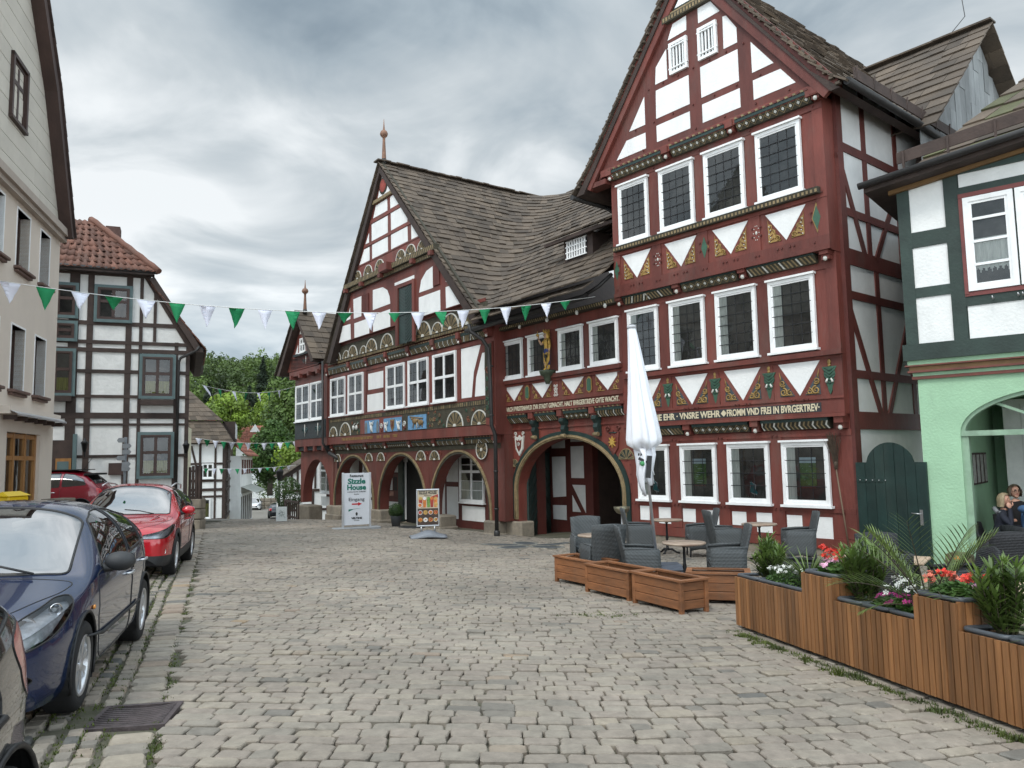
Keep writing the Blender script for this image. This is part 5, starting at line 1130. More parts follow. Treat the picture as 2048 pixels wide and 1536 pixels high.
# ================================================================ houses farther down the street
def simple_win(root,a,b,z0,z1,y,fm=WPAINT): return window(root,a,b,z0,z1,y,'cross',fm=fm,curtain=None,trans=.4,ledge=False,fw=.07)
loc,rz=frame((-20.45,55.0),252); F1=thing('timber_cottage','white timbered house with a hipped slate mansard roof down the street','house',loc,rz)
m=MB(); m.box(0,7,-9,0,-2.4,3.2); m.build('rendered_wall',WHITE,F1)
m=MB(); m.box(-.02,7,-9.02,.08,-4.2,-2.38); m.build('stone_plinth',STONE,F1)
m=MB()
for a,b in ((0,.22),(.62,.76),(1.62,1.78),(2.35,2.5),(4,4.2),(5.5,5.7)): m.box(a,b,0,.04+R.uniform(0,.005),-2.4,3.2)
for a,b in ((3.0,3.2),(1.55,1.7),(.35,.52),(-.3,-.1),(-.75,-.6),(-2.4,-2.2)): m.box(0,7,0,.05+R.uniform(0,.005),a,b)
m.beam((2.3,2.9),(1.7,.5),.14,0,.045); 
def sd(b):
    for s in (0,1.2,2.4,3.6,5,6.5): b.box(s,s+.16,0,.04+R.uniform(0,.005),-2.4,3.2)
    for z in (3.0,1.7,.35,-.3,-1.4,-2.3): b.box(0,8.8,0,.05+R.uniform(0,.005),z,z+.16)
b=MB(); sd(b); b.v=[(-y,-x,z) for x,y,z in b.v]; m.add(b.v,b.f,0); m.build('timber_frame',DARKW,F1)
simple_win(F1,.8,1.58,.6,1.65,.05); simple_win(F1,2.6,3.5,.6,1.65,.05)
f=window(F1,.95,2.3,-2.2,-.8,.05,'none',curtain=None,ledge=False,fw=.07); q=MB(); q.box(1.05,2.2,.062,.066,-2.1,-1.15); q.build('window_blind',CURTY,f)
m=MB(); slabs(m,curve_rows(lambda t,f:(lerp(lerp(-.5,.5,t),lerp(7.5,6.5,t),f),lerp(.5,-.5,t),lerp(3.05,4.7,t)),2),6,.4,.03); slabs(m,curve_rows(lambda t,f:(lerp(.35,3.5,t),lerp(6.65,3.5,t),0) if 0 else (lerp(lerp(.3,3.3,t),lerp(6.7,3.7,t),f),lerp(-.3,-2.8,t),lerp(4.7,7.6,t)),2),9,.4,.03)
slabs(m,curve_rows(lambda t,f:(lerp(-.5,.5,t),lerp(lerp(.5,-.5,t),-9,f),lerp(3.05,4.7,t)),2),6,.4,.03); slabs(m,curve_rows(lambda t,f:(lerp(.3,3.5,t),lerp(lerp(-.3,-2.8,t),-9,f),lerp(4.7,7.6,t)),2),9,.4,.03)
m.build('roof',SLATE,F1)
m=MB()
for i in range(3): y=-3.0-i*1.6; m.box(-.5,.4,y-.9,y,3.3,4.75,0); m.box(-.53,-.5,y-.7,y-.2,3.5,4.6,1)
m.build('dormer',[DARKW,WPAINT],F1)
m=MB(); m.box(2.9,3.4,-2.9,-2.3,6.6,8.2); m.build('chimney',GREYW,F1)
loc,rz=frame((-19.5,58.5),-16); F2=thing('white_shop','white shop with a slanted awning beyond the timbered cottage','house',frame((-22.45,62.6),166.9)[0],frame((-22.45,62.6),166.9)[1])
m=MB(); m.box(-9.2,0,-6,0.35,-4.5,2.2); m.build('rendered_wall',WHITE,F2)
m=MB(); 
for x in (-9.1,-7.6,-6,-4.5,-3.,-1.5,-.2): m.box(x,x+.14,.35,.40,-3.4,-1.1)
m.box(-9.2,0,.35,.41,-3.7,-3.4); m.box(-9.2,0,.35,.41,-1.1,-.85); m.build('shop_window_frame',WPAINT,F2)
m=MB(); m.box(-9.1,-.1,.352,.36,-3.4,-1.1); m.build('shop_glass',ROOM,F2)
m=MB(); m.add([(-9.2,.36,-.3),(-.5,.36,-.3),(-.5,1.5,-.8),(-9.2,1.5,-.8),(-9.2,1.5,-.9),(-.5,1.5,-.9)],[(0,1,2,3),(3,2,5,4)]); m.build('awning',mat('awning_grey',(.35,.36,.33),.8,.2,3,.1),F2)
for i in range(5): m=MB(); m.box(-8.8+i*1.8,-8.0+i*1.8,.355,.42,.7,1.9); m.build('red_shutter',REDD,F2)
m=MB(); slabs(m,quadrows((-9.5,.9,2.2),(.3,.9,2.2),(.3,-3,5.6),(-9.5,-3,5.6)),10,.3,.025,wave=.03); m.build('roof',TILER,F2)
F3=thing('red_roof_house','far house with a bright orange tiled roof and a small white gable','house',*[(frame((-36.9,125),252))[i] for i in (0,1)])
m=MB(); m.box(0,7.5,-6,0,-4.5,4.5); m.build('rendered_wall',WHITE,F3)
m=MB(); slabs(m,quadrows((7.9,.5,4.4),(-.3,.5,4.4),(-.3,-3.8,7.7),(7.9,-3.8,7.7)),12,.3,.025,wave=.03); m.build('roof',TILER,F3)
m=MB(); m.prism([(3.9,6.6),(5.5,6.6),(4.7,7.9)],-3.9,-2.2); m.build('dormer_gable',WHITE,F3)
loc,rz=frame((-10.4,50),250); F4=thing('boarded_barn','white timbered barn with dark striped boarding in the gable, behind the arcade','barn',loc,rz)
m=MB(); m.prism([(-6,-2.6),(-6,8),(-2.6,5.2),(4.3,.8),(4.3,-2.6)],-7,0); m.build('rendered_wall',WHITE,F4)
m=MB()
for i in range(24):
    x=4.2-i*.36; m.box(x-.13,x,.0,.045,-.05,min(7.5,.75+.64*(4.3-x)))
m.beam((4.5,.55),(-3,5.35),.3,0,.1); m.box(-6,4.3,0,.06,-.25,-.08); m.box(-6,4.3,0,.05,-1.45,-1.3)
for x in (4.15,2.4,.8): m.box(x,x+.16,0,.055,-2.6,-.1)
m.beam((3.9,-1.3),(2.6,-.2),.16,0,.05); m.build('timber_frame',DARKW,F4)
m=MB(); slabs(m,lambda t:[(lerp(4.5,-2.6,t),.2,lerp(.65,5.45,t)),(lerp(4.5,-2.6,t),-7,lerp(.65,5.45,t))],12,.4,.03); m.build('roof',SLATE,F4)
F5=thing('yellow_house','sliver of a pale yellow house between the fence and the timbered cottage','house',*[frame((-16.5,38.5),252)[i] for i in (0,1)])
m=MB(); m.box(0,5,-5,0,-1.5,3.6); m.build('rendered_wall',mat('pale_yellow',(.62,.58,.42),.9,.08,2,.2),F5)
m=MB(); m.box(-.1,5,-.2,.25,3.5,3.75); m.build('cornice',WHITE,F5)
# ================================================================ vehicles
CGL=glass_mat('car_glass',(.16,.18,.18),1.5,.10); WGL=glass_mat('windscreen_glass',(.30,.34,.34),1.5,.34); LGL=glass_mat('lamp_glass',(.86,.88,.9),1.45,.02)
CHROME=mat('chrome',(.75,.75,.76),.12,.05,4,0,metal=1); LINT=mat('car_interior',(.045,.045,.05),.8,.3,4,.2); REFL=mat('lamp_reflector',(.50,.51,.53),.3,.35,14,0,metal=.45)
REDL=mat('tail_lamp',(.48,.006,.012),.16,.2,6,0,coat=1); AMB=mat('amber_lamp',(.7,.25,.02),.2,.1,6,0,coat=1); PLATE=mat('number_plate',(.7,.7,.68),.4,.05,5,0)
CLADP=mat('grey_cladding',(.028,.029,.031),.6,.2,6,.1)
def paint(n,c,met=.25): return mat(n,c,.22,.06,1.5,0,coat=1.,metal=met)
def hermite(tab,x):
    n=len(tab)
    if x<=tab[0][0]: return tab[0][1]
    if x>=tab[-1][0]: return tab[-1][1]
    i=max(k for k in range(n-1) if tab[k][0]<=x)
    def sl(k): return (tab[k+1][1]-tab[k][1])/(tab[k+1][0]-tab[k][0])
    def tg(k):
        if k==0: return sl(0)
        if k==n-1: return sl(n-2)
        a,b=sl(k-1),sl(k)
        return 0 if a*b<=0 else 2*a*b/(a+b)
    h=tab[i+1][0]-tab[i][0]; t=(x-tab[i][0])/h; a,b=tab[i][1],tab[i+1][1]
    return (1+2*t)*(1-t)**2*a+t*(1-t)**2*h*tg(i)+t*t*(3-2*t)*b+t*t*(t-1)*h*tg(i+1)
def cut(bm,poly,ax0,ax1,filt):
    n=len(poly); 
    def uv(c): return c.dot(ax0),c.dot(ax1)
    for i in range(n):
        p,q=poly[i],poly[(i+1)%n]; u0,u1=min(p[0],q[0])-.004,max(p[0],q[0])+.004; v0,v1=min(p[1],q[1])-.004,max(p[1],q[1])+.004
        fs=[]
        for f in bm.faces:
            if not filt(f.calc_center_median()): continue
            us=[uv(v.co) for v in f.verts]
            if max(a for a,_ in us)<u0 or min(a for a,_ in us)>u1 or max(b for _,b in us)<v0 or min(b for _,b in us)>v1: continue
            fs.append(f)
        if not fs: continue
        es={e for f in fs for e in f.edges}; vs={v for f in fs for v in f.verts}
        no=ax0*(q[1]-p[1])-ax1*(q[0]-p[0])
        if no.length<1e-7: continue
        bmesh.ops.bisect_plane(bm,geom=list(vs)+list(es)+fs,plane_co=ax0*p[0]+ax1*p[1],plane_no=no.normalized(),dist=1e-5)
    return [f for f in bm.faces if filt(f.calc_center_median()) and inpoly(uv(f.calc_center_median()),poly)]
def rounded(poly,r,n=4):
    out=[];m=len(poly)
    for i in range(m):
        a,b,c=Vector(poly[i-1]),Vector(poly[i]),Vector(poly[(i+1)%m]); d1=(a-b);d2=(c-b); rr=min(r,d1.length*.45,d2.length*.45); p=b+d1.normalized()*rr;q=b+d2.normalized()*rr
        for k in range(n+1): t=k/n; v=p*(1-t)**2+b*2*t*(1-t)+q*t*t; out.append((v.x,v.y))
    return out
def car(P,label,name='parked_car',cat='car'):
    L,W=P['L'],P['w'][1] if 0 else max(b for a,b in P['w']); root=thing(name,label,cat)
    body=P['paint']; X=lambda d:L/2-d
    ds=sorted(set([0,.01,.025,.045,.07,.1,.14,.19,.25,.32]+[.4+i*.075 for i in range(int((L-.8)/.075)+1)]+[L-a for a in (0,.01,.025,.045,.07,.1,.14,.19,.25,.32)]))
    M=18; rings=[]
    for d in ds:
        zt,zb,zl,w=[hermite(P[k],d) for k in ('top','belt','low','w')]; zb=min(zb,zt-.015); cab=min(1,max(0,(zt-zb-.08)/.35)); n=2.5+.7*cab; th=P.get('th',.2)*cab
        h=zb-zl; half=[(w*.93,zl),(w*.975,zl+.06),(w*.993,zl+h*.22),(w*1.0,zl+h*.45),(w*.998,zl+h*.6),(w*1.0,zl+h*.70),(w*.985,zl+h*.86),(w*.962,zl+h*.97)]
        wb=w*.955
        for k in range(0,M+1):
            a=math.pi/2*k/M; yy=max(0,math.cos(a))**(2/n); zz=math.sin(a)**(2/n); half.append((wb*yy*(1-th*zz),zb+(zt-zb)*zz))
        rings.append([(X(d),y,z) for y,z in half]+[(X(d),-y,z) for y,z in half[-2::-1]])
    K=len(rings[0]); bm=bmesh.new(); vv=[[bm.verts.new(p) for p in r] for r in rings]
    for i in range(len(ds)-1):
        for k in range(K-1):
            q=[vv[i][k],vv[i+1][k],vv[i+1][k+1],vv[i][k+1]]; bm.faces.new(q)
    for r,fl in ((vv[0],1),(vv[-1],0)):
        for k in range(K//2):
            q=[r[k],r[k+1],r[K-2-k],r[K-1-k]]; q=q if len(set(q))==4 else [r[k],r[k+1],r[K-1-k]]
            try: bm.faces.new(q if fl else q[::-1])
            except ValueError: pass
    bmesh.ops.remove_doubles(bm,verts=bm.verts,dist=1e-5); bmesh.ops.recalc_face_normals(bm,faces=bm.faces)
    ux,uy,uz=Vector((1,0,0)),Vector((0,1,0)),Vector((0,0,1))
    def take(fs,nm,mt,parent=root,off=0,seal=0,sealm=BLACK,smooth=True,keep=False):
        if not fs: return None
        bm.normal_update(); vs=list({v for f in fs for v in f.verts}); idx={v:i for i,v in enumerate(vs)}
        m=MB(); m.add([v.co-v.normal*off for v in vs],[[idx[v] for v in f.verts] for f in fs],0,smooth,.5); S=set(fs)
        ed=[(e.verts[0].co.copy(),e.verts[1].co.copy()) for f in fs for e in f.edges if sum(1 for g in e.link_faces if g in S)==1]
        o=m.build(nm,mt,parent)
        if seal:
            q=MB()
            for a,b in ed: q.tube([a,b],seal,5,0,cap=False)
            q.build('seal',sealm,o)
        if not keep: bmesh.ops.delete(bm,geom=fs,context='FACES')
        return o
    wx=[X(P['fo']),X(P['fo']+P['wb'])]; R_=P['R']
    # wheel arches
    for x in wx:
        for sg in (1,-1):
            circ=[(x+(R_+.055)*math.cos(2*math.pi*i/28),R_+.01+(R_+.055)*math.sin(2*math.pi*i/28)) for i in range(28)]
            if P.get('clad'):
                c2=[(x+(R_+.13)*math.cos(2*math.pi*i/28),R_+.01+(R_+.12)*math.sin(2*math.pi*i/28)) for i in range(28)]
                cf=cut(bm,c2,ux,uz,lambda c:c.y*sg>W*.45); fs=cut(bm,circ,ux,uz,lambda c:c.y*sg>W*.45); bmesh.ops.delete(bm,geom=fs,context='FACES')
                cf=[f for f in bm.faces if f.calc_center_median().y*sg>W*.45 and inpoly((f.calc_center_median().x,f.calc_center_median().z),c2)]
                take(cf,'arch_trim',CLADP,off=-.006)
            else:
                fs=cut(bm,circ,ux,uz,lambda c:c.y*sg>W*.45); bmesh.ops.delete(bm,geom=fs,context='FACES')
            q=MB(); q.tube([(x+(R_+.052)*math.cos(a_),sg*(W*.985),R_+.01+(R_+.052)*math.sin(a_)) for a_ in [math.pi*(-.12+1.24*i/20) for i in range(21)]],.012,5); 
            n=20; pts=[(x+(R_+.06)*math.cos(math.pi*(-.15+1.3*i/n)),R_+.01+(R_+.06)*math.sin(math.pi*(-.15+1.3*i/n))) for i in range(n+1)]
            for i in range(n): q.quad((pts[i][0],sg*W*.985,pts[i][1]),(pts[i+1][0],sg*W*.985,pts[i+1][1]),(pts[i+1][0],sg*W*.55,pts[i+1][1]),(pts[i][0],sg*W*.55,pts[i][1]))
            q.build('wheel_arch',BLACK,root)
    if P.get('clad'):
        for sg in (1,-1):
            fs=cut(bm,[(X(P['fo']+R_*1.1),.0),(X(P['fo']+R_*1.1),.40),(X(P['fo']+P['wb']-R_*1.1),.45),(X(P['fo']+P['wb']-R_*1.1),.0)],ux,uz,lambda c:c.y*sg>W*.45); take(fs,'sill_trim',CLADP,off=-.005)
        fs=cut(bm,[(-2,.0),(-2,.40),(2,.40),(2,.0)],uy,uz,lambda c:c.x>X(.55)); take(fs,'lower_bumper',CLADP,off=-.004)
    # glazing
    for poly in P['side_win']:
        pl=rounded([(X(a),b) for a,b in poly],.05)
        for sg in (1,-1): take(cut(bm,pl,ux,uz,lambda c:c.y*sg>.2),'side_window',CGL,seal=.009)
    for key,nm,mt in (('screen','windscreen',WGL),('rear_screen','rear_window',CGL)):
        if key in P:
            pl=rounded([(X(a),b) for a,b in P[key]],.07); take(cut(bm,pl,ux,uy,lambda c:c.z>P['belt'][5][1]-.05),nm,mt,seal=.011)
    # lamps
    def lamp(pts,sg,ang,nm,front=True):
        a=rad(ang); vx=Vector(((1 if front else -1)*math.cos(a),sg*math.sin(a),0)); ax=Vector((-vx.y,vx.x,0)); P3=[Vector((X(d),sg*y,z)) for d,y,z in pts]
        pl=rounded([(p.dot(ax),p.z) for p in P3],.05,3); fs=cut(bm,pl,ax,uz,lambda c:(c.x>X(1.3) if front else c.x<X(L-1.0)) and c.y*sg>0)
        cen=sum(P3,Vector())/len(P3)
        if front:
            o=take(fs,nm,REFL,off=.05,keep=True); take(fs,'lens',LGL,parent=o,seal=.006)
            q=MB(); Mr=vx.to_track_quat('Z','Y').to_matrix()
            for k,(d,y,z,r) in enumerate(P['bulbs']):
                c=Vector((X(d),sg*y,z)); q.lathe([(r*.2,-.03),(r*.75,-.02),(r,.015),(r*.93,.02),(r*.7,-.005)],18,c,0,M=Mr,cap=False); q.ball(c-vx*.005,r*.32,8,1)
            q.build('lamp_bowl',[CHROME,PLATE],o)
        else: take(fs,nm,REDL,off=-.004,seal=.004)
    for sg in (1,-1):
        if 'lamp' in P: lamp(P['lamp'],sg,P.get('lang',38),'headlight')
        if 'tail' in P: lamp(P['tail'],sg,35,'tail_light',False)
    # front openings, plates
    for k,(poly,mt,nm,of) in enumerate(P.get('front',[])):
        fs=cut(bm,rounded(poly,.03,3),uy,uz,lambda c:c.x>X(.75)); o=take(fs,nm,mt,off=of,seal=.005)
    for (y0,y1,z0,z1,d,mi) in P.get('slats',[]):
        q=MB(); q.box(X(d)-.03,X(d),y0,y1,z0,z1); q.build('grille_slat',P['slatm'] if mi else BLACK,root)
    # doors: extracted panels with dark gaps and handles
    for poly,hd in P.get('doors',[]):
        pl=rounded([(X(a),b) for a,b in poly],.06)
        for sg in (1,-1):
            fs=cut(bm,pl,ux,uz,lambda c:c.y*sg>.2); o=take(fs,'door',body,seal=.0045)
            if o and hd:
                y=hermite(P['w'],hd[0])*sg; q=MB(); q.tube([(X(hd[0])+.1,y*.985,hd[1]),(X(hd[0])+.07,y*1.02+.012*sg,hd[1]+.005),(X(hd[0])-.07,y*1.02+.012*sg,hd[1]+.008),(X(hd[0])-.1,y*.985,hd[1]+.005)],.013,6); q.build('door_handle',P.get('handle',body),o)
    for poly in P.get('bonnet',[]):
        fs=cut(bm,rounded([(X(a),b) for a,b in poly],.08),ux,uy,lambda c:c.z>.55 and c.x>0); take(fs,'bonnet',body,seal=.004)
    bm.normal_update(); vs=list(bm.verts); ix={v:i for i,v in enumerate(vs)}; m=MB(); m.add([v.co for v in vs],[[ix[v] for v in f.verts] for f in bm.faces],0,True,.5); m.build('body',body,root); bm.free()
    # interior
    q=MB(); lo=.2; q.box(X(L-.35),X(.45),-W*.78,W*.78,lo,lo+.12); q.box(X(P['dash'])-.1,X(P['dash'])+.25,-W*.74,W*.74,lo+.12,P['belt'][5][1]-.06); q.box(X(L-.55),X(L-.9),-W*.72,W*.72,lo+.1,P['belt'][5][1]-.1)
    for sg in (1,-1):
        x=X(P['dash']+.95); q.bbox(x-.25,x+.25,sg*.36-.25,sg*.36+.25,lo+.1,lo+.34,.05); q.obox((x-.32,sg*.36,lo+.62),(.14,.48,.66),Matrix.Rotation(rad(-14),3,'Y')); q.obox((x-.42,sg*.36,lo+1.02),(.1,.28,.18),Matrix.Rotation(rad(-10),3,'Y'))
    x=X(P['dash']+1.9); q.obox((x,0,lo+.55),(.16,W*1.3,.7),Matrix.Rotation(rad(-14),3,'Y'))
    c=Vector((X(P['dash']+.33),.36,P['belt'][5][1]+.02)); Ms=Matrix.Rotation(rad(-65),3,'Y'); q.tube([c+Ms@Vector((.18*math.cos(2*math.pi*i/18),.18*math.sin(2*math.pi*i/18),0)) for i in range(19)],.014,6)
    q.build('interior',LINT,root)
    # wheels
    for x in wx:
        for sg in (1,-1):
            yc=sg*(W-.115); Mw=Matrix.Rotation(rad(-90*sg),3,'X'); t=MB(); hw=.105
            t.lathe([(R_*.66,-hw*.9),(R_*.72,-hw),(R_*.92,-hw),(R_*.985,-hw*.8),(R_,-hw*.55),(R_,hw*.55),(R_*.985,hw*.8),(R_*.92,hw),(R_*.72,hw),(R_*.66,hw*.9)],36,(x,yc,R_),0,M=Mw,cap=False); wo=t.build('wheel',RUBBER,root)
            r=MB(); ri=R_*.68; r.lathe([(ri*1.0,hw*.95),(ri*.97,hw*1.02),(ri*.90,hw*.85),(ri*.86,hw*.2)],36,(x,yc,R_),0,M=Mw,cap=False); r.lathe([(ri*.87,-.02),(0.01,-.02)],24,(x,yc,R_),1,M=Mw); r.lathe([(ri*.25,.02),(ri*.25,hw*.75),(ri*.2,hw*.88),(.001,hw*.88)],16,(x,yc,R_),0,M=Mw)
            ns=P.get('spokes',5)
            for i in range(ns):
                a0=2*math.pi*i/ns
                for dd in ((-.12,.12) if P.get('twin') else (0,)):
                    a1=a0+dd; d_=Vector((math.cos(a1),math.sin(a1),0)); n_=Vector((-d_.y,d_.x,0)); Ms=Mw@Matrix((d_,n_,Vector((0,0,1)))).transposed(); r.obox(Vector((x,yc,R_))+Mw@(d_*ri*.57+Vector((0,0,hw*.68))),(ri*.7,ri*P.get('spw',.2),.03),Ms,0)
            r.build('rim',[ALU,BLACK],wo)
    # mirrors
    mm=P['mirror']
    for sg in (1,-1):
        q=MB(); w_=hermite(P['w'],mm[0])*.93; x=X(mm[0]); q.ball((x,sg*(w_+.13),mm[1]+.03),(.075,.12,.08),12,0,jit=0); q.tube([(x+.0,sg*(w_-.05),mm[1]-.03),(x,sg*(w_+.08),mm[1]-.02)],[.04,.035],7,1); q.box(x-.085,x-.06,sg*w_+sg*.03-.0,sg*w_+sg*.23,mm[1]-.03,mm[1]+.09,2) if sg>0 else q.box(x-.085,x-.06,-w_-.23,-w_-.03,mm[1]-.03,mm[1]+.09,2)
        q.build('wing_mirror',[P.get('mirm',body),BLACK,CHROME],root)
    if P.get('wiper'):
        q=MB()
        for y0,y1 in ((.45,-.05),(-.05,-.5)): q.tube([(X(P['wiper'][0]),y0,P['wiper'][1]),(X(P['wiper'][0]+.08),(y0+y1)/2,P['wiper'][1]+.05),(X(P['wiper'][0]+.1),y1,P['wiper'][1]+.07)],.009,4)
        q.build('wiper',BLACK,root)
    for (x,z,fr) in P.get('plate',[]):
        q=MB(); q.box(X(x)-.01,X(x)+.01,-.26,.26,z-.055,z+.055); q.build('number_plate',PLATE,root)
    for fn in P.get('extra',[]): fn(root,X)
    return root
def heading(az): a=rad(az); return math.atan2(math.cos(a),math.sin(a))
def place(o,fx,fy,az,P,side=1):
    """put the front wheel contact (on the car's left if side=1) at (fx,fy)"""
    rz=heading(az); x=P['L']/2-P['fo']; y=side*(max(b for a,b in P['w'])-.115); c,s=math.cos(rz),math.sin(rz)
    ox=fx-(c*x-s*y); oy=fy-(s*x+c*y); f=Vector((c,s)); l=Vector((-s,c)); pt=-(.034*f.y+.028*f.x); rl=-(.034*l.y+.028*l.x)
    o.location=(ox,oy,gz(fx,fy)+ .034*(fy-oy)+.028*(fx-ox) if 0 else gz(ox,oy)); o.rotation_euler=(math.atan(rl),-math.atan(pt),rz)
ASTRA=dict(L=4.25,fo=.9,wb=2.61,R=.315,paint=paint('dark_blue_paint',(.003,.015,.058),.1),dash=1.35,
 top=[(0,.52),(.02,.62),(.10,.70),(.35,.79),(.9,.90),(1.12,.945),(1.25,1.01),(1.75,1.28),(2.05,1.405),(2.35,1.455),(2.7,1.46),(3.2,1.43),(3.65,1.35),(3.85,1.27),(4.05,1.08),(4.18,.92),(4.22,.75),(4.25,.6)],
 belt=[(0,.50),(.02,.58),(.1,.64),(.35,.70),(.9,.80),(1.12,.86),(1.6,.91),(2.6,.95),(3.6,1.0),(3.95,1.0),(4.18,.85),(4.22,.7),(4.25,.55)],
 low=[(0,.30),(.05,.22),(.3,.185),(4.0,.22),(4.2,.28),(4.25,.36)],w=[(0,.50),(.03,.60),(.10,.70),(.28,.79),(.6,.85),(1.0,.868),(2.2,.875),(3.3,.865),(3.8,.82),(4.1,.74),(4.22,.64),(4.25,.58)],th=.22,
 side_win=[[(1.5,.945),(2.04,1.30),(2.3,1.365),(2.62,1.385),(2.64,.985)],[(2.72,.99),(2.70,1.385),(3.1,1.362),(3.42,1.30),(3.40,1.03)],[(3.47,1.04),(3.49,1.28),(3.66,1.22),(3.84,1.08)]],
 screen=[(1.16,-.66),(1.10,-.3),(1.08,0),(1.10,.3),(1.16,.66),(2.0,.56),(2.06,0),(2.0,-.56)],rear_screen=[(3.72,-.5),(3.72,.5),(4.04,.55),(4.04,-.55)],
 lamp=[(.06,.36,.60),(.10,.42,.665),(.30,.62,.755),(.62,.76,.83),(.78,.80,.835),(.62,.83,.74),(.35,.78,.63),(.16,.62,.565)],lang=40,bulbs=[(.22,.44,.63,.072),(.34,.60,.665,.088),(.55,.73,.765,.045)],
 tail=[(4.2,.5,.75),(4.2,.5,.98),(4.05,.72,1.0),(3.95,.78,.8)],
 front=[([(.42,.30),(.42,.42),(.68,.44),(.74,.39),(.60,.28)],BLACK,'bumper_vent',.02),([(-.42,.30),(-.42,.42),(-.68,.44),(-.74,.39),(-.60,.28)],BLACK,'bumper_vent',.02),([(-.36,.25),(-.36,.40),(.36,.40),(.36,.25)],BLACK,'air_intake',.03),([(-.36,.50),(-.40,.57),(.40,.57),(.36,.50)],BLACK,'grille',.015)],
 slats=[],slatm=CHROME,doors=[([(1.36,.34),(1.28,.62),(1.32,.90),(1.48,.93),(2.66,.968),(2.66,.28),(1.5,.25)],(2.48,.80)),([(2.69,.28),(2.69,.97),(3.43,1.01),(3.46,.85),(3.22,.62),(3.12,.40),(3.05,.28)],(3.26,.85))],handle=ALU,mirror=(1.58,.96),mirm=CLADP,wiper=(1.06,.955),plate=[(-.005,.455,1)],spokes=7,twin=True,spw=.13,
 bonnet=[[(.13,-.30),(.13,.30),(.35,.52),(.8,.70),(1.04,.74),(1.04,-.74),(.8,-.70),(.35,-.52)]])
def vents(root,X):
    q=MB()
    for sg in (1,-1):
        for k in range(3): q.tube([(X(.16),sg*.42,.315+k*.035),(X(.30),sg*.60,.32+k*.035)],.008,5,0)
    q.build('grille_slat',CLADP,root)
    q=MB(); q.tube([(X(.03),-.36,.535),(X(-.015),0,.54),(X(.03),.36,.535)],.012,6); q.build('chrome_bar',CHROME,root)
    for sg in (1,-1):
        q=MB(); q.ball((X(1.08),sg*.872,.70),(.03,.012,.018),8); q.build('side_repeater',AMB,root)
        q=MB(); q.tube([(X(.9),sg*.878,.52),(X(1.4),sg*.885,.46),(X(3.1),sg*.883,.47)],[.006,.016,.012],6) ; q.build('rubbing_strip',CLADP,root)
ASTRA['extra']=[vents]
SUV=dict(L=4.38,fo=.9,wb=2.65,R=.345,paint=paint('bright_red_paint',(.42,.006,.014),.12),dash=1.35,clad=True,
 top=[(0,.64),(.02,.76),(.1,.84),(.4,.93),(.9,1.01),(1.1,1.05),(1.25,1.12),(1.75,1.42),(2.05,1.545),(2.4,1.595),(2.9,1.59),(3.4,1.54),(3.8,1.46),(4.0,1.36),(4.2,1.12),(4.32,.95),(4.38,.75)],
 belt=[(0,.62),(.02,.70),(.1,.76),(.4,.84),(.9,.93),(1.15,.99),(1.7,1.02),(2.7,1.07),(3.5,1.12),(3.95,1.14),(4.2,1.02),(4.32,.88),(4.38,.7)],
 low=[(0,.34),(.06,.25),(.3,.22),(4.1,.25),(4.3,.32),(4.38,.42)],w=[(0,.58),(.03,.68),(.10,.76),(.28,.83),(.6,.88),(1.0,.895),(2.2,.90),(3.4,.895),(3.9,.86),(4.2,.79),(4.34,.70),(4.38,.64)],th=.2,
 side_win=[[(1.55,1.055),(2.05,1.41),(2.35,1.485),(2.66,1.50),(2.66,1.095)],[(2.74,1.10),(2.72,1.50),(3.15,1.485),(3.5,1.43),(3.55,1.15)],[(3.62,1.16),(3.6,1.41),(3.8,1.34),(3.95,1.2)]],
 screen=[(1.16,-.70),(1.10,-.3),(1.08,0),(1.10,.3),(1.16,.70),(2.0,.60),(2.06,0),(2.0,-.60)],rear_screen=[(3.92,-.55),(3.92,.55),(4.16,.6),(4.16,-.6)],
 lamp=[(.03,.40,.68),(.05,.40,.74),(.30,.68,.83),(.62,.82,.90),(.70,.84,.88),(.48,.84,.78),(.22,.72,.69)],lang=42,bulbs=[(.14,.52,.735,.055),(.30,.68,.775,.06)],
 tail=[(4.36,.5,.85),(4.32,.5,1.0),(4.2,.78,1.02),(4.1,.84,.9)],
 front=[([(-.36,.56),(-.40,.72),(.40,.72),(.36,.56)],BLACK,'grille',.02),([(-.45,.40),(-.45,.50),(.45,.50),(.45,.40)],BLACK,'air_intake',.02)],slatm=CHROME,
 doors=[([(1.40,.46),(1.32,.70),(1.38,1.0),(1.55,1.04),(2.68,1.08),(2.68,.46)],(2.5,.92)),([(2.71,.46),(2.71,1.085),(3.58,1.13),(3.60,.95),(3.40,.72),(3.28,.50)],(3.38,.97))],mirror=(1.62,1.08),wiper=(1.06,1.06),plate=[(-.005,.53,1)],spokes=5,twin=True,spw=.16,
 bonnet=[[(.10,-.36),(.10,.36),(.35,.60),(.8,.76),(1.04,.78),(1.04,-.78),(.8,-.76),(.35,-.60)]])
def suvx(root,X):
    for sg in (1,-1):
        q=MB(); q.lathe([(.03,0),(.055,.0),(.075,.02),(.085,.022),(.085,0)],16,(X(.13),sg*.72,.47),0,M=Vector((.8,sg*.6,0)).to_track_quat('Z','Y').to_matrix()); q.build('fog_lamp',CHROME,root)
        q=MB(); q.tube([(X(.02),sg*.16,.70),(X(.0),sg*.05,.57),(X(.0),0,.56)],.016,6); q.build('chrome_bar',CHROME,root)
        q=MB(); q.tube([(X(2.0),sg*.60,1.55),(X(2.5),sg*.62,1.605),(X(3.3),sg*.62,1.58),(X(3.7),sg*.58,1.5)],.014,6); q.build('roof_rail',ALU,root)
        q=MB(); q.tube([(X(.55),sg*.45,.945),(X(1.0),sg*.55,1.04)],[.004,.012],6); q.build('bonnet_crease',SUV['paint'],root)
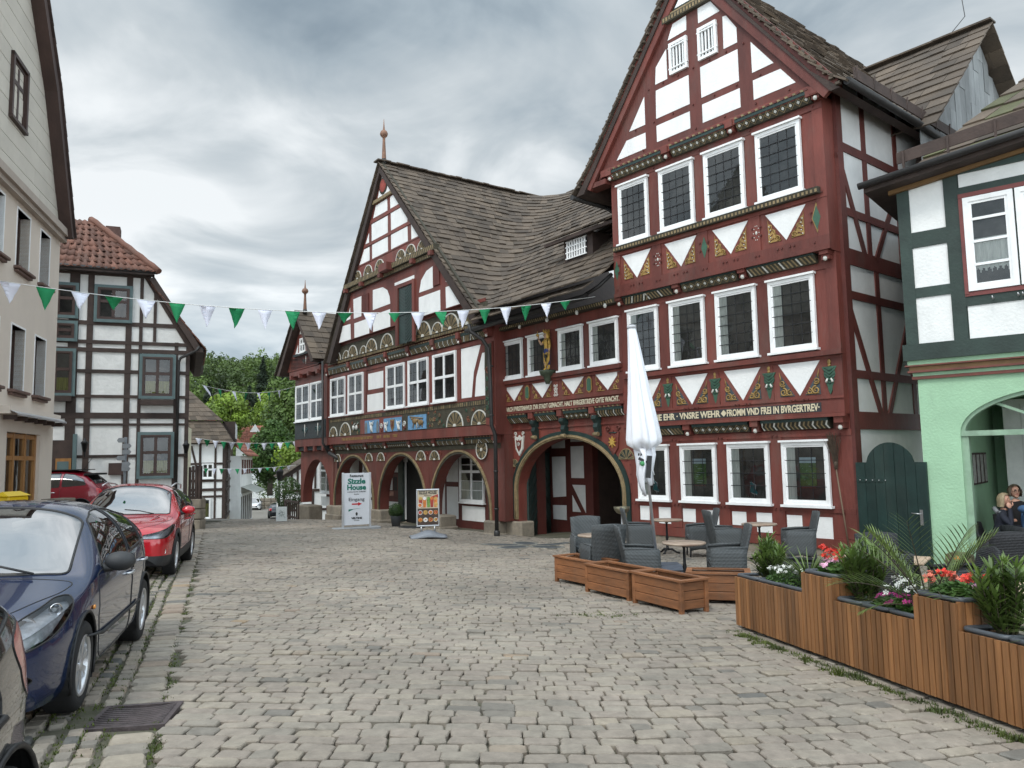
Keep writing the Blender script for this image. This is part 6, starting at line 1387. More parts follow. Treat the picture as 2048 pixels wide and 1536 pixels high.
SUV['extra']=[suvx]
def variant(base,**k): d=dict(base); d.update(k); return d
BLK=variant(ASTRA,paint=paint('black_paint',(.006,.006,.007),.2),tail=[(4.20,.42,.74),(4.20,.42,1.0),(4.08,.72,1.06),(3.78,.835,1.0),(3.86,.835,.80),(4.05,.76,.70)],extra=[],handle=BLACK)
FIAT=variant(ASTRA,L=3.55,fo=.68,wb=2.3,R=.29,paint=paint('crimson_paint',(.24,.008,.02),.15),dash=1.1,
 top=[(0,.55),(.03,.66),(.12,.74),(.4,.84),(.75,.92),(.9,.96),(1.0,1.02),(1.35,1.30),(1.6,1.44),(1.9,1.49),(2.3,1.49),(2.7,1.45),(3.0,1.36),(3.2,1.2),(3.35,1.02),(3.48,.88),(3.53,.7),(3.55,.55)],
 belt=[(0,.52),(.03,.6),(.12,.68),(.4,.76),(.75,.84),(.9,.88),(1.3,.92),(2.2,.95),(2.9,.97),(3.2,.96),(3.48,.80),(3.53,.64),(3.55,.5)],low=[(0,.3),(.06,.22),(.3,.19),(3.3,.22),(3.5,.28),(3.55,.34)],
 w=[(0,.48),(.04,.6),(.12,.69),(.3,.76),(.6,.80),(1.0,.81),(2.2,.815),(2.8,.80),(3.2,.74),(3.45,.64),(3.55,.54)],side_win=[[(1.2,.955),(1.55,1.28),(1.8,1.38),(2.35,1.39),(2.38,.985)],[(2.45,.99),(2.43,1.385),(2.7,1.35),(3.0,1.2),(3.1,1.03)]],
 screen=[(.95,-.6),(.9,0),(.95,.6),(1.5,.52),(1.54,0),(1.5,-.52)],rear_screen=[(3.02,-.45),(3.02,.45),(3.3,.5),(3.3,-.5)],lamp=[(.08,.42,.58),(.06,.42,.70),(.2,.6,.74),(.3,.66,.62)],bulbs=[(.2,.54,.66,.06)],tail=[(3.50,.5,.72),(3.46,.5,.92),(3.34,.64,.94),(3.40,.66,.72)],front=[],doors=[([(1.05,.32),(1.0,.6),(1.1,.92),(2.41,.97),(2.42,.32)],(2.2,.82))],handle=CHROME,mirror=(1.3,.96),wiper=None,plate=[],bonnet=[],extra=[lambda r,X:(lambda q:(q.box(X(2.9),X(1.55),-.5,.5,1.475,1.5),q.tube([(X(2.75),.0,1.48),(X(3.0),0,1.86)],.008,5),q.box(X(3.25),X(2.95),-.5,.5,1.32,1.38),q.build('folded_soft_top',BLACK,r)))(MB())])
SED=variant(ASTRA,L=4.6,wb=2.7,R=.32,front=[([(-.45,.42),(-.5,.56),(.5,.56),(.45,.42)],BLACK,'grille',.01),([(-.6,.24),(-.6,.33),(.6,.33),(.6,.24)],BLACK,'air_intake',.01)],
 top=ASTRA['top'][:11]+[(3.2,1.43),(3.6,1.34),(4.1,1.08),(4.45,1.02),(4.55,.85),(4.6,.6)],belt=ASTRA['belt'][:9]+[(4.2,.98),(4.5,.9),(4.57,.7),(4.6,.55)],low=[(0,.30),(.05,.22),(.3,.185),(4.3,.22),(4.55,.28),(4.6,.36)],w=ASTRA['w'][:8]+[(4.1,.83),(4.45,.75),(4.57,.65),(4.6,.58)],side_win=ASTRA['side_win'][:2],rear_screen=[(3.6,-.5),(3.6,.5),(4.08,.55),(4.08,-.55)],tail=[(4.55,.5,.75),(4.55,.5,.95),(4.4,.72,.97),(4.3,.78,.8)],extra=[],bonnet=[])
a=car(ASTRA,'dark blue hatchback parked facing the viewer, nearest car with its front in view'); place(a,-3.26,5.72,163,ASTRA)
s=car(SUV,'bright red crossover with grey lower trim parked behind the dark blue hatchback'); place(s,-6.14,13.9,163,SUV)
b=car(BLK,'black car cut off by the lower left corner, only its red tail light end showing')
rz=heading(163); b.rotation_euler=(-.01,.03,rz); b.location=(-2.135,1.12,gz(-2.2,2.5))
f=car(FIAT,'small crimson car with a black folding roof and aerial beside the cream house'); rz=heading(262); f.rotation_euler.z=rz; f.location=(-14.15,23.6,gz(-13.4,23.6)-.03)
k=car(variant(SED,paint=paint('white_car_paint',(.75,.75,.75),0)),'white saloon standing far down the street, facing the viewer'); k.location=(-33.4,100,gz(-33.4,100)); k.rotation_euler.z=heading(165)
k=car(variant(ASTRA,paint=paint('slate_car_paint',(.02,.024,.03),.4),extra=[]),'dark grey hatchback behind the white sketch board beyond the crest'); k.location=(-23.4,77,gz(-23.4,77)+.1); k.rotation_euler.z=heading(345)
k=car(variant(SED,paint=paint('maroon_paint',(.16,.008,.018),.25)),'dark red car below the timbered cottage, beyond the bright red crossover'); k.location=(-25.4,62,gz(-25.4,62)+.35); k.rotation_euler.z=heading(345)
k=car(variant(FIAT,paint=paint('white_car_paint_b',(.7,.71,.72),0),extra=[]),'white hatchback half hidden by the dark railing at the arcade corner'); k.location=(-14.6,58,gz(-14.6,58)+.2); k.rotation_euler.z=heading(330)
# ================================================================ terrace furniture
WICK=weave_mat('grey_wicker',(.075,.082,.084)); WICKD=weave_mat('black_wicker',(.022,.023,.027)); LEGM=mat('chair_leg',(.03,.031,.033),.5,.2,6,.1)
MARB=mat('marble_top',(.42,.34,.26),.35,.35,7,.1,40,col2=(.22,.14,.10)); IRON=mat('cast_iron',(.014,.014,.015),.5,.2,6,.3,30)
WOODP=mat('stained_pine',(.22,.088,.034),.55,.35,2.2,.25,26,stretch=(1,1,5),pv=.15,stain=.2); WOODL=mat('larch_slat',(.25,.112,.041),.6,.5,1.6,.3,24,stretch=(5,5,.35),pv=.28,stain=.25); SOIL=mat('potting_soil',(.022,.016,.012),.95,.4,20,.8,60)
def panel(m,P,th,mi=0):
    """thin curved shell: P[i][j] grid of points, thickness th along -normal"""
    a=len(P);b=len(P[0]); V=[Vector(P[i][j]) for i in range(a) for j in range(b)]; Nn_=[]
    for i in range(a):
        for j in range(b):
            u=V[min(i+1,a-1)*b+j]-V[max(i-1,0)*b+j]; v=V[i*b+min(j+1,b-1)]-V[i*b+max(j-1,0)]; Nn_.append(u.cross(v).normalized())
    W=V+[p-n*th for p,n in zip(V,Nn_)]; o=a*b; f=[]
    for i in range(a-1):
        for j in range(b-1):
            q=[i*b+j,(i+1)*b+j,(i+1)*b+j+1,i*b+j+1]; f+= [q,[k+o for k in q[::-1]]]
    for i in range(a-1):
        for j in (0,b-1): q=[i*b+j,(i+1)*b+j,(i+1)*b+j+o,i*b+j+o]; f.append(q if j else q[::-1])
    for j in range(b-1):
        for i in (0,a-1): q=[i*b+j,i*b+j+1,i*b+j+1+o,i*b+j+o]; f.append(q if not i else q[::-1])
    m.add(W,f,mi,True)
def make_chair(name,label,wm,dark=False):
    # local: faces +x
    t=thing(name,label,'chair'); w=.29; bk=.99 if not dark else .90
    m=MB(); P=[[(-.24-.13*(z-.40)/.55-(.03 if abs(y)<.2 else 0)+.02*(y/w)**2*0,y*(1+.06*(z-.4)),z) for y in [w*(-1+2*j/8) for j in range(9)]] for z in [lerp(.10,bk,i/9) for i in range(10)]]
    P=[[(x,y,z+(.025*(1-(y/w)**2) if i==9 else 0)) for (x,y,z) in r] for i,r in enumerate(P)]
    panel(m,P,.035); m.build('backrest',wm,t)
    m=MB(); m.bbox(-.24,.28,-w+.03,w-.03,.36,.45,.025); m.bbox(.23,.285,-w+.03,w-.03,.20,.37,.012); m.build('seat',wm,t)
    for sg in (1,-1):
        m=MB(); P=[[(x,sg*(w+.012*math.sin(math.pi*(z-.1)/.55)),z) for x in [lerp(-.27-.05*(z-.4),.28-.05*max(0,(z-.5)),j/6) for j in range(7)]] for z in [lerp(.14,.645,i/5) for i in range(6)]]
        P=[[(x,y,z if i else z+.05*math.sin(math.pi*j/6)) for j,(x,y,z) in enumerate(r)] for i,r in enumerate(P)]
        panel(m,P if sg<0 else [r[::-1] for r in P],.035); m.tube([(.26,sg*w,.64),(0,sg*(w+.005),.66),(-.3,sg*w,.665)],.025,6); m.build('armrest',wm,t)
    for x in (.25,-.26):
        for sg in (1,-1): m=MB(); m.tube([(x,sg*(w-.025),.22),(x*1.05,sg*(w-.02),0)],.02,6); m.build('leg',LEGM,t)
    return t
def on(x,y,dz=0): return (x,y,gz(x,y)+dz)
ch=make_chair('wicker_chair','x',WICK)
def yaw(az): a=rad(az); return math.atan2(math.cos(a),math.sin(a))
spots=[(1.44,15.2,175),(1.50,13.35,-12),(2.02,12.65,92),(2.72,17.0,92),(3.98,16.75,-85),(4.28,15.95,88),(3.40,12.62,-82),(5.62,15.5,-80)]
labs=['grey wicker armchair behind the leftmost marble table, leftmost of the group','grey wicker armchair with its back to the viewer at the leftmost marble table','grey wicker armchair left of the front marble table, next to the parasol base','grey wicker armchair behind the parasol pole, beside the gate arch','grey wicker armchair right of the marble table behind the parasol, back to the window wall','grey wicker armchair left of the rear marble table nearest the broom','grey wicker armchair with its back beside the square planter box, nearest of all','grey wicker armchair right of the rear marble table nearest the broom']
copies(ch,[(on(x,y),yaw(a)) for x,y,a in spots],labs,'grey wicker chairs on the terrace')
dc=make_chair('black_chair','x',WICKD,True)
spots=[(3.85,10.55,95),(5.25,11.1,185),(4.35,9.3,20),(5.5,9.7,-80),(7.0,11.0,30),(7.35,9.9,60),(5.6,7.3,-85)]
labs=['black woven chair behind the leftmost oleander','black woven chair at the far side of the table before the green gate','black woven chair under the palm fronds, at the near side of the table','black woven chair to the right of the table before the green gate','black woven chair with slanting back in front of the seated women','black woven chair beside the man in the blue jacket','black woven chair at the right edge beside the front table']
copies(dc,[(on(x,y),yaw(a)) for x,y,a in spots],labs,'black woven chairs behind the slatted planter')
tb=thing('bistro_table','x','table')
m=MB(); m.lathe([(.0,.715),(.33,.715),(.35,.725),(.352,.742),(.345,.75),(.0,.752)],32); m.build('tabletop',MARB,tb)
m=MB(); m.lathe([(.03,.08),(.045,.1),(.03,.14),(.024,.3),(.035,.36),(.024,.42),(.022,.66),(.05,.7),(.12,.715)],10); m.build('pedestal',IRON,tb)
m=MB()
for i in range(3):
    a=i*2.094; c,s_=math.cos(a),math.sin(a); m.tube([(0,0,.1),(.1*c,.1*s_,.1),(.2*c,.2*s_,.03),(.27*c,.27*s_,.015)],[.03,.028,.022,.025],6)
m.build('foot',IRON,tb)
copies(tb,[(on(x,y),0) for x,y in ((1.5,14.3),(3.37,17.3),(2.72,12.6),(4.95,15.8))],['round marble bistro table at the left end, partly hidden by wicker chairs','round marble bistro table just behind the parasol pole','round marble bistro table in front, beside the parasol base','round marble bistro table below the second window from the right'],'round marble tables on the terrace')
rt=thing('slat_table','x','table'); m=MB()
for i in range(6): m.bbox(-.55,.55,-.35+i*.118,-.35+i*.118+.112,.72,.75,.006)
m.build('tabletop',mat('weathered_tabletop',(.40,.29,.20),.6,.2,3,.2,30,stretch=(.4,4,1),pv=.12),rt)
for x in (-.42,.42): m=MB(); m.box(x-.03,x+.03,-.03,.03,.04,.72); m.box(x-.03,x+.03,-.28,.28,.0,.04); m.box(x-.03,x+.03,-.28,.28,.68,.72); m.build('leg',IRON,rt)
copies(rt,[(on(4.75,10.2),rad(-35)),(on(5.0,7.15),rad(-35))],['wooden rectangular table behind the second oleander, before the green gate','wooden rectangular table at the right edge behind the third oleander'],'rectangular wooden tables behind the planter')
# wooden planter boxes
def wbox(L,loc,az,label,Wd=.46,soilz=.36):
    t=thing('planter_box',label,'planter',loc,yaw(az),'low wooden planter boxes at the terrace edge'); h=.44
    for nm,(y0,y1) in (('front',( -Wd/2,-Wd/2+.025)),('back',(Wd/2-.025,Wd/2))):
        m=MB()
        for i in range(3): m.bbox(-L/2+.05,L/2-.05,y0,y1,.06+i*.118,.06+i*.118+.112,.006)
        m.build('side_board',WOODP,t)
    for x0 in (-L/2+.02,L/2-.045):
        m=MB()
        for i in range(3): m.bbox(x0,x0+.025,-Wd/2+.03,Wd/2-.03,.06+i*.118,.06+i*.118+.112,.006)
        m.build('end_board',WOODP,t)
    for x in (-L/2,L/2-.06):
        for y in (-Wd/2-.008,Wd/2-.052): m=MB(); m.bbox(x,x+.06,y,y+.06,.0,.42,.006); m.build('corner_post',WOODP,t)
    m=MB(); a,b=L/2+.025,Wd/2+.025; c=.085
    m.hp([(-a,-b),(a,-b),(a-c,-b+c),(-a+c,-b+c)],.42,.445); m.hp([(-a,b),(a,b),(a-c,b-c),(-a+c,b-c)],.42,.445); m.hp([(-a,-b),(-a,b),(-a+c,b-c),(-a+c,-b+c)],.42,.4445); m.hp([(a,-b),(a,b),(a-c,b-c),(a-c,-b+c)],.42,.4445); m.build('rim',WOODP,t)
    m=MB(); m.box(-L/2+.05,L/2-.05,-Wd/2+.03,Wd/2-.03,.05,soilz); m.build('soil',SOIL,t)
    return t
wbox(1.12,on(1.17,13.15),148,'wooden planter box farthest left in the row of empty boxes'); wbox(1.08,on(1.55,11.85),150,'wooden planter box in the middle of the row of empty boxes'); wbox(1.05,on(2.10,10.78),152,'wooden planter box with mossy rim, nearest of the row of empty boxes'); wbox(.85,on(2.93,11.35),105,'wooden planter box standing crosswise beside the nearest wicker chair')
# parasol
pl=thing('parasol','tall closed white parasol leaning over the terrace tables','parasol',on(2.56,14.1))
tip=Vector((-.33,.0,4.55)); ax=tip.normalized(); Mp=ax.to_track_quat('Z','Y').to_matrix(); 
m=MB(); m.tube([(0,0,.1),tip*.995],.026,12); m.build('pole',ALU,pl)
m=MB()
for i in range(2):
    for j in range(2): m.bbox(-.48+i*.49,-.01+i*.49,-.48+j*.49,-.01+j*.49,.0,.12,.02); m.bbox(-.46+i*.49,-.03+i*.49,-.46+j*.49,-.03+j*.49,.12,.17,.02)
m.lathe([(.06,.1),(.06,.3),(.04,.32)],12); m.build('base_slab',mat('base_slab',(.06,.07,.09),.7,.3,4,.3),pl)
CANV=mat('white_canvas',(.80,.81,.85),.85,.03,2,.25,60)
m=MB(); prof=[(4.50,.07),(4.35,.09),(3.9,.125),(3.3,.18),(2.8,.24),(2.45,.28),(2.36,.275),(2.30,.20),(2.22,.08)]; n=64; V=[]
for z,r in prof:
    for k in range(n):
        a=2*math.pi*k/n; f=1+.17*math.sin(a*8+1.0+z*.3)*min(1,(4.5-z)*1.2)+.05*math.sin(a*3+z)+.03*math.sin(a*17+z*2); V.append(tip*(z/4.55)+Mp@Vector((r*f*math.cos(a),r*f*math.sin(a),-.04*math.sin(a*4) if z<2.5 else 0)))
m.add(V,[[i*n+k,(i+1)*n+k,(i+1)*n+(k+1)%n,i*n+(k+1)%n] for i in range(len(prof)-1) for k in range(n)],0,True); 
for a0,l,r in ((.2,.68,.12),(1.2,.5,.13),(2.3,.66,.12),(3.3,.62,.12),(4.1,.78,.14),(4.75,.6,.13),(5.4,.86,.14)):
    c=Vector((math.cos(a0),math.sin(a0),0)); t_=Vector((-c.y,c.x,0)); P=[[tip*((2.28-l*u)/4.55)+Mp@(c*(r+.03*math.sin(u*5+a0)+.04*u*(1-u))+t_*((v-.5)*(.30-.24*u)+.02*math.sin(7*u+a0))) for v in (0,.33,.66,1)] for u in (0,.2,.4,.6,.8,1)]; panel(m,P,.006)
m.build('canopy',CANV,pl)
m=MB(); m.lathe([(.085,4.5),(.085,4.55),(.03,4.57)],20,(0,0,0),0,M=Mp); m.build('cap',mat('cap_grey',(.45,.45,.47),.6,.1,4,0),pl)
m=MB(); c=tip*(2.16/4.55); m.lathe([(.14,-.03),(.15,.0),(.14,.04)],20,c,0,M=Mp); m.obox(c+Vector((.03,-.17,-.22)),(.09,.012,.40),Matrix.Rotation(.1,3,'Y')); m.obox(c+Vector((-.08,-.17,-.1)),(.16,.012,.05),Matrix.Rotation(.5,3,'Y')); m.build('tie_strap',BLACK,pl)
m=MB(); m.lathe([(.045,0),(.045,.006),(.0,.008)],16,tip*(2.0/4.55)+Vector((-.10,-.185,0)),0,M=Matrix.Rotation(rad(80),3,'X')); m.build('emblem',mat('emblem_green',(.05,.22,.08),.7,.2,8,0),pl)
# metal ash bowl
t=thing('ash_bowl','stainless ash bowl on a slim stand by the right side of the gate arch','ashtray',on(2.58,18.7))
m=MB(); m.lathe([(.16,0),(.16,.02),(.03,.04),(.025,.8)],14); m.build('stand',STEEL,t); m=MB(); m.lathe([(.03,.8),(.12,.83),(.18,.9),(.2,.98),(.19,.98),(.16,.9),(.0,.86)],18); m.build('bowl',mat('aged_brass',(.22,.2,.14),.4,.3,5,.2,metal=.8),t)
# broom
t=thing('broom','twig broom standing brush-up against the red wall beside the green gate','broom',H.matrix_world@Vector((0,0,0)) if 0 else (0,0,0))
hl,hr=frame(TP,-39.5); t.location=hl; t.rotation_euler.z=hr
m=MB(); m.tube([(-.02,.12,-.55),(.2,.10,1.35)],.016,7); m.build('handle',mat('broom_handle',(.16,.11,.07),.7,.3,4,.2,stretch=(1,1,.2)),t)
m=MB()
for i in range(90): a,b=R.gauss(0,.035),R.gauss(0,.02); m.tube([(.19+a*.3,.1+b*.4,1.3),(.22+a,.1+abs(b),1.6),(.25+a*2.2,.1+abs(b)*1.8,R.uniform(1.85,2.08))],.005,3,cap=False)
m.lathe([(.035,0),(.04,.1),(.036,.16)],8,(.195,.1,1.28)); m.build('twigs',mat('twigs',(.07,.048,.032),.85,.3,8,.2),t)
# planter with vertical slats
p0=Vector((2.60,9.31,0)); p1=Vector((3.47,5.22,0)); dv=(p1-p0); Lp=dv.length; dv.normalize(); nb=Vector((-dv.y,dv.x,0)); nb=nb if nb.x>0 else -nb
sl=thing('slatted_planter','long stepped planter clad in vertical brown slats along the right foreground','planter')
secs=[(0,.335,.60),(.335,.458,.80),(.458,.715,.60),(.715,.825,.80),(.825,1.22,.60)]
def W_(d,o,z): q=p0+dv*d+nb*o; return Vector((q.x,q.y,gz(q.x,q.y)+z))
Mdir=Matrix((dv,nb,Vector((0,0,1)))).transposed()
for i,(a,b,h) in enumerate(secs):
    a*=Lp;b*=Lp; m=MB(); n=int(round((b-a)/.066)); 
    for k in range(n):
        x=a+(k+.5)*(b-a)/n; hh=h-.03; c=W_(x,.0,hh/2+.03); m.obox(c,((b-a)/n-.013,.022,hh-.02+R.uniform(-.004,.004)),Mdir,0)
    if i in (1,3):
        for e in (a,b):
            for k in range(7): c=W_(e+(.012 if e==a else -.012),.04+k*.066,.40+h/4); m.obox(c,(.022,.057,h/2),Mdir,0)
    if i==0:
        for k in range(7): c=W_(.012,.04+k*.066,h/2); m.obox(c,(.022,.057,h-.05),Mdir,0)
    m.build('slat_panel',WOODL,sl)
    m=MB(); m.obox(W_((a+b)/2,.25,h/2-.02),(b-a-.02,.44,h-.12),Mdir,0); m.build('box_core',BLACK,sl)  # black filler; the dark of the slat gaps is put into its colour
    # grey liner trays with rounded rims
    nt=max(1,int(round((b-a)/.42)))
    for k in range(nt):
        u=lerp(a,b,k/nt)+.012;v=lerp(a,b,(k+1)/nt)-.012; rr=.05; pts=[]
        for cx,cy,a0 in ((v-rr,.44-rr+.02,0),(u+rr,.44-rr+.02,90),(u+rr,.03+rr,180),(v-rr,.03+rr,270)):
            for q in range(5): an=rad(a0+q*22.5); pts.append(W_(cx+rr*math.cos(an),cy+rr*math.sin(an),h+.012))
        m=MB(); m.tube(pts+[pts[0],pts[1]],.020,8); m.build('liner_tray',mat('liner_grey',(.07,.078,.088),.45,.15,6,.1) if k+i==0 else bpy.data.materials['liner_grey'],sl)
        m=MB(); m.obox(W_((u+v)/2,.24,h-.06),(v-u-.03,.36,.06),Mdir,0); m.build('soil',SOIL,sl)
# ================================================================ plants
def blade(m,p,d,L,w,droop=.3,n=4,mi=0,pv=None,fold=0):
    d=Vector(d).normalized(); s_=d.cross(Vector((0,0,1))); s_=s_.normalized() if s_.length>1e-3 else Vector((1,0,0)); pts=[];q=Vector(p)
    for i in range(n+1):
        t_=i/n; ww=w*math.sin(math.pi*min(1,.12+.88*t_))**.7*(1 if t_<.999 else .05); pts+= [q-s_*ww/2,q+s_*ww/2]; q=q+d*(L/n); d=(d+Vector((0,0,-droop/n))).normalized()
    m.add(pts,[(2*i,2*i+1,2*i+3,2*i+2) for i in range(n)],mi,True,pv)
OLE=leaf_mat('oleander_leaf',(.115,.185,.045),.35,.45,3,.45); PALM=leaf_mat('palm_leaf',(.10,.15,.04),.3,.4,3,.45); GER=leaf_mat('geranium_leaf',(.055,.12,.026),.3,.4,5,.6); STEM=mat('stem_brown',(.05,.04,.022),.8,.3,6,.2)
FRED=mat('flower_red',(.62,.035,.018),.6,.25,12,0,pv=.3); FPINK=mat('flower_pink',(.72,.38,.52),.6,.2,12,0,pv=.2); FWHT=mat('flower_white',(.8,.8,.74),.6,.08,12,0,pv=.1); FPUR=mat('flower_magenta',(.45,.02,.20),.6,.25,12,0,pv=.3); FYEL=mat('flower_yellow',(.6,.4,.03),.6,.1,8,0); FCOR=mat('flower_coral',(.62,.16,.10),.6,.2,12,0,pv=.3)
def oleander(d,o,h,H_,r,label):
    b=W_(d,o,h-.03); t=thing('oleander',label,'shrub',b,0,'oleanders in the slatted planter'); m=MB();st=MB()
    for k in range(34):
        a=R.random()*6.28; q=R.random()**.6; top=Vector((r*q*math.cos(a),r*q*math.sin(a),H_*R.uniform(.62,.98)*(1-.18*q))); base=Vector((.05*math.cos(a),.05*math.sin(a),0)); mid=base.lerp(top,.5)+Vector((.02*math.cos(a),.02*math.sin(a),0)); st.tube([base,mid,top],[.006,.005,.003],4,cap=False)
        for j in range(26):
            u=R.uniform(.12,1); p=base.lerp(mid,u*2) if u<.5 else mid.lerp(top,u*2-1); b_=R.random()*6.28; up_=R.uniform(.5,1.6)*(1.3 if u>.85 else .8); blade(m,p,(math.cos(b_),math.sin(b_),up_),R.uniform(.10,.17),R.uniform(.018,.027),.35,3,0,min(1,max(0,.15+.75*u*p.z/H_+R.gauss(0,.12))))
    m.build('foliage',OLE,t); st.build('stems',STEM,t); return t
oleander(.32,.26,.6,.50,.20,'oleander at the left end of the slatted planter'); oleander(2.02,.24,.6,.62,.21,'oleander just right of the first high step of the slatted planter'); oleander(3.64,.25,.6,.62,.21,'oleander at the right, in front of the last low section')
# spiky dracaena, palm
t=thing('spiky_plant','spiky grass-leaved plant with arching thin blades beside the white daisies','plant',W_(1.05,.3,.58)); m=MB()
for k in range(150): a=R.random()*6.28; e=R.uniform(.25,1.5); blade(m,(.02*math.cos(a),.02*math.sin(a),.08),(math.cos(a),math.sin(a),e),R.uniform(.3,.48),R.uniform(.009,.014),.5,4,0)
m.build('foliage',PALM,t); m=MB(); m.tube([(0,0,0),(0,0,.12)],.035,7); m.build('stem',STEM,t)
t=thing('spiky_plant','spiky grass-leaved plant at the right edge of the picture in the last tray','plant',W_(4.05,.28,.58)); m=MB()
for k in range(170): a=R.random()*6.28; e=R.uniform(.1,1.0); blade(m,(.03*math.cos(a),.03*math.sin(a),.04),(math.cos(a),math.sin(a),e),R.uniform(.25,.42),R.uniform(.007,.011),.6,4,0)
m.build('foliage',PALM,t)
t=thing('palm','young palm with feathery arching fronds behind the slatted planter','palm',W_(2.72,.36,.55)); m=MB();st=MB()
fr=[(200,1.3,.72,.5),(350,.55,.85,.75),(330,1.5,.62,.4),(120,1.0,.66,.7),(20,1.1,.6,.6),(250,.7,.6,.9),(170,.6,.62,.8),(60,.5,.66,.9),(290,1.9,.62,.35),(225,2.2,.66,.3),(310,.3,.55,.7),(150,1.8,.58,.4),(190,.25,.5,.6)]
for az,e,L,dr in fr:
    a=rad(az); d=Vector((math.cos(a),math.sin(a),e)).normalized(); q=Vector((0,0,.08)); n=18; pts=[q.copy()]
    for i in range(n):
        q=q+d*(L*1.3/n); d=(d+Vector((0,0,-dr/n*(.4+1.4*i/n)))).normalized(); pts.append(q.copy())
        if i>3:
            s_=d.cross(Vector((0,0,1))).normalized(); u=s_.cross(d)
            for sg in (1,-1): 
                l=.33*math.sin(math.pi*(.12+.86*i/n))**.6*R.uniform(.85,1.1); blade(m,q,d*.75+s_*sg*.75+u*.28,l,.011,.35,3,0)
    st.tube(pts,[lerp(.009,.002,i/n) for i in range(n+1)],5)
m.build('fronds',PALM,t); st.tube([(0,0,-.05),(0,0,.12)],.05,8); st.build('stem',STEM,t)
def flowers(name,label,loc,rx,ry,H_,kinds,leafm=GER,leafn=420,ls=.034,petal=.016,cluster=1,fn=30,tall=0,group=None):
    t=thing(name,label,'flowers',loc,math.atan2(dv.y,dv.x),group); m=MB(); st=MB()
    for k in range(leafn):
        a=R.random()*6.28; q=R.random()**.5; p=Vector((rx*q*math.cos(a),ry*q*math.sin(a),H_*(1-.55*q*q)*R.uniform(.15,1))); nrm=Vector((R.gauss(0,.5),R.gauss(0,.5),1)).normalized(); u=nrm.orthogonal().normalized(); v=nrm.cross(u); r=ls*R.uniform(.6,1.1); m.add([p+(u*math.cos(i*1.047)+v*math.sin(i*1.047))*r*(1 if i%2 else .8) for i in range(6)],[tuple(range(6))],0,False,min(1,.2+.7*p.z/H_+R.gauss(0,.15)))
    m.build('leaves',leafm,t)
    for nm,fm,num,zz,sx in kinds:
        f=MB(); b=MB()
        for k in range(num):
            a=R.random()*6.28; q=R.random()**.5; c=Vector((rx*q*.95*math.cos(a)+sx,ry*q*math.sin(a),H_*(1-.4*q*q)+zz*R.uniform(.4,1))); b.tube([(c.x*.8,c.y*.8,H_*.3),c],.003,3,cap=False)
            for j in range(cluster):
                cc=c+Vector((R.gauss(0,1),R.gauss(0,1),R.gauss(0,.7)))*(petal*1.1 if cluster>1 else 0); nrm=(Vector((R.gauss(0,.5),R.gauss(0,.5)-.3,.9))+ (cc-c)*10).normalized(); u=nrm.orthogonal().normalized(); v=nrm.cross(u); pv=R.random()
                for i in range(5): a0=i*1.2566; d1=u*math.cos(a0)+v*math.sin(a0); d2=u*math.cos(a0+.9)+v*math.sin(a0+.9); f.add([cc,cc+d1*petal,cc+(d1+d2).normalized()*petal*1.15+nrm*petal*.2,cc+d2*petal],[(0,1,2,3)],0,False,pv)
        f.build(nm,fm,t); b.build('stalks',GER,t)
    return t
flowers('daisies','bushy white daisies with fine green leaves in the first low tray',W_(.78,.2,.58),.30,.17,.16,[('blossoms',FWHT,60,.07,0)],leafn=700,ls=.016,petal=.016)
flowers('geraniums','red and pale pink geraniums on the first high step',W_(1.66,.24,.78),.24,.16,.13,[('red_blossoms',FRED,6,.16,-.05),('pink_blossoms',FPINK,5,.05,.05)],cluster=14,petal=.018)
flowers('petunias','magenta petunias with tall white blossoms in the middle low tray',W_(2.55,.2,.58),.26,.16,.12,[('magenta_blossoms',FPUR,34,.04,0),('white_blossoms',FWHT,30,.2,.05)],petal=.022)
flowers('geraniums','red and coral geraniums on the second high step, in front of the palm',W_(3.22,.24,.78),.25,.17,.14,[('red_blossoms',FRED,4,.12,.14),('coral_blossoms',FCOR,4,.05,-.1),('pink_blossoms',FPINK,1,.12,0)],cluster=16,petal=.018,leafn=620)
# ================================================================ signs and street furniture
def panel_thing(name,label,cat,loc,az): return thing(name,label,cat,loc,yaw(az)+math.pi)
t=panel_thing('totem_sign','tall white restaurant sign board reading Sizzle House, Eingang, between two posts','sign',on(-5.72,28.2),62)
m=MB(); m.bbox(-.47,.47,-.02,.02,.14,2.0,.005); f=m.build('sign_board',mat('sign_white',(.66,.68,.72),.5,.04,3,0),t)
for x in (-.5,.5): m=MB(); m.box(x-.035,x+.035,-.04,.04,.05,2.02); m.build('post',ALU,t)
m=MB(); m.bbox(-.85,.85,-.22,.22,-.06,.06,.02); m.build('base',mat('sign_base',(.30,.31,.32),.6,.1,3,.1),t)
TXT=mat('sign_black',(.02,.022,.022),.6,.1,5,0); TGRN=mat('sign_green',(.008,.16,.115),.6,.1,5,0); TRED=mat('sign_red',(.5,.012,.02),.6,.1,5,0)
m=MB(); y=.021
put_text(m,'Restaurant',.13,0,1.86,y,.50,0,.003,True); put_text(m,'authentische indische',.06,0,1.31,y,.68,0,0,True); put_text(m,'Küche',.06,0,1.22,y,.18,0,0,True); put_text(m,'Eingang',.17,0,1.0,y,.58,0,.0,True)
m.build('black_lettering',TXT,f)
m=MB(); put_text(m,'Sizzle',.26,0,1.62,y,.66,0,.010,True); put_text(m,'House',.26,0,1.40,y,.70,0,.010,True)
m.prism([(.3,.70),(.3,.62),(.12,.70),(-.28,.74)],y,y+.003,0); m.build('green_lettering',TGRN,f)
m=MB(); m.prism([(.18,.86),(-.05,.86),(-.05,.82),(-.2,.885),(-.05,.95),(-.05,.91),(.18,.91)],y,y+.004); m.build('red_arrow',TRED,f)
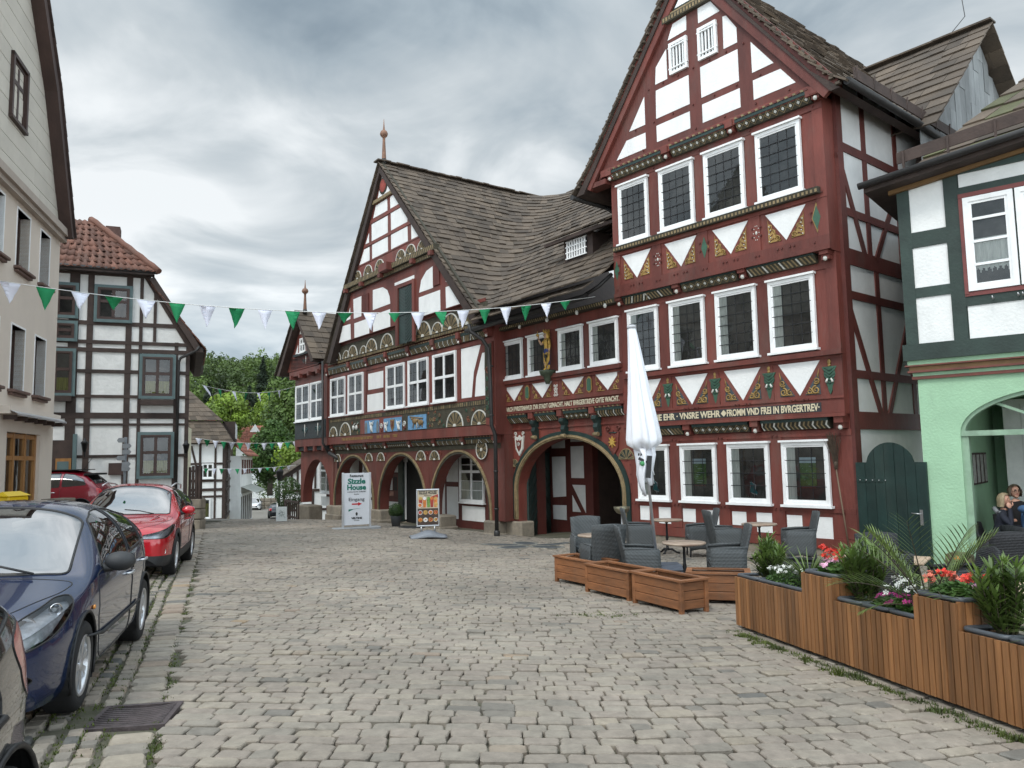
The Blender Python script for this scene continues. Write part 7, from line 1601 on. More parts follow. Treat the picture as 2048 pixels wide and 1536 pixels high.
m=MB(); m.prism([(.03,.47),(.04,.56),(.0,.6),(-.04,.56),(-.03,.47)],y,y+.003); put_text(m,'VELTINS',.09,0,.35,y,.40,0,.004,True); m.box(-.1,.1,y,y+.002,.285,.30); m.build('brewery_mark',TXT,f)
t=panel_thing('menu_stand','wheeled poster stand with food photos headed SIZZLE HOUSE','sign',on(-2.62,23.6),78)
m=MB()
for a,b,c,d in ((-.35,.35,.36,.40),(-.35,.35,1.44,1.48),(-.35,-.31,.40,1.44),(.31,.35,.40,1.44)): m.bbox(a,b,-.03,.03,c,d,.012)
m.build('frame',ALU,t)
POS=[mat('poster_cream',(.50,.42,.30),.4,.12,5,0),mat('poster_brown',(.055,.032,.024),.4,.3,6,0),mat('poster_orange',(.55,.16,.03),.4,.4,9,0),mat('poster_yellow',(.50,.30,.08),.4,.35,9,0),mat('poster_green_leaf',(.14,.26,.05),.4,.5,14,0),mat('poster_red',(.36,.04,.025),.4,.4,9,0),PLATE,TXT]
m=MB(); y=.012; m.box(-.31,.31,-.012,y,.40,1.44,0); m.box(-.31,.31,y,y+.001,.40,.90,1)
def disc(x,z,r,mi,h): m.prism([(x+r*math.cos(i*.5236),z+r*math.sin(i*.5236)) for i in range(12)],y,y+h,mi)
for i,x in enumerate((.22,.1,-.02,-.12,-.23)): mi=(5,2,4,5,2)[i]; m.prism([(x-.04,.93),(x+.04,.93),(x+.055,1.2),(x-.055,1.2)],y,y+.002,mi); disc(x,1.2,.05,(3,6,4,2,3)[i],.003)
for r_,zz in enumerate((.78,.56)):
    for i in range(4): x=.23-i*.155; disc(x,zz,.068,6 if (i+r_)%2==0 else 3,.0022); disc(x,zz,.055,(5,3,2,5,2,6,5,3)[i+4*r_],.003); [disc(x+R.gauss(0,.02),zz+R.gauss(0,.02),.012,R.choice((2,3,4,5)),.004) for _ in range(5)]
disc(.24,1.0,.07,6,.004); disc(.24,1.0,.055,2,.005); disc(-.24,1.02,.06,3,.004); m.prism([(-.1,1.25),(-.31,1.32),(-.31,1.22),(-.16,1.2)],y,y+.002,5)
put_text(m,'SIZZLE HOUSE',.14,0,1.33,y,.54,7,.004,True); put_text(m,'Restaurant',.05,0,1.27,y,.22,7,0,True); m.build('poster',POS,t)
for x in (-.2,.2): m=MB(); m.tube([(x,0,.2),(x,0,.36)],.028,8); m.build('spring',STEEL,t)
m=MB(); P=[[(x,yy,.04+.17*math.exp(-(x/.34)**2)*(1-(yy/.32)**2)+.05*(1-(yy/.32)**2)) for yy in [-.30+.1*j for j in range(7)]] for x in [-.55+.1*i for i in range(12)]]; panel(m,P,.04); m.build('base',mat('plastic_grey',(.20,.215,.24),.4,.1,4,0),t)
for x in (.42,.5): m=MB(); m.lathe([(.05,-.03),(.05,.03)],12,(x,-.22,.05),0,M=Matrix.Rotation(rad(90),3,'Y')); m.build('wheel',BLACK,t)
# boxwood in pot
def leafball(m,c,rad_,n,ls,squash=1,lump=.15,mi=0):
    for k in range(n):
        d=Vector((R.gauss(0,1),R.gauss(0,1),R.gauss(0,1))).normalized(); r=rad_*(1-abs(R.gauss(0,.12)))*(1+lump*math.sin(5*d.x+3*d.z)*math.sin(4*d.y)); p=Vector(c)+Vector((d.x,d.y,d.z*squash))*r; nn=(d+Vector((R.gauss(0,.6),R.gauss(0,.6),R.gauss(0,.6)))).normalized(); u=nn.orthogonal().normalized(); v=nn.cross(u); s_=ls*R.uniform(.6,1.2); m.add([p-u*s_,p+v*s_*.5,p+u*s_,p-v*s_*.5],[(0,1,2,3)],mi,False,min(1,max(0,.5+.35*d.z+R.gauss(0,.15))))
BOXL=leaf_mat('boxwood_leaf',(.028,.062,.014),.3,.45,4)
t=thing('boxwood_pot','clipped boxwood ball in a grey pot beside the restaurant door','potted plant',on(-4.55,29.9)); m=MB(); leafball(m,(0,0,.58),.29,2600,.022); m.ball((0,0,.58),.23,12,0); m.build('foliage',BOXL,t); m=MB(); m.lathe([(.15,0),(.21,.38),(.22,.4),(.19,.4),(.18,.34),(0,.34)],18); m.build('pot',mat('grey_pot',(.07,.075,.08),.6,.15,4,.1),t)
m=MB(); m.lathe([(.55,0),(.55,.02),(.0,.025)],20); tag(m.build('door_mat',mat('mat_black',(.02,.02,.02),.95,.3,20,.6),None,on(-3.9,29.3)),'round black door mat before the restaurant entrance','mat')
# drain grate, paving rosette
t=thing('drain_grate','rusty slotted drain grate set in the cobbles by the blue car','drain',on(-2.72,5.66,-.002),rad(10)); t.scale=(.86,.9,.8); 
RUST=mat('rusty_iron',(.075,.058,.058),.7,.35,7,.4,40); m=MB()
for i in range(10): y0=-.235+i*.049; P=[[(x,y0+j*.026,.010-.025*(1-(x/.27)**2)) for j in (0,1)] for x in [-.27+.09*k for k in range(7)]]; panel(m,P,.014)
m.build('grate_bars',RUST,t); m=MB(); 
for a,b,c,d in ((-.31,.31,-.29,-.25),(-.31,.31,.25,.29),(-.31,-.27,-.25,.25),(.27,.31,-.25,.25)): m.box(a,b,c,d,-.04,.004)
m.build('frame',RUST,t); m=MB(); m.box(-.27,.27,-.25,.25,-.06,-.045); m.build('dark_pit',BLACK,t)
m=MB(); c0=(.35,21.2)
def pz(x,y): return gz(x,y)+.004
for i in range(5):
    a=i*1.2566+.4; cx,cy=c0[0]+.75*math.cos(a),c0[1]+.75*math.sin(a); pts=[(cx+.48*math.cos(a)*math.cos(k*.35)-.28*math.sin(a)*math.sin(k*.35),cy+.48*math.sin(a)*math.cos(k*.35)+.28*math.cos(a)*math.sin(k*.35)) for k in range(18)]
    m.add([(x,y,pz(x,y)+.012) for x,y in pts],[tuple(range(18))],0); q=[(cx+(x-cx)*1.25,cy+(y-cy)*1.25) for x,y in pts]
    m.add([(x,y,pz(x,y)+.014) for x,y in pts]+[(x,y,pz(x,y)+.008) for x,y in q],[(k,(k+1)%18,18+(k+1)%18,18+k) for k in range(18)],1)
struct(m.build('pavement_rosette',[mat('dark_setts',(.06,.065,.068),.85,.3,6,.7,28),mat('pale_setts',(.20,.195,.17),.85,.2,6,.6,28)]))
# things by the cream house
t=thing('post_box','yellow post box on a stand, just visible over the roof of the blue car','post box',on(-9.2,14.2,-.06),rad(80)); YEL=mat('post_yellow',(.62,.42,.012),.4,.12,4,.05,stain=.1)
m=MB(); m.tube([(0,0,0),(0,0,.95)],.05,8); m.build('stand',LEGM,t); m=MB(); m.bbox(-.24,.24,-.17,.17,.92,1.38,.03); m.add([(-.26,-.19,1.38),(.26,-.19,1.38),(.26,.19,1.38),(-.26,.19,1.38),(-.2,0,1.46),(.2,0,1.46)],[(0,1,5,4),(2,3,4,5),(1,2,5),(3,0,4),(0,3,2,1)]); m.build('box',YEL,t); m=MB(); m.box(-.16,.16,-.178,-.168,1.28,1.31); m.box(-.18,.18,-.176,-.168,1.02,1.22); m.build('flap',mat('post_yellow_dark',(.4,.26,.01),.5,.1,4,0),t)
t=thing('utility_box','grey concrete utility box with a flat cap beside the crimson car','utility box',on(-10.15,17.3),rad(75)); m=MB(); m.bbox(-.24,.24,-.17,.17,0,1.12,.01); m.build('cabinet',mat('cabinet_grey',(.30,.31,.32),.8,.12,3,.2,stain=.3),t); m=MB(); m.bbox(-.28,.28,-.2,.2,1.12,1.2,.012); m.build('cap',STONE,t); m=MB(); m.box(-.004,.004,-.175,-.169,.05,1.1); m.build('door_gap',BLACK,t)
t=thing('signpost','galvanised post carrying a stack of small direction signs before the white timbered house','signpost',on(-11.75,23.4),rad(-20)); GALV=mat('galvanised',(.17,.18,.19),.45,.2,5,0,metal=.6); m=MB(); m.tube([(0,0,0),(0,0,2.95)],.045,10); m.build('pole',GALV,t)
for i,z in enumerate((2.86,2.68,2.5,2.32,2.14,2.0)): m=MB(); s_=1 if i%3 else -1; m.prism([(-.05*s_,z-.07),(.22*s_,z-.07),(.29*s_,z),(.22*s_,z+.07),(-.05*s_,z+.07)],-.06-.004*i,-.045-.004*i); m.build('direction_sign',mat('sign_back',(.22,.23,.24),.5,.15,4,0) if i==0 else bpy.data.materials['sign_back'],t)
# board, lamp, railing, planting at the crest
t=panel_thing('sketch_board','white board with a pale line drawing standing at the crest of the street','sign',on(-9.75,32.6),84); m=MB(); m.box(-.22,.22,-.01,.01,.02,.62); m.build('board',mat('board_white',(.72,.74,.72),.6,.04,5,0),t); m=MB()
for i in range(9): m.tube([(R.uniform(-.17,.17),.012,R.uniform(.12,.5)) for _ in range(4)],.004,4,cap=False)
m.build('drawing',mat('pencil',(.25,.32,.28),.8,.1,5,0),t)
t=thing('street_lamp','old-style lantern lamp post before the timbered barn','street lamp',(-14.2,47.0,gz(-14.2,47)-.3)); m=MB(); m.tube([(0,0,0),(0,0,3.0)],[.1,.06],8); m.build('post',IRON,t); m=MB(); m.lathe([(.12,3.0),(.24,3.55),(.27,3.57),(.08,3.75),(.02,3.85)],6); m.build('lantern',IRON,t); m=MB(); m.lathe([(.10,3.06),(.22,3.52)],6,(0,0,0)); m.v=[(x*1.04,y*1.04,z) for x,y,z in m.v]; m.build('lantern_glass',mat('lamp_pane',(.45,.48,.48),.3,.1,4,0),t)
t=thing('railing','dark wooden railing by the first arcade pier above the lower lane','railing',on(-11.0,38.4,0),rad(120)); m=MB(); m.box(-1.4,1.4,-.03,.03,.85,.95); m.box(-1.4,1.4,-.03,.03,.1,.2)
for i in range(8): m.box(-1.4+i*.39,-1.32+i*.39,-.025,.025,0,.9)
m.build('rails',DARKW,t); m=MB(); m.beam((1.4,.9),(.4,.0),.08,-.02,.02); m.build('brace',DARKW,t)
t=thing('flower_trough','trough of red flowers and pale grasses on the railing','flowers',on(-11.45,39.6,-.75)); m=MB(); m.bbox(-.5,.5,-.15,.15,0,.2,.02); m.build('trough',DARKW,t); m=MB(); leafball(m,(0,0,.3),.4,500,.05,.6); m.build('foliage',GER,t); m=MB(); leafball(m,(0,-.1,.5),.3,90,.05,.5); m.build('blossoms',FRED,t)
t=thing('shrub','round green shrub beside the first arcade pier','shrub',on(-11.95,41.2)); m=MB(); leafball(m,(0,0,1.45),.75,2200,.06,1.15); m.build('foliage',leaf_mat('shrub_leaf',(.04,.085,.02),.35,.45,2),t); m=MB(); m.tube([(0,0,0),(0,0,1.2)],.06,6); m.build('stem',STEM,t)
# ================================================================ bunting
PW_=mat('pennant_white',(.70,.71,.80),.8,.04,4,.1); PG_=mat('pennant_green',(.008,.21,.075),.8,.1,4,.1); CORD=mat('white_cord',(.7,.7,.68),.8,.1,5,0)
def bunting(label,A,B,sag,n,size,start=0,f0=.02,f1=.98,ex=1.0):
    A,B=Vector(A),Vector(B); t=thing('bunting',label,'bunting',A,0,'bunting strings across the street'); P=lambda u:(B-A)*u+Vector((0,0,-4*sag*u*(1-u)))
    m=MB(); m.tube([P(i/40) for i in range(41)],.008 if size<.4 else .01,4); m.build('cord',CORD,t)
    for k in range(n):
        u=lerp(f0,f1,(k/(n-1))**ex); d=(P(min(1,u+.01))-P(u)).normalized(); w=size*R.uniform(.9,1.08); h=size*1.25*R.uniform(.9,1.1); g=(k+start)%2; c=P(u); out=Vector((-d.y,d.x,0)).normalized()*R.gauss(0,.10); m=MB(); rows=[]
        if g and R.random()<.35: h*=.55
        for i in range(6):
            v=i/5; ww=w*(1-v)*.5+.003; sw_=out*v+d*R.gauss(0,.01)*v; rows.append([c-d*ww+sw_+Vector((0,0,-h*v)),c+sw_*1.0+Vector((0,0,-h*v-.01))+out*.25*math.sin(v*3),c+d*ww+sw_+Vector((0,0,-h*v))])
        panel(m,rows,.002); m.build('pennant',PG_ if g else PW_,t)
bunting('long nearest string of white and green pennants, starting at the cream house',(-9.95,14.75,5.27),(2.35,21.0,6.05),.54,22,.34,0,.012,.93,1.0)
bunting('string of pennants hung high between the white timbered house and the far bay',(-11.5,28.4,4.55),(-11.2,40.2,5.65),.35,9,.34)
bunting('middle string of pennants beyond the crest, level with the cottage roof',(-16.2,39.5,2.95),(-11.6,41.5,2.75),.18,13,.30)
bunting('farthest and lowest string of pennants, across the lane by the barn',(-19.5,47.5,1.4),(-14.2,51,1.45),.15,14,.27)
# ================================================================ trees and the wooded hill
def tree_crown(m,c,rx,rz,n,ls,lobes=14,tone=0,spread=.45):
    c=Vector(c); L=[]
    for k in range(lobes):
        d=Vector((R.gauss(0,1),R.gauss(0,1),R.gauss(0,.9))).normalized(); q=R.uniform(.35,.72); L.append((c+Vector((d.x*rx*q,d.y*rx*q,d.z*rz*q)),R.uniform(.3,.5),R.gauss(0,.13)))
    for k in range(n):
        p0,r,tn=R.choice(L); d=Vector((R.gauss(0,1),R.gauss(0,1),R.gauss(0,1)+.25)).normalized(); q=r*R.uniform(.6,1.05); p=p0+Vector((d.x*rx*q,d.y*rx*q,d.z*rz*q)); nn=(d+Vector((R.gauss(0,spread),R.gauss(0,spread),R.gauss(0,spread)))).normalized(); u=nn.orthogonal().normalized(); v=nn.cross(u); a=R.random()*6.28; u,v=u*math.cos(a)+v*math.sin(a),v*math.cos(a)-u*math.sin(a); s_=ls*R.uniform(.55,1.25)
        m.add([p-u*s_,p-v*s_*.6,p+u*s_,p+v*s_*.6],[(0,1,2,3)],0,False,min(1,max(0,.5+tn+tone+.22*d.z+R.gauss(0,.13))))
BARK=mat('bark',(.06,.048,.038),.9,.35,3,.8,14)
def tree(name,label,x,y,h,rx,rz,lm,n=2600,ls=.3,z0=None,lobes=16,group='trees beyond the houses',tr=.2):
    z=gz(x,y) if z0 is None else z0; t=thing(name,label,'tree',(x,y,z),0,group); m=MB(); tree_crown(m,(0,0,h-rz),rx,rz,n,ls,lobes); m.build('crown',lm,t)
    m=MB(); m.tube([(0,0,-.3),(.05,0,h*.3),(0,.05,h-rz)],[tr,tr*.8,tr*.4],8)
    for k in range(6): a=k*1.05; m.tube([(0,0,h*.35+k*.1),(rx*.4*math.cos(a),rx*.4*math.sin(a),h-rz),(rx*.7*math.cos(a),rx*.7*math.sin(a),h-rz*.6)],[tr*.4,tr*.25,.02],5)
    m.build('trunk',BARK,t); return t
CHEST=leaf_mat('chestnut_leaf',(.045,.095,.018),.35,.45,.5); LIME=leaf_mat('bright_leaf',(.16,.25,.035),.35,.4,.4); OAKL=leaf_mat('mid_leaf',(.080,.135,.030),.35,.45,.3); BEECH=leaf_mat('copper_leaf',(.040,.022,.022),.35,.45,.5); CONI=leaf_mat('conifer_needle',(.020,.038,.018),.3,.45,.5,.8,.05)
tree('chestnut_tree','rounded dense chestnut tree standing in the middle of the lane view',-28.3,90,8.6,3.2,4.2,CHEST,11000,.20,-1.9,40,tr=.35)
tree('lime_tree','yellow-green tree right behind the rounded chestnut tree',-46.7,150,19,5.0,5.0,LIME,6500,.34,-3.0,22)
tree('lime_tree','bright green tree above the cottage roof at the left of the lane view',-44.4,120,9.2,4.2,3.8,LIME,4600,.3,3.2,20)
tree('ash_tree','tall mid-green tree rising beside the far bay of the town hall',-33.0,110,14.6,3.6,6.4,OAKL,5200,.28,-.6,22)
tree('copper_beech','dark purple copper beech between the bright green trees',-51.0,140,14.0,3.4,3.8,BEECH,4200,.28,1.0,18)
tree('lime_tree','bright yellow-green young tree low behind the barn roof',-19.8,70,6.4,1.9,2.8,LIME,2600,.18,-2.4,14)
def conifer(label,x,y,h,r,z0):
    t=thing('conifer',label,'tree',(x,y,z0),0,'conifers on the wooded hill'); m=MB()
    for i in range(5200):
        u=R.random()**.6; z=h*(1-u)+.5; rr=r*u*R.uniform(.55,1.05)*(1+.25*math.sin(z*2.2)); a=R.random()*6.28; p=Vector((rr*math.cos(a),rr*math.sin(a),z)); d=Vector((math.cos(a),math.sin(a),-.45)); s_=.7*R.uniform(.6,1.2); w_=Vector((-math.sin(a),math.cos(a),0))*s_*.4; m.add([p-d*s_*.3-w_,p+d*s_,p-d*s_*.3+w_],[(0,1,2)],0,False,R.random())
    m.build('crown',CONI,t); m=MB(); m.tube([(0,0,0),(0,0,h*.9)],[.3,.05],6); m.build('trunk',BARK,t)
for lab,px_,py_,y,r in (('tall dark conifer in the centre of the wooded hill',523,712,205,5.2),('dark conifer nearest the far bay of the town hall on the wooded hill',570,716,215,5.0),('dark conifer low on the hill, above the copper beech',497,770,180,4.6),('broad dark conifer on the hill beside the white timbered house roof',415,765,185,5.2),('dark conifer lower right on the hill beside the ash tree',548,775,190,4.8)):
    x=(px_-1024)/1540*y; zt=1.65+(921-py_)/1540*y; z0=gz(x,y); conifer(lab,x,y,zt-z0,r,z0)
# the wood itself: one mass of crowns
m=MB(); WOODM=leaf_mat('wood_leaf',(.075,.125,.030),.45,.5,.05)
yy=150
while yy<400:
    xx=-.62*yy
    while xx<-.10*yy:
        x=xx+R.uniform(-3,3); y=yy+R.uniform(-3,3); z=gz(x,y); h=R.uniform(9,15); vis=-.46<x/y<-.24; tree_crown(m,(x,y,z+h*.55),R.uniform(3.8,5.4),h*.5,260 if vis else 60,.62 if vis else 1.1,9,R.gauss(0,.22)); xx+=7.5
    yy+=8.5
struct(m.build('wood',WOODM),'stuff')
m=MB() # hedges and shrubs along the lane
for x,y,r in ((-32.2,112,2.2),(-36.5,116,2.8),(-30.0,106,1.8),(-40.5,113,2.6),(-28.4,100,1.5)): tree_crown(m,(x,y,gz(x,y)+r*.8),r,r,900,.16,9)
struct(m.build('lane_hedge',OAKL),'stuff')
t=thing('garden_wall','rough grey garden wall at the end of the lane behind the white saloon','wall',(-30.5,103,gz(-30.5,103))); m=MB()
for r_ in range(3):
    for i in range(16): m.bbox(-7+i*.9,-6.15+i*.9,-.3,.3,r_*.5,r_*.5+.47,.05)
m.build('stones',STONE,t)
# ================================================================ people
def skin_body(V,E,rad_,mats,fmat,root,name='body',lv=2):
    me=bpy.data.meshes.new(name); me.from_pydata(V,E,[]); o=bpy.data.objects.new(name,me); COL.objects.link(o); sk=o.modifiers.new('s','SKIN'); ss=o.modifiers.new('u','SUBSURF'); ss.levels=lv; ss.render_levels=lv
    for i,r in enumerate(rad_): me.skin_vertices[0].data[i].radius=(r,r) if not isinstance(r,tuple) else r
    me.skin_vertices[0].data[0].use_root=True
    dg=bpy.context.evaluated_depsgraph_get(); dg.update(); nm=bpy.data.meshes.new_from_object(o.evaluated_get(dg)); bpy.data.objects.remove(o)
    m=MB(); VV=[v.co.copy() for v in nm.vertices]
    P=[Vector(p) for p in V]
    for p in nm.polygons:
        c=sum((VV[i] for i in p.vertices),Vector())/len(p.vertices); k=min(range(len(P)),key=lambda i:(P[i]-c).length-(rad_[i] if not isinstance(rad_[i],tuple) else rad_[i][0])*.6)
        m.f.append(list(p.vertices)); m.mi.append(fmat[k]); m.sm.append(True); m.pv.append(.5)
    m.v=[tuple(v) for v in VV]; return m.build(name,mats,root)
SKIN=mat('skin',(.50,.27,.19),.55,.1,8,.05,60); EYE=mat('eye_dark',(.02,.015,.012),.2,.1,5,0)
def head_parts(root,c,face,hair,hl,mats_face=SKIN,glasses=False,hairshape=1.):
    """face = facing yaw; head centre c"""
    c=Vector(c); M_=Matrix.Rotation(face,3,'Z'); m=MB()
    m.ball(c,(.078,.072,.105),16,0,M_); m.ball(c+M_@Vector((.078,0,-.012)),(.02,.013,.02),8,0,M_); m.ball(c+M_@Vector((.045,0,-.075)),(.035,.04,.032),8,0,M_)
    for s_ in (1,-1): m.ball(c+M_@Vector((-.0,s_*.073,-.01)),(.02,.01,.03),7,0,M_); m.ball(c+M_@Vector((.066,s_*.028,.015)),(.012,.014,.009),7,1,M_); m.tube([c+M_@Vector((.074,s_*.015,.036)),c+M_@Vector((.07,s_*.045,.036))],.005,4,3)
    m.ball(c+M_@Vector((.071,0,-.052)),(.012,.026,.008),7,2,M_)
    m.build('head',[mats_face,EYE,mat('lips',(.40,.13,.11),.5,.1,5,0),hair],root)
    h=MB(); n=22; rows=12; V=[];F=[]
    for i in range(rows+1):
        ph=math.pi*.5*(i/rows)*(1.0+hl)
        for k in range(n):
            a=2*math.pi*k/n; fr=max(0,math.cos(a)); lim=ph if fr<.55 else min(ph,math.pi*.5*(.62-.16*fr)); r=1+.05*math.sin(k*3+i)+.03*math.sin(k*7); 
            p=Vector((.100*math.sin(min(lim,1.75))*math.cos(a)*hairshape-.012,.098*math.sin(min(lim,1.75))*math.sin(a)*hairshape,.122*math.cos(lim)+.006))*1.0
            V.append(c+M_@(Vector((p.x*r,p.y*r,p.z))))
    for i in range(rows):
        for k in range(n): F.append((i*n+k,(i+1)*n+k,(i+1)*n+(k+1)%n,i*n+(k+1)%n))
    h.add(V,F,0,True); h.build('hair',hair,root)
    if glasses:
        q=MB()
        for s_ in (1,-1):
            cc=c+M_@Vector((.086,s_*.032,.012)); q.tube([cc+M_@Vector((0,.024*math.cos(i*.628),.018*math.sin(i*.628))) for i in range(11)],.003,4); q.tube([cc+M_@Vector((0,s_*.024,0)),c+M_@Vector((0,s_*.078,.01))],.003,4)
        q.build('glasses',EYE,root)
def hand(root,w,d,n,mt=SKIN,curl=.5,s=1.):
    """wrist w, pointing d, palm normal n; five separate fingers"""
    w=Vector(w);d=Vector(d).normalized();n=Vector(n); n=(n-d*n.dot(d)).normalized(); s_=d.cross(n); m=MB(); Mh=Matrix((d,s_,n)).transposed(); m.ball(w+d*.045*s,(.055*s,.04*s,.016*s),10,0,Mh)
    for i,(o,l) in enumerate(((-.030,.062),(-.010,.074),(.010,.070),(.030,.054))):
        p=w+d*.085*s+s_*o*s; dd=d.copy(); pts=[p]
        for k in range(3): dd=(dd-n*curl*.6*(k+.4)).normalized(); p=p+dd*l*s*(.45,.32,.25)[k]; pts.append(p)
        m.tube(pts,[.0095*s,.009*s,.008*s,.006*s],7)
    p=w+d*.03*s-s_*.036*s; m.tube([p,p+(d*.6-s_*.8).normalized()*.03*s,p+(d*.9-s_*.3-n*.3).normalized()*.062*s],[.012*s,.0105*s,.008*s],7); m.build('hand',mt,root)
def seated(label,loc,rz,cloth,trou,lean=0.,elbowR=None,handR=None,handL=None,head=(.07,0,1.2),face=0,scale=1.):
    t=thing('person',label,'person',loc,rz); t.scale=(1.12,1.12,1.12); eR=elbowR or (.10,-.24,.76); hR=handR or (.33,-.16,.77); hL=handL or (.33,.16,.77)
    V=[(0,0,.50),(.02,0,.66),(.04+lean*.4,0,.84),(.05+lean*.7,0,.98),(.05+lean*.8,0,1.06),(head[0]-.02,head[1],head[2]-.1),
       (.04+lean*.7,-.17,.98),eR,hR,(.04+lean*.7,.17,.98),(.10,.24,.76),hL,(.05,-.1,.49),(.43,-.12,.50),(.45,-.12,.10),(.55,-.12,.04),(.05,.1,.49),(.43,.12,.50),(.45,.12,.10),(.55,.12,.04)]
    E=[(0,1),(1,2),(2,3),(3,4),(4,5),(3,6),(6,7),(7,8),(3,9),(9,10),(10,11),(0,12),(12,13),(13,14),(14,15),(0,16),(16,17),(17,18),(18,19)]
    r=[(.17,.13),(.15,.12),(.165,.12),(.13,.10),(.06,.06),(.05,.05),.065,.05,.034,.065,.05,.034,.09,.07,.05,.04,.09,.07,.05,.04]
    f=[1,0,0,0,2,2,0,0,0,0,0,0,1,1,1,1,1,1,1,1]
    skin_body(V,E,r,[cloth,trou,SKIN],f,t); 
    return t
NAVY=mat('navy_jacket',(.012,.014,.024),.85,.25,6,.3,40); DKTR=mat('dark_trousers',(.02,.02,.025),.9,.2,6,.2); BLUEJ=mat('blue_hoodie',(.045,.10,.20),.85,.2,6,.3,40); BLK_=mat('black_top',(.012,.011,.012),.9,.2,6,.2)
BLOND=mat('ash_blonde_hair',(.30,.23,.14),.5,.4,30,.5,90,stretch=(2,2,.3)); BRNH=mat('brown_hair',(.10,.07,.045),.5,.4,30,.5,90,stretch=(2,2,.3))
gl,gr=frame(GP,-50); Mg=Matrix.Translation(gl)@Matrix.Rotation(gr,4,'Z')
def gp(s,y,z): return tuple(Mg@Vector((s,y,z)))
zf=-.66
t=seated('seated woman with ash-blonde bob and navy jacket, cheek resting on her hand',gp(-1.06,-.42,zf-.02),gr+math.pi,NAVY,DKTR,.06,(.22,-.2,.80),(.20,-.10,1.10),head=(.12,0,1.2)); head_parts(t,(.12,0,1.22),-.35,BLOND,.78,hairshape=1.08); hand(t,(.20,-.10,1.10),(-.25,.25,.9),(-.3,.6,0),curl=.7); hand(t,(.33,.16,.77),(.9,-.2,0),(0,0,1),curl=.4)
m=MB(); m.tube([(.03,-.13,1.02),(-.03,-.06,1.08),(-.04,.06,1.08),(.03,.13,1.02),(.11,.08,1.0),(.12,-.08,1.0),(.03,-.13,1.02)],.035,7); m.build('grey_collar',mat('collar_grey',(.16,.165,.17),.9,.2,6,.3),t)
t=seated('seated woman with brown wavy hair and glasses in a black top, facing the street',gp(-1.27,-1.0,zf+.12),gr+math.pi*.62,BLK_,DKTR,.04); head_parts(t,(.08,0,1.22),.25,BRNH,.55,glasses=True,hairshape=1.12); hand(t,(.33,-.16,.77),(.9,.2,0),(0,0,1)); hand(t,(.33,.16,.77),(.9,-.2,0),(0,0,1))
t=seated('person in a blue hooded jacket at the right picture edge, turned away from the street',gp(-1.58,-.15,zf+.02),gr+math.pi*1.25,BLUEJ,DKTR,.06); head_parts(t,(.10,0,1.22),.0,BRNH,.6); hand(t,(.33,-.16,.77),(.9,.2,0),(0,0,1)); hand(t,(.33,.16,.77),(.9,-.2,0),(0,0,1)); m=MB(); m.ball((-.03,0,1.06),(.10,.15,.07),12); m.build('hood',BLUEJ,t)
t=thing('cafe_table','dark cafe table with an ochre edge between the seated people','table',gp(-1.72,-.75,zf),gr); m=MB(); m.lathe([(.45,.70),(.45,.73),(0,.735)],24); m.build('tabletop',OAK,t); m=MB(); m.lathe([(.25,0),(.25,.03),(.03,.05),(.03,.7)],12); m.build('pedestal',IRON,t)
for i,(s,y,a,lab) in enumerate(((-1.06,-.42,gr+math.pi,'black woven chair carrying the blonde woman'),(-1.27,-1.0,gr+math.pi*.62,'black woven chair carrying the woman with glasses'),(-1.58,-.15,gr+math.pi*1.25,'black woven chair carrying the person in blue'))):
    c=copy_tree(dc); c.location=gp(s,y,zf+(.12 if i==1 else 0)); c.rotation_euler.z=a; c['label']=lab; c['group']='black woven chairs behind the slatted planter'
# ================================================================ statue on the gate house
st_l,st_r=frame(WP,-36); t=thing('statue','gilded and blue crowned warrior statue with an eagle shield on a bracket between the windows','statue',tuple(Matrix.Translation(st_l)@Matrix.Rotation(st_r,4,'Z')@Vector((3.08,.40,4.30))),st_r+math.pi/2)
GLD=mat('gilding',(.50,.31,.07),.38,.3,9,.4,60,metal=.5); ULT=mat('ultramarine',(.012,.028,.15),.5,.2,6,.2); FLESH=mat('statue_flesh',(.40,.25,.16),.6,.15,6,.2)
V=[(0,0,.58),(0,0,.72),(.01,0,.86),(.0,0,.95),(0,0,1.0),(.0,-.11,.93),(.06,-.20,.80),(.14,-.22,.98),(0,.11,.93),(.03,.18,.74),(.08,.2,.56),(.0,-.06,.52),(.03,-.07,.28),(.0,-.07,.05),(.08,-.08,.02),(0,.06,.52),(.0,.08,.28),(.01,.09,.05),(.09,.1,.02)]
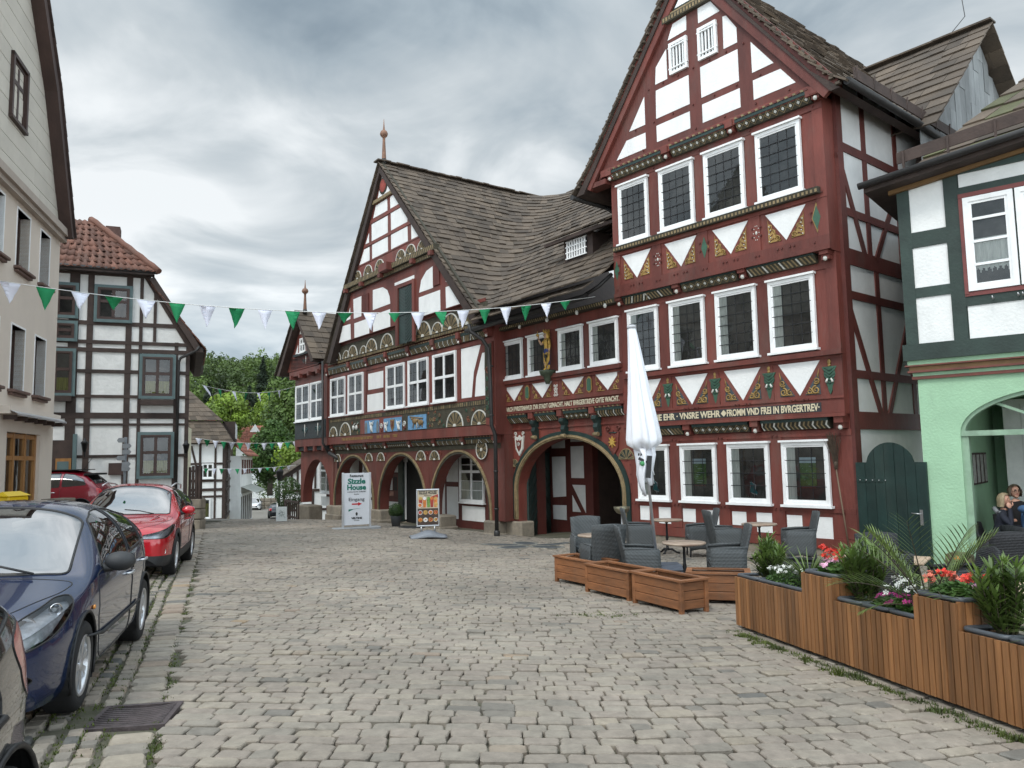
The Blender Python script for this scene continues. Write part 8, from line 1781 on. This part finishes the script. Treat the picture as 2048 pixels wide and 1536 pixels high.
E=[(0,1),(1,2),(2,3),(3,4),(3,5),(5,6),(6,7),(3,8),(8,9),(9,10),(0,11),(11,12),(12,13),(13,14),(0,15),(15,16),(16,17),(17,18)]
skin_body(V,E,[(.10,.08),(.085,.07),(.11,.08),(.07,.06),.035,.05,.042,.03,.05,.042,.03,.065,.05,.04,.03,.065,.05,.04,.03],[GLD,ULT,FLESH],[1,0,0,0,2,0,2,2,0,0,2,1,2,0,0,1,1,0,0],t)
head_parts(t,(.01,0,1.08),-.3,GLD,.6,FLESH); hand(t,(.14,-.22,.98),(.2,0,1),(0,1,0),FLESH,.6,.8); hand(t,(.08,.2,.56),(.1,0,-1),(0,-1,0),FLESH,.6,.8)
m=MB(); m.lathe([(.085,1.15),(.095,1.17),(.085,1.19)],14,(.01,0,0)); 
for i in range(8): a=i*.785; m.tube([(.01+.09*math.cos(a),.09*math.sin(a),1.18),(.01+.10*math.cos(a),.10*math.sin(a),1.27)],[.018,.006],5)
m.build('crown',GLD,t); m=MB(); m.ball((.18,-.22,1.1),.05,10); m.tube([(.18,-.22,1.15),(.18,-.22,1.22)],.012,5); m.build('orb',GLD,t)
m=MB(); b=[(y_*.75,z_*.75) for y_,z_ in sh(0,0,.8)]; m.add([(.17,.17+y_,.36+z_) for y_,z_ in b]+[(.14,.17+y_,.36+z_) for y_,z_ in b],[tuple(range(10)),tuple(range(10,20))[::-1]]+[(i,10+i,10+(i+1)%10,(i+1)%10) for i in range(10)],0)
for s_ in (1,-1):
    for k in range(3): m.tube([(.185,.17,.34+k*.03),(.19,.17+s_*.09,.40+k*.04)],.012,4,1)
m.tube([(.19,.17,.24),(.195,.17,.46)],.02,5,1); m.build('eagle_shield',[GLD,BLACK],t)
m=MB(); m.lathe([(.0,.0),(.12,.0),(.14,.01)],8) if 0 else m.bbox(-.16,.16,-.20,.22,-.02,.0,.004); m.build('plinth',GREEN,t)
m=MB(); m.lathe([(.06,-.42),(.10,-.3),(.12,-.2),(.22,-.14),(.25,-.06),(.26,-.022),(.2,-.021)],14); m.build('wall_bracket',mat('bracket_green',(.045,.06,.035),.7,.3,5,.3),t)
